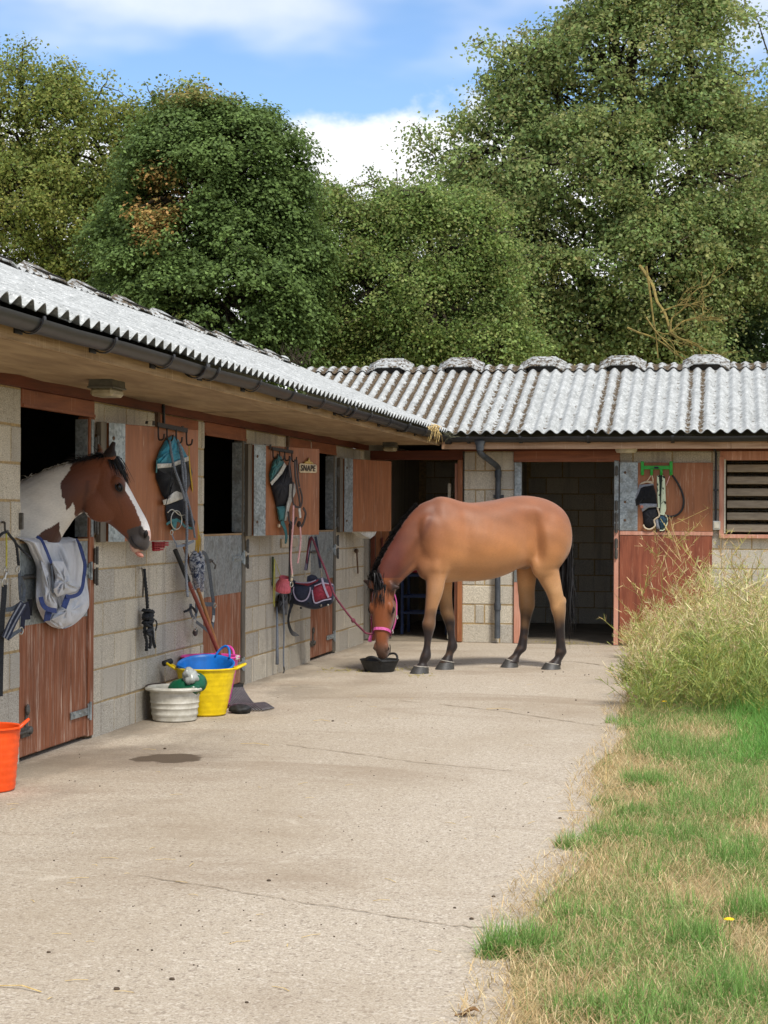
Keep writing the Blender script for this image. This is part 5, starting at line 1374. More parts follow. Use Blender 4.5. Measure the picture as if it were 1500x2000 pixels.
hair('forelock', rt, np.tile(ff * .22 + np.array((0, 0, -1.0)), (n, 1)) + out * rg.normal(0, .14, (n, 1)), .165, rg, MAT['mane'], bay, .007, .25, .06, 5)
n = 2200; rt = hp(1362, 370) + HH * .02 + rg.normal(0, .02, (n, 3)) + np.array((0, 0, -1)) * rg.uniform(0, .42, (n, 1)) + HL * rg.normal(0, .03, (n, 1)) - HH * rg.uniform(-.02, .03, (n, 1))
hair('tail', rt, np.tile(HH * .05 + np.array((0, 0, -1.0)), (n, 1)), .62, rg, MAT['mane'], bay, .011, .4, .035, 6)
# pink headcollar
pk = simple('pink_webbing', 'd0619f', 'b54a86', 60, .6, bump=.3, bscale=200)
pale_pk = simple('pale_pink_webbing', 'd9a3b4', 'c58aa0', 60, .6)
hc = None
def around(q_front, q_back, wid, n=22, part=(0, 1)):
    A_, B_ = HB(q_front), HB(q_back); c = (A_ + B_) / 2; h = (A_ - B_) / 2; th = np.linspace(part[0] * 2 * np.pi, part[1] * 2 * np.pi, n)
    P = np.array([c + h * math.cos(a) * 1.04 + HB.l * np.sign(math.sin(a)) * abs(math.sin(a)) ** .8 * wid * (1 - .3 * (1 - math.cos(a)) / 2) for a in th]); Nn = unit(P - c); return P, Nn
mbh = MB(); P, Nn = around((1286, 662), (1085, 908), .094); mbh.strap(P, .027, .004, Nn); hc = mbh.build('headcollar', pk, bay)
for sg in (1, -1):
    p0 = HB((1190, 770), sg * .085); p1 = HB((1040, 640), sg * .112); p2 = HB((930, 480), sg * .108); p3 = HB((905, 300), sg * .088); nn = HB.l * sg
    mbh = MB(); mbh.strap(catmull([p0, (p0 + p1) / 2 + nn * .004, p1], 5), .025, .004, nn); mbh.build('cheek_strap', pk, hc)
    mbh = MB(); mbh.strap(catmull([p1, p2, p3], 5), .025, .004, nn); mbh.build('cheek_strap', pale_pk if sg > 0 else pk, hc)
    for q in (p0, p1):
        mbh = MB(); a = np.linspace(0, 2 * np.pi, 13); mbh.tube([q + nn * .008 + (HB.d * math.cos(x) + HB.f * math.sin(x)) * .019 for x in a], .0042, 6, cap=False); mbh.build('ring', MAT['chrome'], hc)
mbh = MB(); p3 = HB((905, 300), .088); p4 = HB((905, 300), -.088); mbh.strap(catmull([p3, HB((925, 225), .05) + np.array((0, 0, .02)), HB((950, 190)) + np.array((0, 0, .03)) + ff * .02, HB((925, 225), -.05) + np.array((0, 0, .02)), p4], 6), .028, .005, ff + np.array((0, 0, .5))); mbh.build('poll_strap', pale_pk, hc)
mbh = MB(); p0 = HB((1190, 770), .085); mbh.strap([p0, p0 + np.array((0, 0, -.05)) + HB.l * .02 + ff * .01, p0 + np.array((0, 0, -.10)) + HB.l * .028 + ff * .01], [.02, .028, .035], .006, ff); mbh.build('strap_end', pk, hc)

UPZ = np.array((0, 0, 1.0))
# ------------------------------------------------------------------ the skewbald looking out over its door
SY = 10.45
S0_ = np.array((.25, SY, 0)); HSl = unit((C_POS - S0_) * np.array((1, 1, 0))); HSh = np.array((-HSl[1], HSl[0], 0)); HSh = HSh if HSh[0] > 0 else -HSh
def sp_(cx, cy, t=0.0): return on_plane(cx / 4.6875, 850 + cy / 4.6875, S0_ + HSl * t, HSl)
ske = thing('horse', 'brown and white skewbald horse with a white blaze looking out over the first half door', 'horse', (-1.0, SY, 0))
ax0 = sp_(930, 200); dd = sp_(1370, 1060) - ax0; dd = unit(dd); frn = unit(np.cross(dd, -HSl))
frn = frn if frn[0] > 0 else -frn
HS = HeadMap(ax0, dd, frn, HSl, 1.0)
mb = MB()
ear_n = sp_(1047, 62) - sp_(1000, 225); ear_f = sp_(885, 98) - sp_(925, 210)
ears = [((915, 205), ear_f + np.array((0, .05, .01)), frn * .5), ((1000, 225), ear_n * 1.0, -frn * .4)]
build_head(mb, HS, ears)
NS = [(960, 192, 800, 690, .078), (860, 200, 742, 722, .078), (720, 232, 684, 762, .082), (600, 264, 630, 840, .088), (480, 300, 585, 905, .098), (350, 352, 545, 985, .115), (205, 418, 490, 1110, .145), (50, 455, 330, 1260, .19), (-150, 470, 130, 1420, .24), (-420, 470, -200, 1460, .27), (-1200, 480, -1150, 1500, .30), (-2100, 420, -2100, 1450, .28), (-2700, 480, -2650, 1250, .20), (-2850, 650, -2800, 900, .08)]
loft(mb, resamp([sp_(a, b) for a, b, *_ in NS]), resamp([sp_(c, d) for a, b, c, d, w in NS]), resamp1([w for *_, w in NS]), HSl, 26, -.15, .9)
for xx, tt in ((-.70, .16), (-.70, -.16), (-2.15, .16), (-2.15, -.16)):
    q = S0_ + HSh * xx + HSl * tt; mb.tube([q + UPZ * .9, q + UPZ * .5, q + UPZ * .25, q + UPZ * .02], [.11, .055, .042, .055], 12)
BROWN = [(655, 150), (655, 262), (640, 330), (590, 380), (562, 430), (552, 490), (566, 575), (594, 582), (598, 640), (606, 694), (640, 660), (668, 620), (682, 690), (688, 752), (715, 742), (735, 712), (800, 722), (860, 850), (1500, 1300), (1500, 0), (900, 0)]
PATCH = [(345, 920), (420, 870), (480, 835), (540, 800), (548, 870), (556, 925), (560, 1100), (300, 1100)]
BLAZE = [(1160, 430), (1215, 500), (1300, 600), (1420, 800), (1450, 960), (1410, 1003), (1376, 985), (1364, 930), (1334, 880), (1296, 846), (1276, 760), (1246, 690), (1214, 622), (1192, 580), (1162, 545), (1140, 520), (1150, 480)]
MUZ = [(1165, 885), (1230, 850), (1300, 840), (1345, 872), (1372, 930), (1380, 1010), (1352, 1078), (1290, 1066), (1235, 1040), (1180, 985)]
LIPW = [(1170, 985), (1232, 1046), (1290, 1072), (1352, 1080), (1392, 1015), (1430, 1150), (1170, 1150)]
def ske_colour(P, N):
    w, r, u = C_FWD, C_RIGHT, C_UP
    # the markings are traced on the horse's own mid plane
    o_ = sp_(0, 0); ex = (sp_(1000, 0) - o_) / 1000; ey = (sp_(0, 1000) - o_) / 1000; M = np.linalg.pinv(np.stack([ex, ey], 1)); q = (P - o_ - HSl * ((P - o_) @ HSl)[:, None]) @ M.T
    q = q + rng.normal(0, .8, q.shape) + np.stack([4 * np.sin(q[:, 1] * .045) + 1.5 * np.sin(q[:, 1] * .13 + 1), 4 * np.sin(q[:, 0] * .05)], 1)
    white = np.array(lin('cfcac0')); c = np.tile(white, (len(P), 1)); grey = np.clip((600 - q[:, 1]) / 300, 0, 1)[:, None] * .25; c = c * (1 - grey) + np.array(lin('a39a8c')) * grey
    b = inpoly(q, BROWN) | inpoly(q, PATCH); br = np.array(lin('6d3d24')); bl = np.array(lin('44261b'))
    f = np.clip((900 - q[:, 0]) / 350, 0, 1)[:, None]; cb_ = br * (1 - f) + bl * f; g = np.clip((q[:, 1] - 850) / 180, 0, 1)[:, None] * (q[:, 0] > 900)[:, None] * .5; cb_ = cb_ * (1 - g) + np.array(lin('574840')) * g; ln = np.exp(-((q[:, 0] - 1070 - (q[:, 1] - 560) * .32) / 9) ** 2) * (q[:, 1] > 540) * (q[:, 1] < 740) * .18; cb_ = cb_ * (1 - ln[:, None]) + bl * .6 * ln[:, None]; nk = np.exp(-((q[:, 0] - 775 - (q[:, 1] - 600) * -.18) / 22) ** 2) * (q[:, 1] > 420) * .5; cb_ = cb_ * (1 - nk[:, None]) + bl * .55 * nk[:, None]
    c[b] = cb_[b]
    m = inpoly(q, MUZ); mz = np.array(lin('45403e')); c[m] = mz
    d = np.linalg.norm(q - np.array((1100, 500)), axis=1); k = np.clip(1.25 - d / 75, 0, 1)[:, None] * .85; k[~b] = 0; c = c * (1 - k) + np.array(lin('31211a')) * k
    l = inpoly(q, LIPW); c[l] = np.array(lin('c9a592')); z = inpoly(q, BLAZE); c[z] = np.array(lin('ece6e0'))
    nz = z & (q[:, 1] > 880); c[nz] = np.array(lin('d9b3a6'))
    e = (q[:, 1] < 205) & (q[:, 0] > 840); c[e] = np.array(lin('241a17')); e2 = (q[:, 1] < 200) & (q[:, 0] > 840) & (q[:, 0] < 950); c[e2] = np.array(lin('6b4022'))
    return np.clip(c * (1 + wob(P, 30, .07))[:, None], 0, 1)
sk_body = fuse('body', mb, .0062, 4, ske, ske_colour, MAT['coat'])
head_bits(ske, HS)
mb = MB(); mb.ball(sp_(1274, 1090), (.034, .030, .016), 9, 0, np.stack([unit(np.array((1, 0, -.55))), HSl, unit(np.array((.55, 0, 1)))], 1)); mb.build('tongue', simple('pink_tongue', 'd08f7c', 'b87866', 40, .4), ske, smooth=True)
n = 420; cr = resamp([sp_(a, b) for a, b in ((690, 236), (760, 218), (840, 200), (930, 178), (985, 188))], 20); k = rg.integers(0, len(cr), n)
hair('mane', cr[k] + rg.normal(0, .006, (n, 3)) + HSl * .008 - UPZ * .005, np.tile(np.array((-.7, -.35, .05)), (n, 1)), .085, rg, MAT['mane'], ske, .006, .55, .25, 4)
n = 300; rt = sp_(1010, 205) + np.stack([rg.normal(0, .012, n), rg.normal(0, .03, n), rg.normal(0, .006, n)], 1) + frn * .012
hair('forelock', rt, np.tile(dd * 1.0 + frn * .12, (n, 1)) + np.stack([0 * rg.random(n), rg.normal(0, .2, n), 0 * rg.random(n)], 1), .19, rg, MAT['mane'], ske, .006, .35, .05, 5)
hair('white_mane', resamp([sp_(a, b) for a, b in ((205, 416), (350, 350), (480, 298), (600, 264), (690, 238))], 24)[rg.integers(0, 96, 260)] + rg.normal(0, .006, (260, 3)), np.tile(np.array((-.35, -.5, -.12)), (260, 1)), .075, rg, simple('pale_mane', 'b5ac9c', '8f8675', 60, .6), ske, .006, 1.2, .25, 4)
# ================================================================== buckets, tools, tack
def leafp(k):
    P, u, w = LEAF[k]
    return lambda px, py, off=.02: on_plane(px, py, P + w * (.010 + off), w)
def wallp(px, py, off=.02): return on_wall(px, py, off)
def endp(px, py, off=.02): return on_plane(px, py, (0, 20.355 - off, 0), (0, 1, 0))
def crop(fn, x0, y0, s): return lambda x, y, off=.02: fn(x0 + x / s, y0 + y / s, off)
def patch(mb, fn, poly, off=.012, bulge=.02, n=6, wrinkle=.0, seed=0, mi=0, sub=3):
    """padded cloth panel: polygon outline on a plane, domed towards the viewer, with a back"""
    P = []
    k = len(poly)
    for i in range(k):
        a, b = poly[i], poly[(i + 1) % k]
        for j in range(sub): P.append((a[0] + (b[0] - a[0]) * j / sub, a[1] + (b[1] - a[1]) * j / sub))
    P = np.array(P, float); c = P.mean(0); rows = []
    for i in range(n + 1):
        s = 1 - (i / n) * .97
        row = []
        for j, p in enumerate(P):
            q = c + (p - c) * s
            h = off + bulge * (1 - s ** 3) + (wrinkle * math.sin(j * 1.7 + seed + s * 5) * (1 - abs(2 * s - 1)) if wrinkle else 0)
            row.append(fn(q[0], q[1], max(.003, h)))
        rows.append(row)
    back = [fn(p[0], p[1], .002) for p in P]
    V = np.array([back] + rows); mb.grid(V, mi, True); m = len(P); mb.add(V[-1], [tuple(range(m))], mi); mb.add(V[0], [tuple(range(m))[::-1]], mi)
    return mb
def cloth(name, fn, poly, mat, parent, **kw):
    mb = MB(); patch(mb, fn, poly, **kw); return mb.build(name, mat, parent, smooth=.9)
def line(fn, pts, off=.03, m=4):
    P = [fn(*p) if len(p) == 3 else fn(p[0], p[1], off) for p in pts]; return catmull(P, m) if len(P) > 2 else np.array(P)
def rope(name, P, r, mat, parent, twist=True):
    mb = MB(); P = np.asarray(P, float)
    if twist:
        seg = np.linalg.norm(np.diff(P, axis=0), axis=1); L = np.concatenate([[0], np.cumsum(seg)]); n = max(6, int(L[-1] / (r * 1.6))); s = np.linspace(0, L[-1], n)
        Q = np.stack([np.interp(s, L, P[:, i]) for i in range(3)], 1); T = unit(np.gradient(Q, axis=0)); u = unit(np.cross(T, (.3, .5, .81))); w_ = np.cross(T, u)
        for k in range(3):
            a = s / (r * 5.5) * 2 * np.pi + k * 2.094; mb.tube(Q + (u * np.cos(a)[:, None] + w_ * np.sin(a)[:, None]) * r * .5, r * .58, 5)
    else: mb.tube(P, r, 8)
    return mb.build(name, mat, parent, smooth=True)
def ring(name, c, r, wire, u, v, mat, parent):
    a = np.linspace(0, 2 * np.pi, 21); mb = MB(); mb.tube([np.array(c) + u * math.cos(x) * r + v * math.sin(x) * r for x in a], wire, 6, cap=False); return mb.build(name, mat, parent, smooth=True)
UP = np.array((0, 0, 1.0))
M2 = dict(
    rope_grey=simple('blue_grey_rope', '565c66', '8a9099', 160, .8), rope_black=simple('black_rope', '1d1f22', '34373b', 140, .85),
    turq=simple('turquoise_fabric', '2f93ad', '226f86', 30, .7, sheen=.2), teal=simple('teal_fabric', '2d6f71', '23595c', 30, .7, sheen=.2), whitef=simple('white_fabric', 'cfcdc6', 'a9a59a', 26, .75, sheen=.2),
    mesh=simple('black_fly_mesh', '17181c', '2b2b30', 160, .7, spec=.25), greyf=simple('grey_fabric', '8d9097', '74777d', 40, .8, sheen=.2), cream=simple('cream_trim', 'd8c6aa', 'bba98e', 60, .8),
    leather=simple('dark_leather', '2a211e', '40332d', 40, .5), pinks=simple('pale_pink_strap', 'd9a8a6', 'c08f8d', 60, .6), rubber=simple('pink_rubber', 'd96f7c', 'c05866', 30, .5),
    twine=simple('yellow_twine', 'c3a23e', 'a0812c', 90, .8), twine2=simple('lime_twine', 'c9c35a', 'a6a03e', 90, .8), navy=simple('navy_fabric', '1b2033', '252b42', 60, .75, sheen=.2), maroon=simple('maroon_fabric', '8c2037', '6f172b', 40, .7, sheen=.2),
    lilac=simple('lilac_binding', 'a79fb4', '8c8499', 60, .7), maroon_rope=simple('maroon_rope', '7a3a4a', '5a2a38', 120, .8), rug=simple('white_rug_cloth', 'c9ccd2', 'b3b6bb', 9, .8, sheen=.25, bump=.25, bscale=160), binding=simple('blue_binding', '35477f', '2a3866', 60, .7),
    green=simple('green_plastic', '2fae3c', '279632', 14, .45), hose=simple('black_hose', '17181a', '242629', 14, .4), wood=m_wood('ash_shaft', '7d5331', 'a06f42', 'bb9468', .2, 1.2, .5), redwood=m_wood('red_shaft', '6a342a', '8a4a3c', 'a9746a', .2, 1.2, .5),
    tub_white=simple('scuffed_white_tub', 'c9c6bb', 'aaa698', 12, .5, bump=.1), tub_yellow=simple('yellow_tub', 'e9c90b', 'd2b308', 14, .38), tub_blue=simple('blue_tub', '1270c4', '0f5ea6', 12, .4), tub_pink=simple('pink_tub', 'd9499f', 'c23c8b', 12, .4), tub_orange=simple('orange_tub', 'f0561b', 'dd4a12', 14, .38),
    rubber_black=simple('black_rubber', '1b1c1d', '2a2b2c', 30, .6, spec=.35), bag_green=simple('green_plastic_bag', '0d5a3c', '0a4630', 10, .25), bag_clear=simple('clear_plastic_bag', 'a9ada9', '858a86', 12, .2), frame_blue=simple('dark_blue_frame', '22355c', '1b2a49', 14, .5), red=simple('red_plastic', 'a5172c', '8a1224', 16, .45), board=simple('pale_board', 'c4b397', 'a5947a', 14, .8), gold=simple('golden_emblem', 'c9a961', 'a3853f', 60, .5), sign=simple('cream_sign', 'cdbb9b', 'b5a282', 30, .7), ink=simple('dark_lettering', '2b2420', '3a302a', 30, .7))
# ---- tubs
away = unit(np.array((C_FWD[0], C_FWD[1], 0)))
def tub(name, label, c, rb, rt, h, mat, ribs=(), wall=.006, lip=.012, flange=0.0, group='feed tubs and buckets', grooves=0, tilt=0.0):
    root = thing(name, label, 'bucket', tuple(c), group); prof = [(rb * .96, .004), (rb, .012)]
    for i in range(1, 25):
        s = i / 24; r = rb + (rt - rb) * s
        for (s0, w_, d) in ribs: r += d * math.exp(-((s - s0) / w_) ** 2)
        if grooves: r += .0016 * math.sin(s * grooves * 2 * math.pi)
        prof.append((r, h * s))
    prof += [(rt + lip + flange, h + .004), (rt + lip + flange, h - .006 if flange else h + .010), (rt + lip * .4, h + .014), (rt - wall, h + .008)] if not flange else [(rt + flange, h - .012), (rt + flange + .006, h), (rt + flange, h + .012), (rt, h + .014), (rt - wall, h + .006)]
    prof += [(rb + (rt - rb) * s - wall, h * s + .01) for s in (.95, .7, .4, .1)] + [(.01, .014)]
    mb = MB(); mb.lathe(prof, c, 44)
    if tilt:
        q = mb.v[0]; d = (q - np.array(c)) @ away; q[:, 2] += np.clip((q[:, 2] - c[2]) / h, 0, 1) * d * tilt
    mb.build('tub', mat, root, smooth=.8); return root
def handle(root, c, rt, h, ang, mat, out=.045, up=.075, half=.32, r=.010):
    P = []
    for s in np.linspace(-1, 1, 15):
        a = ang + s * half; k = math.cos(s * math.pi / 2) ** .8 if abs(s) < 1 else 0
        P.append(np.array(c) + np.array((math.cos(a) * (rt + out * k), math.sin(a) * (rt + out * k), h + up * k)))
    mb = MB(); mb.tube(P, r, 8); return mb.build('handle', mat, root, smooth=True)
def foot(px, py, r, dx=0.0): 
    g = on_ground(px, py); d = unit((g - C_POS) * np.array((1, 1, 0))); return g + d * r
cW = foot(341, 1412, .165); wt = tub('bucket', 'low scuffed white tub with ribs and a wide rim, in front of the yellow bucket', cW, .158, .185, .235, M2['tub_white'], ((.42, .035, .006), (.58, .035, .006), (.22, .04, .007), (.80, .02, .004)), flange=.026)
mb = MB(); a = np.linspace(2.2, 3.6, 14); mb.tube([cW + np.array((math.cos(x) * .205, math.sin(x) * .205, .249)) for x in a], .008, 6); mb.build('handle', M2['leather'], wt, smooth=True)
cY = foot(404, 1401, .155) + np.array((-.01, 0, 0)); yt = tub('bucket', 'tall bright yellow bucket between the white tub and the fork', cY, .150, .222, .345, M2['tub_yellow'], grooves=9)
cB = cY + np.array((0, 0, .055)); bt = tub('bucket', 'blue bucket stacked inside the yellow bucket', cB, .140, .205, .318, M2['tub_blue'], tilt=.24)
handle(yt, cY, .226, .345, .25, M2['tub_yellow'], .07, .035, .30); handle(yt, cY, .226, .345, 3.4, M2['tub_yellow'], .07, .045, .30)
mb = MB(); q = cY + np.array((math.cos(3.4) * .285, math.sin(3.4) * .285, .395)); mb.tube([q + np.array((-.02, -.03, -.01)), q + np.array((.02, .03, .005))], .022, 8); mb.build('handle_grip', M2['rubber_black'], yt, smooth=True)
handle(bt, cB, .20, .36, 1.15, M2['tub_blue'], .03, .085, .36, .009); handle(bt, cB, .20, .30, 3.9, M2['tub_blue'], .03, .02, .36, .009)
cP = cY + np.array((-.105, .465, 0)); ptb = tub('bucket', 'bright pink bucket half hidden behind the yellow and blue buckets', cP, .145, .220, .39, M2['tub_pink'])
handle(ptb, cP, .223, .39, 1.3, M2['tub_pink'], .03, .07, .4)
mb = MB(); mb.box(cP + np.array((.223, -.02, .397)), (.012, .07, .028)); mb.build('label_tag', M2['whitef'], ptb)
cO = foot(-22, 1551, .14); ot = tub('bucket', 'orange flexible bucket cut off by the left edge of the photo', cO, .140, .168, .335, M2['tub_orange'], grooves=16)
handle(ot, cO, .174, .335, .30, M2['tub_orange'], .035, .045, .42, .009); handle(ot, cO, .174, .335, 3.4, M2['tub_orange'], .035, .045, .42, .009)
cK = foot(741, 1314, .145); bw_ = tub('feed_bowl', 'shallow black rubber feed bowl under the bay horse', cK, .138, .183, .105, M2['rubber_black'], lip=.006, group=None); bw_['category'] = 'bowl'
for k_ in ('group',):
    if k_ in bw_: del bw_[k_]
handle(bw_, cK, .186, .105, -1.75, M2['rubber_black'], .02, .05, .48, .011); handle(bw_, cK, .186, .105, 1.1, M2['rubber_black'], .03, .055, .48, .011)
mb = MB(); mb.lathe([(.15, .05), (.10, .062), (.03, .066)], cK, 20); mb.build('feed', simple('feed_mash', '6b5638', '4d3d27', 40, .95), bw_)
# green and clear plastic bag leaning on the tub rim
gb = thing('feed_bag', 'green plastic feed bag with clear top lying in the white tub', 'bag', tuple(cW + np.array((.06, 0, .2))))
def lump(mb, c, r, seed, n=14, am=.14, R=None):
    rg_ = np.random.default_rng(seed); th = np.linspace(0, np.pi, n); a = np.linspace(0, 2 * np.pi, 2 * n, endpoint=False); ph = rg_.uniform(0, 6, 6)
    T, A = np.meshgrid(th, a, indexing='ij'); f = 1 + am * (np.sin(3 * A + ph[0] + 2 * T) * .5 + np.sin(5 * T + ph[1] + A) * .4 + np.sin(7 * A - 3 * T + ph[2]) * .35) * np.sin(T)
    V = np.stack([np.sin(T) * np.cos(A), np.sin(T) * np.sin(A), np.cos(T)], -1) * f[..., None] * np.array(r); V = V if R is None else V @ np.array(R).T
    mb.grid(V + np.array(c), 0, True)
mb = MB(); lump(mb, cW + np.array((.085, .0, .235)), (.125, .11, .075), 3); lump(mb, cW + np.array((.155, .02, .27)), (.075, .09, .075), 5); mb.build('bag', M2['bag_green'], gb, smooth=True)
mb = MB(); lump(mb, cW + np.array((.135, -.03, .315)), (.062, .07, .058), 8, 12, .25); lump(mb, cW + np.array((.120, -.05, .35)), (.035, .05, .045), 9, 10, .25); mb.build('clear_top', M2['bag_clear'], gb, smooth=True)
# ---- fork and broom leaning behind the buckets
T_ = on_wall(342, 1074, .07); Bq_ = on_wall(449, 1328, .34); fk = thing('manure_fork', 'mucking out fork with black grip and bent black tines, leaning behind the buckets', 'fork', tuple(Bq_ * np.array((1, 1, 0))))
mid = T_ + (Bq_ - T_) * .235
mb = MB(); mb.tube([T_, mid], .0185, 12); mb.build('grip', M2['rubber_black'], fk, smooth=.7)
mb = MB(); mb.tube([mid, T_ + (Bq_ - T_) * .6 + np.array((0, 0, .004)), Bq_], .0155, 10); mb.build('shaft', M2['redwood'], fk, smooth=.7)
e0 = on_plane(452, 1340, (.36, 0, 0), (1, 0, 0)); tip = on_ground(514, 1390)
fw = unit((tip - e0) * np.array((1, 1, 0))); sd = np.array((-fw[1], fw[0], 0))
mb = MB(); mb.tube([Bq_, e0], [.02, .024], 10); mb.bar(e0 - sd * .10, e0 + sd * .10, .03, .02); mb.build('socket', M2['rubber_black'], fk)
for i in range(15):
    o_ = (i - 7) * .0185; a_ = e0 + sd * o_ * .75; L_ = np.linalg.norm((tip - e0)[:2]); P = [a_, a_ + fw * L_ * .10 + np.array((0, 0, -.05)), a_ + fw * L_ * .35 + np.array((0, 0, -.13)) + sd * o_ * .1]
    e_ = e0 + fw * L_ * (1.0 - .022 * abs(i - 7)) + sd * o_ * 1.1; e_[2] = .012; m_ = (P[2] + e_) / 2; m_[2] = .045; P += [m_, e_]
    mb = MB(); mb.tube(catmull(P, 4), .0066, 5); mb.build('tine', simple('grey_tine', '4a474b', '635f62', 30, .5) if i == 0 else bpy.data.materials['grey_tine'], fk, smooth=True)
g_ = on_ground(470, 1394); mb = MB(); lump(mb, g_ + np.array((-.01, .03, .03)), (.085, .075, .040), 2, 12, .16); sc = mb.build('scoop', M2['rubber_black'], None, smooth=True); tag(sc, 'black rubber scoop on the ground under the fork tines', 'scoop')
T2 = on_wall(358, 1062, .06); B2 = on_wall(440, 1312, .30); br = thing('broom', 'broom with plain wooden shaft leaning beside the fork, head hidden by the buckets', 'broom', tuple(B2 * np.array((1, 1, 0))))
mb = MB(); mb.tube([T2, (T2 + B2) / 2, B2], .0145, 10); mb.build('shaft', M2['wood'], br, smooth=.7)
mb = MB(); mb.bar(B2 + np.array((.05, -.12, -.1)), B2 + np.array((-.05, .16, -.1)), .07, .045, ch=.006); mb.bar(B2, B2 + np.array((0, 0, -.1)), .035, .035); hd_ = mb.build('head', M2['wood'], br)
mb = MB()
for i in range(120):
    s = rnd.random(); p = B2 + np.array((.05 - .1 * s, -.12 + .28 * s, -.12)) + np.array((rnd.uniform(-.03, .03), rnd.uniform(-.01, .01), 0)); mb.tube([p, p + np.array((rnd.gauss(0, .01), rnd.gauss(0, .01), -p[2] + .004))], .0022, 3, cap=False)
b_ = mb.build('bristles', M2['rope_black'], br); b_['kind'] = 'stuff'
# ---- hook racks
def rack(label, fn, bar, posts, hooks, mat, thick=.012, barw=.03, tagm=None, top=None):
    r_ = thing('hook_rack', label, 'hook rack', tuple(fn(*bar[0])), 'hook racks on the doors')
    a, b = fn(*bar[0], .02), fn(*bar[1], .02); nrm = unit(np.cross(b - a, UP)); nrm = nrm if nrm @ (C_POS - a) > 0 else -nrm
    mb = MB(); mb.bar(a, b, thick, barw, UP, ch=.002); mb.build('bar', mat, r_)
    for (px, y0, y1) in posts:
        mb = MB(); p = fn(px, y0, .012); q = fn(px, y1, .012)
        pts = [p - nrm * .06 + UP * -.02, p - nrm * .055, p + nrm * .004, q] if top else [p, q]
        mb.strap(pts, .024, .006, nrm); mb.build('over_door_strap', mat, r_)
    for (px, y0, y1) in hooks:
        p = fn(px, y0, .022); q = fn(px, y1, .022); L = np.linalg.norm(q - p); mb = MB()
        mb.tube(catmull([p, q + nrm * .004, q - UP * .012 + nrm * .022, q + nrm * .045 - UP * .004, q + nrm * .052 + UP * .03], 4), .0062, 6); mb.build('hook', mat, r_, smooth=True)
    return r_
f0, f1 = leafp(0), leafp(1); ironb = simple('black_iron', '26211f', '3a322e', 40, .55, .3)
rack('black iron rack of four hooks over the first open top door', f0, ((307, 829), (366, 841)), ((299, 822, 831), (355, 832, 842)), ((309, 832, 856), (326, 835, 858), (344, 838, 862), (364, 842, 866)), ironb, top=True, barw=.034)
rack('dark iron rack of small hooks over the second open top door', f1, ((531, 876), (572, 883)), ((527, 868, 878), (561, 873, 883)), ((533, 879, 893), (546, 881, 896), (556, 882, 897), (570, 884, 899)), ironb, top=True, barw=.030)
fE = crop(endp, 1180, 860, 6.0)
rg_ = rack('bright green plastic rack on the folded back end door', fE, ((440, 319), (800, 319)), (), ((447, 330, 395), (556, 330, 398), (670, 330, 395), (782, 330, 400)), M2['green'], thick=.02, barw=.042)
for x in (448, 784):
    mb = MB(); a, b = fE(x, 246, .025), fE(x, 405, .025); mb.bar(a, b, .036, .02, (0, -1, 0), ch=.003); mb.build('post', M2['green'], rg_)
for x in (556, 670):
    mb = MB(); a, b = fE(x, 330, .025), fE(x, 405, .025); mb.bar(a, b, .030, .02, (0, -1, 0), ch=.003); mb.build('post', M2['green'], rg_)
mb = MB(); mb.box(fE(612, 320, .044), (.05, .004, .022), ch=.001); mb.build('label_tag', M2['navy'], rg_)
# ---- first top door: turquoise fly mask, rope bridle, twine, fleece rope
c6 = crop(f0, 280, 820, 4.167)
fm = thing('fly_mask', 'turquoise and black fly mask with white bands, hanging on the first open top door', 'fly mask', tuple(c6(240, 500)), 'fly masks on the doors')
cloth('ear_cap', c6, [(188, 148), (245, 122), (288, 165), (332, 245), (366, 312), (225, 368), (113, 375), (104, 330), (128, 255)], M2['turq'], fm, bulge=.045, wrinkle=.008)
cloth('white_band', c6, [(112, 358), (228, 352), (367, 296), (370, 332), (238, 386), (116, 396)], M2['whitef'], fm, off=.034, bulge=.016)
cloth('black_panel', c6, [(104, 392), (236, 380), (370, 330), (402, 430), (386, 505), (335, 645), (196, 660), (156, 618), (103, 480)], M2['black'] if 'black' in M2 else MAT['black_soft'], fm, bulge=.055, wrinkle=.006)
cloth('nose_band', c6, [(158, 655), (196, 640), (268, 528), (328, 588), (328, 640), (190, 692), (166, 692)], M2['whitef'], fm, off=.04, bulge=.018)
cloth('nose_mesh', c6, [(186, 690), (328, 636), (382, 760), (424, 830), (412, 884), (330, 822), (198, 832), (180, 760)], M2['mesh'], fm, bulge=.03, wrinkle=.006)
cloth('teal_edge', c6, [(104, 330), (116, 330), (112, 430), (100, 430)], M2['teal'], fm, off=.03, bulge=.008)
cloth('teal_strap', c6, [(230, 815), (278, 820), (262, 900), (236, 898)], M2['teal'], fm, off=.034, bulge=.008)
mb = MB(); mb.strap(line(c6, [(186, 850), (250, 812), (300, 830), (340, 870), (412, 888)], .036), .018, .005, LEAF[0][2]); mb.build('teal_binding', M2['teal'], fm)
rb = thing('rope_bridle', 'blue grey rope bridle with a big silver ring, in front of the turquoise fly mask', 'bridle', tuple(c6(340, 600)))
rope('rope', line(c6, [(214, 165, .05), (232, 300, .075), (262, 420, .085), (318, 575, .085), (338, 660, .085)]), .0105, M2['rope_grey'], rb)
rope('rope', line(c6, [(286, 180, .05), (318, 300, .08), (340, 420, .085), (344, 600, .085), (352, 800, .075), (354, 1000, .07), (346, 1180, .06), (350, 1300, .05), (360, 1440, .05)]), .0115, M2['rope_grey'], rb)
rope('rope', line(c6, [(292, 200, .05), (312, 330, .075), (326, 500, .08), (362, 660, .07), (392, 780, .06), (420, 960, .05)]), .0095, M2['rope_grey'], rb)
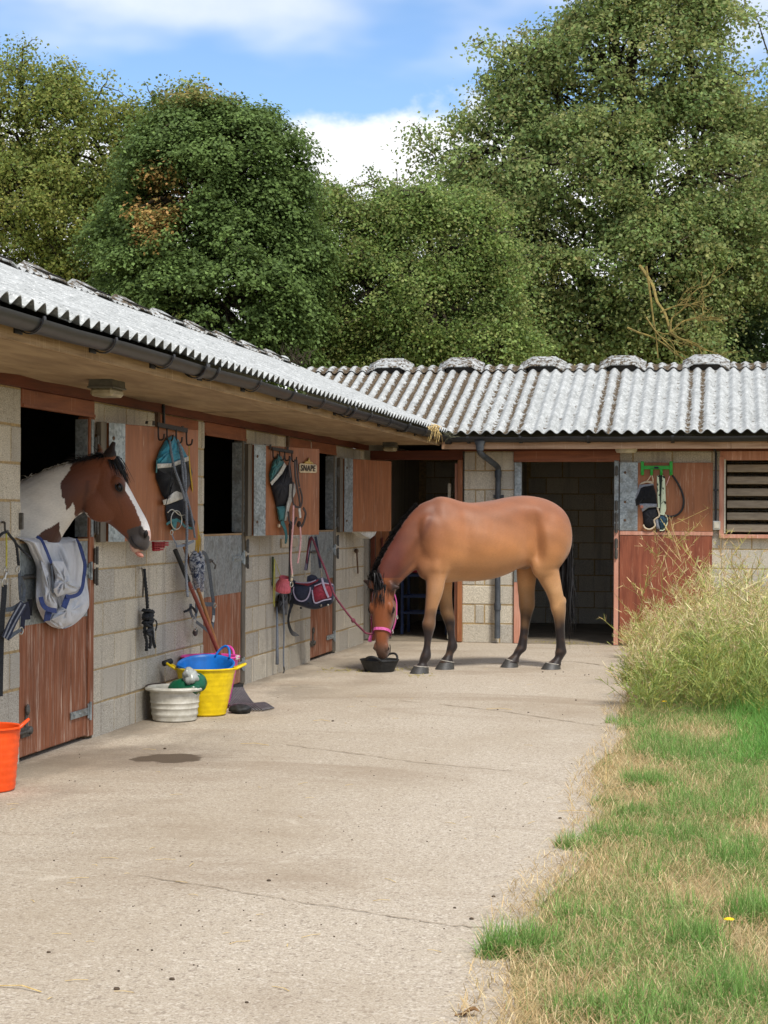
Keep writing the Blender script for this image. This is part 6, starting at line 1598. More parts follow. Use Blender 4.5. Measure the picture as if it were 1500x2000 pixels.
rope('cord', line(c6, [(236, 300, .07), (230, 420, .075), (205, 600, .075), (182, 700, .07)]), .003, M2['rope_black'], rb, False)
ring('bit_ring', c6(268, 815, .06), .066, .0042, LEAF[0][1], UP, MAT['chrome'], rb)
rope('mouthpiece', line(c6, [(196, 755, .062), (236, 730, .062), (296, 776, .062), (342, 772, .062)]), .0042, MAT['chrome'], rb, False)
ring('ring', c6(230, 916, .058), .016, .0035, LEAF[0][1], UP, MAT['chrome'], rb)
mb = MB(); mb.strap(line(c6, [(232, 935, .058), (245, 970, .058), (272, 1025, .055)]), .010, .004, LEAF[0][2]); mb.strap(line(c6, [(264, 1030, .055), (330, 1020, .056), (408, 985, .05)]), .018, .006, LEAF[0][2]); mb.build('curb_strap', M2['rope_grey'], rb)
w6 = crop(wallp, 280, 820, 4.167)
tw = thing('baling_twine', 'bundle of yellow baling twine hanging beside the second door opening', 'twine', tuple(w6(435, 980)))
for i in range(9):
    mb = MB(); x = 428 + i * 4.5; mb.tube(catmull([c6(372, 200, .04), c6(378, 360 + i * 6, .05), w6(440 + rnd.uniform(-6, 6), 870, .33), w6(x, 960, .22), w6(x - 6 + rnd.uniform(-10, 10), 1085, .12)], 4), .0032, 4); mb.build('strand', M2['twine'], tw)
fr_ = thing('fleece_rope', 'fluffy blue and white hank of lead rope below the yellow twine', 'rope', tuple(w6(440, 1200)))
t = NT('blue_white_fleece'); n_ = t.noise(t.coord('Object'), 26, 4, .7); c_ = t.mix(t.ss(n_, .46, .56), lin('2a3550'), lin('a9adb4')); t.bump(t.noise(t.coord('Object'), 120, 3, .7), .8, .01); M2['fleece'] = t.done(c_, .95, 0, .1, .4)
for k, pts in enumerate(([(420, 1085, .14), (405, 1150, .15), (425, 1250, .15), (440, 1350, .13), (455, 1395, .1)], [(452, 1082, .13), (470, 1160, .13), (462, 1260, .13), (466, 1340, .11), (475, 1390, .09)], [(430, 1090, .17), (438, 1180, .18), (430, 1290, .17), (448, 1370, .13)], [(405, 1100, .12), (400, 1170, .12), (418, 1240, .12)])):
    P = line(w6, pts); mb = MB(); mb.tube(P, np.interp(np.linspace(0, 1, len(P)), [0, .3, .8, 1], [.022, .034, .026, .014]) * rnd.uniform(.85, 1.1), 9); mb.build('hank', M2['fleece'], fr_, smooth=True)
mb = MB(); rgk = np.random.default_rng(2)
for i in range(150):
    p = w6(rgk.uniform(405, 480), rgk.uniform(1090, 1400), rgk.uniform(.1, .2)); mb.tube([p, p + rgk.normal(0, .022, 3)], .0022, 3, cap=False)
mb.build('fluff', M2['fleece'], fr_)
# grey headcollar on the second door
wk = crop(wallp, 340, 1040, 7.69); gm = simple('grey_webbing', '3f464e', '59616a', 70, .65)
gh = thing('headcollar', 'slate grey headcollar hanging against the second lower door', 'headcollar', tuple(wk(500, 1100)))
X1 = np.array((1.0, 0, 0)); nn = unit(np.array((.75, -.66, 0)))
for nm, pts, w_ in (('crown_strap', [(420, 290, .07), (480, 350, .06), (525, 560, .05), (560, 850, .04), (590, 1050, .04)], .030), ('nose_strap', [(430, 1075, .05), (500, 1078, .05), (600, 1082, .045)], .034), ('cheek_strap', [(592, 1100, .045), (590, 1250, .045), (565, 1460, .045)], .028),
                    ('chin_strap', [(330, 1340, .06), (420, 1410, .06), (520, 1490, .05)], .024), ('throat_strap', [(250, 1070, .07), (245, 1180, .07), (290, 1300, .07)], .022), ('throat_strap', [(330, 1060, .07), (335, 1180, .07), (310, 1300, .07)], .022)):
    mb = MB(); mb.strap(line(wk, pts), w_, .005, nn); mb.build(nm, gm, gh)
mb = MB(); mb.strap(line(wk, [(594, 1245, .052), (590, 1300, .052), (582, 1345, .052)]), .02, .004, nn); mb.build('label_tag', M2['whitef'], gh)
for q in ((296, 1290), (320, 1440), (612, 1095)): ring('ring', wk(*q, .075), .019, .0045, np.array((.2, .98, 0)), UP, MAT['chrome'], gh)
rope('lead_end', line(wk, [(330, 1200, .08), (270, 1120, .09), (210, 1170, .08), (150, 1190, .06)]), .011, M2['rope_black'], gh)
mb = MB(); lump(mb, wk(320, 1500, .06), (.02, .03, .03), 4, 9, .2); mb.build('buckle', MAT['iron'], gh, smooth=True)
# red plastic mesh under the first top door
rm = thing('red_grid', 'small red plastic grid sticking out below the first open top door', 'plastic grid', tuple(on_wall(312, 1066, .1)))
for i in range(5):
    mb = MB(); mb.bar(on_wall(299 + i * 5.4, 1058, .1), on_wall(301 + i * 4.4, 1076 - (i > 2) * 6, .1), .010, .02, X1); mb.build('bar', M2['red'], rm)
for j in range(4):
    mb = MB(); mb.bar(on_wall(299, 1060 + j * 4.6, .105), on_wall(327 - (j > 1) * 10, 1060 + j * 4.4, .105), .012, .02, X1); mb.build('bar', M2['red'], rm)
# black rope hank on the wall
cr_ = crop(wallp, 160, 1080, 5.556)
rk = thing('rope_hank', 'coiled black rope hanging from a hook on the block wall between the first two doors', 'rope', tuple(cr_(720, 700)))
mb = MB(); mb.tube([cr_(648, 165, .01), cr_(652, 170, .05), cr_(668, 270, .05), cr_(660, 480, .03)], .006, 6); mb.build('hook', MAT['iron'], rk)
rope('strand', line(cr_, [(676, 175, .05), (684, 280, .06), (700, 430, .06), (712, 600, .06)]), .014, M2['rope_black'], rk)
for i in range(5):
    c = cr_(715 + 6 * (i % 2), 630 + i * 30, .065); th = np.linspace(0, 2 * np.pi, 15); tl = rnd.uniform(-.25, .25); u_ = np.array((.2, .98, 0)); v_ = np.array((.98, -.2, 0))
    rope('coil', [c + u_ * math.cos(x) * .047 + v_ * math.sin(x) * .03 + UP * (math.cos(x) * tl * .05) for x in th], .0145, M2['rope_black'], rk)
for i, pts in enumerate(([(690, 740, .06), (680, 860, .06), (705, 960, .06), (700, 1060, .05)], [(720, 740, .07), (735, 860, .08), (745, 960, .07), (735, 1035, .06)], [(750, 740, .06), (765, 850, .07), (775, 960, .06), (790, 1020, .05)], [(800, 730, .05), (815, 770, .05), (800, 840, .05)], [(700, 780, .08), (760, 820, .09), (700, 860, .09), (750, 900, .08)])):
    rope('tail', line(cr_, pts), .014 if i != 3 else .007, M2['rope_black'], rk)
# white rug over the first lower door
cg = crop(wallp, 0, 1000, 5.0)
rug = thing('horse_rug', 'white horse rug with blue binding slung over the first lower door', 'rug', tuple(cg(600, 700)))
edgeL = [(205, 262), (300, 300), (345, 400), (395, 520), (398, 620), (396, 720), (395, 830), (408, 920), (440, 1000), (475, 1060), (540, 1115), (600, 1136)]
edgeR = [(745, 262), (775, 300), (800, 400), (832, 500), (836, 600), (850, 690), (866, 790), (870, 880), (862, 940), (810, 1020), (720, 1100), (640, 1136)]
eL, eR = resamp1([p[0] for p in edgeL], 3), resamp1([p[0] for p in edgeR], 3); yL, yR = resamp1([p[1] for p in edgeL], 3), resamp1([p[1] for p in edgeR], 3)
nu, nv_ = 46, len(eL); V = np.zeros((nv_, nu, 3))
for i in range(nv_):
    s = i / (nv_ - 1)
    for j in range(nu):
        u = j / (nu - 1); x = eL[i] * (1 - u) + eR[i] * u; y = yL[i] * (1 - u) + yR[i] * u + 18 * math.sin(u * math.pi) * (1 if s < .9 else .3)
        fold = .022 * math.sin(u * 11 + s * 2.5) * math.sin(s * 3.0 + .4) + .016 * math.sin(u * 23 - s * 6) * s * (1 - s) * 3 + .012 * math.sin(u * 6 + s * 14)
        belly = .05 + .055 * math.sin(min(1, s * 1.05) * math.pi) ** .7 * math.sin(u * math.pi) ** .5
        V[i, j] = cg(x, y, max(.022, belly * (1 if s > .05 else .6) + fold))
mb = MB(); mb.grid(V)
top_ = V[0]; bk = np.stack([top_ + np.array((-.05, 0, .012)), top_ + np.array((-.11, 0, .0)), top_ + np.array((-.13, 0, -.25))], 0); mb.grid(np.concatenate([bk[::-1], V[:1]], 0))
bb = V.copy(); bb[..., 0] = np.maximum(.014, bb[..., 0] - .03); mb.grid(bb[:, ::-1])
for e in (0, -1): mb.grid(np.stack([V[:, e], bb[:, e]], 1))
mb.build('cloth', M2['rug'], rug, smooth=True)
cloth('folded_flap', cg, [(505, 480), (620, 482), (690, 640), (790, 740), (800, 780), (640, 800), (560, 828), (515, 760), (540, 640)], M2['rug'], rug, off=.13, bulge=.03, wrinkle=.014)
cloth('folded_flap', cg, [(640, 820), (820, 800), (860, 880), (840, 960), (720, 1090), (600, 1110), (500, 1050), (560, 960)], M2['rug'], rug, off=.075, bulge=.035, wrinkle=.010)
cloth('folded_flap', cg, [(398, 480), (470, 520), (500, 800), (560, 900), (555, 955), (470, 940), (410, 840)], M2['rug'], rug, off=.085, bulge=.035, wrinkle=.010)
for pts, w_ in (([(748, 262, .06), (775, 320, .10), (808, 430, .125), (828, 520, .13), (815, 650, .14), (800, 740, .155), (765, 800, .15), (690, 828, .14), (640, 822, .13)], .024), ([(355, 240, .05), (400, 270, .08), (440, 350, .115), (480, 450, .13), (500, 500, .135)], .018), ([(395, 830, .10), (420, 910, .115), (470, 950, .13), (550, 965, .13)], .030),
                ([(480, 960, .10), (465, 1010, .10), (455, 1065, .09)], .045), ([(660, 830, .13), (640, 880, .13), (620, 935, .125)], .040), ([(500, 520, .125), (510, 640, .13), (515, 790, .13)], .012)):
    mb = MB(); mb.strap(line(cg, pts), w_, .005, unit(np.array((.8, -.6, .1)))); mb.build('binding', M2['binding'] if w_ > .013 else gm, rug)
# headcollar and lead at the far left
lh = thing('headcollar', 'black and grey padded headcollar hanging on the block wall left of the first door', 'headcollar', tuple(cg(120, 900)))
mb = MB(); mb.tube(catmull([cg(20, 100, .0), cg(45, 105, .04), cg(48, 160, .06), cg(60, 205, .06), cg(75, 185, .08)], 4), .007, 6); mb.build('hook', MAT['iron'], lh)
rope('cord', line(cg, [(-40, 300, .05), (0, 230, .06), (60, 195, .07), (105, 240, .07), (150, 300, .07), (170, 400, .07), (180, 520, .07)]), .0095, M2['rope_black'], lh)
rope('cord', line(cg, [(150, 300, .07), (215, 370, .09), (300, 450, .12)]), .008, M2['rope_black'], lh)
rope('twine', line(cg, [(62, 205, .07), (64, 380, .08), (62, 550, .08)]), .006, M2['twine2'], lh)
for q, r_ in (((62, 570, .08), .020), ((45, 690, .08), .026), ((172, 565, .08), .018)): ring('ring', cg(*q), r_, .0048, np.array((.2, .98, 0)), UP, MAT['chrome'], lh)
rope('clip', line(cg, [(60, 585, .08), (48, 630, .08), (45, 665, .08)]), .009, MAT['chrome'], lh, False)
nn2 = unit(np.array((.6, -.8, 0)))
for nm, pts, w_, m_ in (('lead', [(42, 710, .08), (35, 850, .085), (22, 1000, .08), (10, 1300, .07), (0, 1800, .06)], .030, M2['rope_black']), ('cheek_strap', [(190, 570, .08), (190, 720, .08), (200, 860, .08)], .016, gm), ('cheek_strap', [(200, 640, .08), (235, 760, .09), (222, 870, .09)], .020, gm),
                        ('nose_band', [(50, 1235, .10), (130, 1060, .11), (225, 890, .11)], .050, M2['navy']), ('chin_strap', [(55, 955, .08), (130, 940, .085), (220, 880, .09)], .026, gm), ('chin_strap', [(225, 890, .09), (225, 1010, .085), (215, 1140, .08)], .026, M2['navy']), ('strap_end', [(288, 850, .1), (290, 930, .1), (285, 1010, .1)], .030, M2['black'] if 'black' in M2 else MAT['black_soft']),
                        ('chin_strap', [(250, 880, .1), (265, 960, .1), (270, 1050, .1)], .03, M2['navy']), ('chin_strap', [(215, 1145, .085), (150, 1180, .09), (90, 1225, .09)], .022, gm)):
    mb = MB(); mb.strap(line(cg, pts), w_, .007, nn2); mb.build(nm, m_, lh)
for pts in ([(62, 1240, .118), (150, 1065, .128), (245, 900, .128)], [(38, 1225, .112), (112, 1050, .122), (205, 885, .122)]):
    mb = MB(); mb.strap(line(cg, pts), .008, .004, nn2); mb.build('grey_edge', M2['greyf'], lh)
ring('ring', cg(205, 1160, .09), .020, .0048, np.array((.2, .98, 0)), UP, MAT['chrome'], lh)
# ---- second top door: name sign, teal mask, pink bridle
c7 = crop(f1, 510, 840, 4.347)
sg_ = thing('name_sign', 'small cream name sign reading SNAPE with golden emblem on the second open top door', 'sign', tuple(c7(400, 325)))
cloth('plaque', c7, [(326, 290), (335, 282), (465, 292), (472, 300), (474, 355), (466, 364), (334, 362), (325, 352)], M2['sign'], sg_, off=.014, bulge=.002)
cloth('emblem', c7, [(360, 284), (372, 266), (392, 258), (408, 232), (418, 262), (440, 276), (446, 290)], M2['gold'], sg_, off=.012, bulge=.016)
cu = bpy.data.curves.new('lettering', 'FONT'); cu.body = 'SNAPE'; cu.size = .078; cu.align_x = 'CENTER'; cu.align_y = 'CENTER'; cu.extrude = .0012; cu.shear = .12; cu.space_character = 1.12
cu.offset = .001; lt0 = bpy.data.objects.new('lettering', cu); COL.objects.link(lt0); bpy.context.view_layer.update(); me_ = bpy.data.meshes.new_from_object(lt0.evaluated_get(bpy.context.evaluated_depsgraph_get())); bpy.data.objects.remove(lt0); lt = bpy.data.objects.new('lettering', me_); COL.objects.link(lt); lt.parent = sg_; me_.materials.clear(); me_.materials.append(M2['ink'])
P_, u_, w_ = LEAF[1]; lt.matrix_local = Matrix.Translation(Vector(c7(399, 326, .0215) - WLOC[sg_.name])) @ Matrix(((u_[0], 0, w_[0], 0), (u_[1], 0, w_[1], 0), (0, 1, 0, 0), (0, 0, 0, 1)))
fm = thing('fly_mask', 'worn teal and black fly mask with dirty white stripe on the second open top door', 'fly mask', tuple(c7(180, 500)), 'fly masks on the doors')
cloth('ear_cap', c7, [(150, 205), (172, 225), (200, 285), (140, 360), (78, 460), (68, 375), (98, 262)], M2['teal'], fm, bulge=.04, wrinkle=.008)
cloth('white_band', c7, [(198, 275), (214, 305), (180, 370), (92, 470), (78, 445), (140, 365)], M2['whitef'], fm, off=.036, bulge=.014)
cloth('black_panel', c7, [(210, 305), (250, 290), (266, 420), (258, 520), (222, 642), (130, 655), (100, 545), (80, 470), (150, 400)], M2['mesh'], fm, bulge=.055, wrinkle=.006)
cloth('nose_band', c7, [(240, 458), (288, 455), (294, 525), (250, 630), (214, 770), (198, 770), (212, 640), (232, 560)], M2['whitef'], fm, off=.045, bulge=.014)
cloth('nose_piece', c7, [(130, 652), (218, 640), (204, 770), (178, 780), (150, 770)], M2['teal'], fm, off=.02, bulge=.03)
mb = MB(); mb.strap(line(c7, [(172, 770, .045), (200, 840, .05), (212, 900, .05), (205, 965, .04)]), [.04, .05, .045, .04, .036, .036, .036, .034, .032, .032, .03, .028, .02], .006, LEAF[1][2]); mb.build('teal_strap', M2['teal'], fm)
mb = MB(); mb.box(c7(152, 812, .04), (.02, .02, .03), ch=.003); mb.build('label_tag', M2['cream'], fm)
pb = thing('bridle', 'dark leather bridle with pale pink reins hanging on the second open top door', 'bridle', tuple(c7(290, 600)))
for nm, pts, w_, m_ in (('headpiece', [(250, 230, .05), (236, 300, .06), (246, 400, .07)], .022, M2['leather']), ('headpiece', [(285, 250, .06), (290, 400, .075), (318, 560, .08), (330, 660, .08)], .024, M2['leather']), ('cheekpiece', [(300, 250, .06), (312, 400, .08), (324, 480, .08)], .018, M2['leather']),
                        ('noseband', [(270, 440, .07), (262, 560, .08), (280, 640, .085), (330, 650, .085), (346, 580, .08), (326, 490, .075)], .020, M2['leather']), ('browband', [(228, 690, .07), (240, 780, .08), (275, 800, .085), (300, 740, .085)], .022, M2['leather']), ('noseband', [(355, 660, .07), (376, 710, .075), (352, 800, .08), (320, 830, .08)], .024, M2['leather']),
                        ('rein', [(272, 640, .09), (268, 800, .09), (256, 960, .085), (250, 1100, .08), (262, 1230, .075)], .022, M2['pinks']), ('rein', [(328, 820, .085), (334, 920, .08), (326, 1020, .08), (308, 1130, .075)], .020, M2['pinks']), ('buckle_strap', [(322, 665, .09), (330, 745, .09)], .03, M2['whitef']), ('long_strap', [(240, 800, .07), (242, 1000, .07), (238, 1280, .065)], .026, MAT['black_soft'])):
    mb = MB(); mb.strap(line(c7, pts), w_, .006, LEAF[1][2]); mb.build(nm, m_, pb)
mb = MB(); lump(mb, c7(322, 800, .08), (.018, .02, .03), 3, 10, .3); lump(mb, c7(250, 810, .07), (.016, .02, .04), 4, 10, .3); mb.build('leather_keeper', M2['leather'], pb, smooth=True)
for q in ((262, 1232), (258, 1268)): 
    mb = MB(); mb.box(c7(q[0], q[1], .075), (.02, .02, .03), ch=.004); mb.build('stopper', M2['cream'], pb)
ring('ring', c7(258, 1310, .075), .022, .006, LEAF[1][1], UP, MAT['chrome'], pb)
# ---- wall between second and third doors
w7 = crop(wallp, 510, 840, 4.347)
mb = MB(); mb.box(on_wall(565, 1060, .012), (.02, .62, .085), ch=.003); mb.build('wall_board', M2['board'], row)
bo = thing('overreach_boot', 'ribbed pink rubber bell boot hanging on the wall below the second top door', 'boot', tuple(w7(188, 1310, .08)))
cb = w7(186, 1320, .10); ax_ = unit(np.array((.25, -.25, 1.0)))
uu = unit(np.cross(ax_, (0, 1, 0))); vv = np.cross(ax_, uu); V = []
for r_, h_ in ((.048, .085), (.052, .075), (.046, .06), (.058, .03), (.072, -.01), (.078, -.05), (.070, -.055), (.05, .0), (.040, .06)):
    V.append([cb + ax_ * h_ + (uu * math.cos(x) + vv * math.sin(x)) * r_ * (1 + .035 * (math.sin(x * 18)) * (h_ < .05)) for x in np.linspace(0, 2 * np.pi, 72, endpoint=False)])
mb = MB(); mb.grid(np.array(V), closed_u=True); mb.build('boot', M2['rubber'], bo, smooth=True)
bb_ = thing('brushing_boots', 'limp black brushing boots and strap hanging under the pink boot', 'boots', tuple(w7(200, 1500, .06)))
cloth('boot', w7, [(160, 1385), (205, 1372), (235, 1400), (228, 1480), (222, 1570), (150, 1555), (142, 1470)], MAT['black_soft'], bb_, off=.04, bulge=.04, wrinkle=.015)
cloth('boot', w7, [(232, 1340), (262, 1350), (258, 1440), (240, 1480), (228, 1420)], MAT['black_soft'], bb_, off=.04, bulge=.035, wrinkle=.01)
mb = MB(); mb.strap(line(w7, [(250, 1400, .06), (256, 1480, .07), (236, 1560, .07), (232, 1640, .06), (262, 1720, .06), (322, 1745, .06)]), [.045, .04, .03, .03, .045, .03, .026, .03, .02, .022, .02, .022, .024, .03, .03, .035, .04, .045, .04, .02, .006], .006, nn2); mb.build('strap', MAT['black_soft'], bb_)
lr = thing('lead_rope', 'thin grey lead rope hanging down to the ground under the pink boot', 'rope', tuple(w7(192, 1700, .05)))
rope('rope', line(w7, [(184, 1385, .09), (190, 1500, .085), (194, 1700, .07), (190, 1900, .06), (192, 2010, .06)]), .0088, M2['rope_grey'], lr)
rope('clip', line(w7, [(192, 2010, .06), (196, 2040, .06), (188, 2065, .06)]), .008, MAT['iron'], lr, False)
wp = thing('wall_stick', 'dark whip leaning against the block wall left of the grey lead rope', 'stick', tuple(w7(136, 1990, .05) * np.array((1, 1, 0))))  # thin tapered rod standing against the wall
mb = MB(); mb.tube([w7(136, 1990, .06), w7(136, 1760, .045), w7(134, 1500, .03)], [.016, .013, .009], 8); mb.build('handle', M2['rope_grey'], wp, smooth=True)
yt_ = thing('baling_twine', 'lime yellow twine on a dark green wall peg left of the pink boot', 'twine', tuple(w7(105, 1200, .03)))
mb = MB(); mb.bar(w7(98, 1075, .02), w7(100, 1320, .02), .014, .02, X1); mb.build('peg', simple('dark_green_peg', '3c4a34', '56604a', 20, .7), yt_)
for pts in ([(112, 1095, .04), (108, 1250, .05), (104, 1480, .05)], [(112, 1095, .04), (118, 1300, .05), (112, 1500, .045)], [(114, 1095, .04), (140, 1170, .05), (166, 1240, .07)]):
    mb = MB(); mb.tube(line(w7, pts), .0034, 4); mb.build('strand', M2['twine2'], yt_)
# grooming bag
bg_ = thing('grooming_bag', 'maroon and navy grooming bag with lilac piping hanging by the third door', 'bag', tuple(on_wall(612, 1160, .2)))
gc = on_wall(611, 1160, .22); gu = unit(np.array((.86, .50, 0))); gw = np.array((gu[1], -gu[0], 0)); K = on_wall(611, 1160, .22)
def bagp(x, y, off=0.0):
    """photo pixels on the plane of the bag's front face"""
    return on_plane(x, y, K + gw * off, gw)
cgb = crop(bagp, 520, 1020, 6.818)
def bag_loft():
    prof = [(345, 760, 1060), (360, 765, 1090), (440, 800, 1110), (560, 790, 1150), (660, 760, 1160), (760, 735, 1130), (850, 800, 1090), (890, 830, 1040), (896, 850, 980)]
    A = []; B_ = []; W_ = []
    for x, y0, y1 in prof: A.append(cgb(x, y0, -.09)); B_.append(cgb(x, y1, -.09)); W_.append(.10 if 360 < x < 890 else .05)
    mb = MB(); loft(mb, resamp(A), resamp(B_), resamp1(W_), gw, 24, 0, .55); return mb
bag_loft().build('body', M2['navy'], bg_, smooth=True)
cloth('pocket', cgb, [(380, 850), (590, 850), (570, 960), (520, 1040), (460, 1055), (400, 1010), (365, 930)], M2['navy'], bg_, off=.006, bulge=.02)
cloth('maroon_panel', cgb, [(385, 815), (560, 850), (680, 790), (700, 760), (560, 800), (385, 795)], M2['maroon'], bg_, off=.010, bulge=.012)
cloth('maroon_pocket', cgb, [(640, 850), (730, 800), (860, 830), (892, 870), (884, 980), (850, 1020), (720, 1060), (650, 1075), (610, 960)], M2['maroon'], bg_, off=.006, bulge=.032, wrinkle=.006)
cloth('lid', cgb, [(540, 790), (545, 720), (600, 695), (660, 710), (690, 745), (640, 790)], M2['navy'], bg_, off=-.02, bulge=.03)
for pts, w_ in (([(365, 860, .026), (362, 930, .03), (400, 1020, .03), (470, 1052, .03), (540, 1020, .03), (580, 930, .03), (586, 866, .028)], .013), ([(390, 795, .02), (480, 805, .025), (580, 800, .026), (660, 770, .02)], .011), ([(740, 740, .03), (770, 860, .045), (810, 960, .04), (830, 1000, .035)], .020), ([(640, 850, .03), (700, 825, .035), (760, 808, .035), (890, 830, .02)], .010), ([(610, 900, .02), (620, 980, .024), (650, 1075, .02), (760, 1040, .03), (865, 1020, .015)], .012)):
    mb = MB(); mb.strap(line(cgb, pts), w_, .004, gw); mb.build('piping', M2['lilac'], bg_)
for x, y in ((730, 1108), (822, 1104), (565, 1075), (462, 1140)):
    mb = MB(); mb.ball(cgb(x, y, .0), (.012, .012, .012), 6); mb.build('stud', MAT['chrome'] if x > 600 else M2['rubber_black'], bg_)
for pts in ([(588, 190, .1), (560, 400, .07), (525, 640, .04)], [(655, 190, .1), (690, 400, .07), (720, 610, .04)]):
    mb = MB(); mb.strap(line(cgb, pts), .034 if pts[0][0] < 600 else .024, .004, gw); mb.build('strap', M2['navy'], bg_)
for pts in ([(592, 190, .106), (564, 400, .076), (528, 640, .046)], [(578, 190, .106), (548, 400, .076), (512, 640, .046)]):
    mb = MB(); mb.strap(line(cgb, pts), .005, .003, gw); mb.build('stripe', M2['lilac'], bg_)
for pts in ([(522, 650, .04), (520, 700, .035), (525, 745, .03)], [(722, 620, .04), (738, 680, .04), (735, 730, .035)]): rope('clip', line(cgb, pts), .008, MAT['chrome'], bg_, False)
# maroon lead rope from the horse's headcollar back to the bag's hook
ringp = HB((1190, 770), -.085); S0 = on_wall(608, 1049, .36)
pts = [(612, 1056), (622, 1082), (634, 1110), (644, 1138), (652, 1160), (668, 1184), (690, 1212), (706, 1228), (720, 1238)]
P = [S0]
for i, (px, py) in enumerate(pts):
    s = (i + 1) / (len(pts) + 1); yy = S0[1] + (ringp[1] - S0[1]) * s ** 1.2; P.append(on_plane(px, py, (0, yy, 0), (0, 1, 0)))
P.append(ringp)
ml = thing('lead_rope', 'maroon lead rope running from the pink headcollar to beside the grooming bag', 'rope', tuple(P[5]))
rope('rope', catmull(P, 4), .0115, M2['maroon_rope'], ml)
rope('rope_loop', catmull([S0, on_wall(601, 1075, .30), on_wall(599, 1100, .28), on_wall(603, 1060, .30), S0], 5), .009, M2['maroon_rope'], ml)
mb = MB(); lump(mb, P[7], (.02, .02, .022), 4, 8, .15); mb.build('knot', M2['maroon_rope'], ml, smooth=True)
# ---- end door: black mask, patterned mask, hose
fm = thing('fly_mask', 'black fly mask with grey band and cream trim under the green rack', 'fly mask', tuple(fE(500, 750)), 'fly masks on the doors')
cloth('rim', fE, [(412, 520), (440, 492), (490, 474), (560, 476), (582, 512), (540, 492), (470, 500)], M2['cream'], fm, off=.02, bulge=.012)
cloth('grey_edge', fE, [(410, 522), (575, 506), (582, 526), (470, 545), (418, 605), (372, 690), (372, 655)], M2['greyf'], fm, off=.018, bulge=.012)
cloth('black_panel', fE, [(420, 545), (470, 525), (575, 515), (612, 640), (618, 750), (420, 750), (372, 772), (363, 700)], MAT['black_soft'], fm, bulge=.05, wrinkle=.006)
cloth('grey_band', fE, [(412, 745), (480, 738), (618, 744), (618, 782), (520, 792), (448, 838)], M2['greyf'], fm, off=.045, bulge=.014)
mb = MB(); mb.ball(fE(440, 780, .062), (.02, .006, .02), 8); mb.build('badge', simple('badge_orange', 'b57561', '8a6f78', 30, .6), fm, smooth=True)
cloth('nose_panel', fE, [(448, 832), (520, 790), (620, 780), (642, 880), (586, 925), (592, 1000), (530, 1036), (462, 1002), (454, 900)], M2['mesh'], fm, bulge=.04, wrinkle=.006)
mb = MB(); mb.tube(line(fE, [(622, 782, .03), (646, 880, .03), (612, 912, .03), (584, 940, .03), (598, 995, .03), (570, 1028, .03), (525, 1044, .03), (478, 1026, .03), (458, 990, .03)]), .0105, 7); mb.build('trim', M2['cream'], fm, smooth=True)
rope('loop', line(fE, [(545, 412, .05), (525, 450, .045), (500, 478, .035)]), .006, M2['cream'], fm, False); rope('loop', line(fE, [(562, 412, .05), (570, 450, .045), (574, 495, .035)]), .007, M2['cream'], fm, False)
pm = thing('fly_mask', 'black fly mask with pale green patterned straps and blue nose, next to the black hose', 'fly mask', tuple(fE(670, 750)), 'fly masks on the doors')
t = NT('pale_green_print'); n_ = t.noise(t.coord('Object', (1, 1, .6)), 30, 3, .6); M2['print'] = t.done(t.mix(t.ss(n_, .56, .62), lin('d3dec0'), lin('26322c')), .75, 0, .2)
cloth('strap', fE, [(618, 412), (640, 405), (648, 520), (650, 700), (655, 790), (630, 800), (618, 600)], M2['print'], pm, off=.03, bulge=.014)
cloth('strap', fE, [(682, 405), (712, 430), (720, 600), (728, 800), (708, 880), (655, 870), (668, 640), (676, 500)], M2['print'], pm, off=.034, bulge=.016)
cloth('dark_lining', fE, [(632, 410), (690, 405), (684, 560), (664, 640), (660, 870), (636, 780), (640, 560)], simple('dark_green_lining', '26352f', '1b2421', 30, .8), pm, off=.015, bulge=.008)
cloth('nose_panel', fE, [(650, 880), (700, 880), (738, 920), (732, 985), (690, 1052), (650, 1050), (625, 960)], simple('petrol_blue', '2b4a5c', '1f3644', 16, .7), pm, off=.02, bulge=.04, wrinkle=.01)
cloth('grey_side', fE, [(600, 940), (628, 915), (648, 1000), (655, 1050), (612, 1035)], M2['greyf'], pm, off=.03, bulge=.02)
mb = MB(); mb.tube(line(fE, [(718, 870, .04), (742, 925, .04), (735, 985, .04), (700, 1050, .04), (650, 1056, .04)]), .006, 6); mb.build('trim', M2['print'], pm, smooth=True)
for x in (612, 660, 700, 735):
    mb = MB(); mb.tube(line(fE, [(x, 1040, .03), (x + 4, 1060, .03), (x + rnd.uniform(-8, 10), 1080, .03)]), .006, 5); mb.build('fringe', MAT['black_soft'], pm)
rope('loop', line(fE, [(768, 418, .05), (745, 480, .04), (726, 530, .03)]), .006, M2['pinks'], pm, False)
hs_ = tag(rope('rubber_hose', line(fE, [(800, 412, .045), (842, 470, .03), (892, 560, .022), (926, 660, .022), (930, 750, .022), (905, 825, .022), (850, 876, .022), (785, 893, .022), (732, 882, .025)]), .0125, M2['hose'], None, False), 'black rubber tube hanging in a loop from the green rack', 'tube')
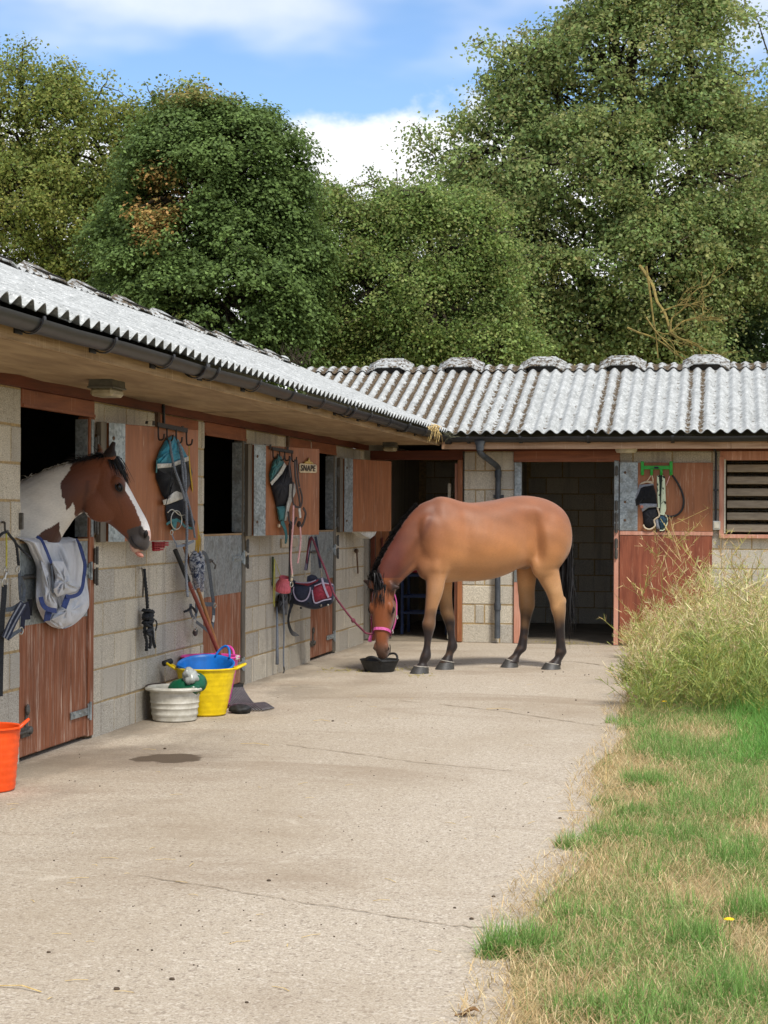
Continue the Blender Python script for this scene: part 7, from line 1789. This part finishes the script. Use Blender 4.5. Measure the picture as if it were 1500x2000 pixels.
# ---- dark doorway: blue stand, red crate, plank, rake
bs = thing('rack_stand', 'dark blue metal stand inside the dark doorway, seen under the bay horse', 'stand', tuple(on_plane(820, 1225, (0, 21.3, 0), (0, 1, 0)) * np.array((1, 1, 0))))
def dp(px, py, y=21.3): return on_plane(px, py, (0, y, 0), (0, 1, 0))
for x in (786, 872):
    for yy in (21.3, 21.75):
        a = dp(x, 1120, 21.3); a[1] = yy; b = np.array((a[0], yy, .02)); mb = MB(); mb.bar(b, a, .035, .035, (0, 1, 0), ch=.003); mb.build('leg', M2['frame_blue'], bs)
for y in (1124, 1165, 1197):
    a, b = dp(786, y), dp(872, y); mb = MB(); mb.bar(a, b, .03, .03, UP, ch=.003); mb.build('rail', M2['frame_blue'], bs)
    mb = MB(); mb.bar(a + np.array((0, .45, 0)), b + np.array((0, .45, 0)), .03, .03, UP, ch=.003); mb.build('rail', M2['frame_blue'], bs)
    for q in (a, b):
        mb = MB(); mb.bar(q, q + np.array((0, .45, 0)), .03, .03, UP); mb.build('rail', M2['frame_blue'], bs)
rc = thing('crate', 'dark red plastic box on top of the blue stand in the doorway', 'box', tuple(dp(825, 1122)))
a = dp(798, 1121); b = dp(860, 1108); mb = MB(); mb.box(((a[0] + b[0]) / 2, 21.52, a[2] + .085), (b[0] - a[0], .36, .14), ch=.01); mb.build('box', M2['red'], rc)
mb = MB(); mb.box(((a[0] + b[0]) / 2, 21.52, a[2] + .162), (b[0] - a[0] + .02, .38, .02), ch=.006); mb.build('lid', M2['red'], rc)
pk_ = MB(); a = dp(746, 1262, 20.75); pk_.box((a[0], 20.75, .66), (.155, .05, 1.30), ch=.004); tag(pk_.build('plank', MAT['wood'], None), 'red brown board standing in the dark doorway, left of the horse', 'plank')
rkh = thing('rake', 'rake with a thin reddish shaft leaning on the red brown board in the doorway', 'rake', tuple(dp(744, 1250, 20.68) * np.array((1, 1, 0))))
mb = MB(); mb.tube([dp(746, 1050, 20.70), dp(748, 1110, 20.69), dp(745, 1240, 20.66)], .013, 8); mb.build('shaft', M2['redwood'], rkh, smooth=True)
mb = MB(); q = dp(745, 1240, 20.66); mb.bar(q + np.array((-.12, 0, -.03)), q + np.array((.12, 0, -.03)), .03, .02); mb.build('head', MAT['iron'], rkh)
mb = MB(); a = dp(870, 1125, 20.9); mb.box((a[0] + .09, 20.62, .95), (.035, .05, 1.85)); mb.build('door_stop', MAT['white_plastic'], end)
# white trough under the third top door, iron tie bar on the wall
tg = MB(); tg.prism([(-.20, 0), (.18, 0), (.13, -.05), (.04, -.085), (-.10, -.05)], on_wall(704, 1037, .14) , unit(np.array((.35, .94, 0))), UP, np.array((.10, -.04, 0))); tag(tg.build('drip_tray', M2['whitef'], None), 'small white plastic tray just below the third open top door', 'tray')
mb = MB(); mb.tube(catmull([on_wall(696, 1075, .02), on_wall(697, 1077, .05), on_wall(698, 1098, .055), on_wall(699, 1116, .05), on_wall(699, 1119, .02)], 4), .010, 7); mb.ball(on_wall(696, 1076, .02), .028, 6); mb.build('tie_bar', MAT['rust'], row, smooth=True)
mb = MB(); mb.box(on_wall(41, 1018, .012), (.03, .018, .10), ch=.004); mb.build('eye_plate', MAT['iron'], row)
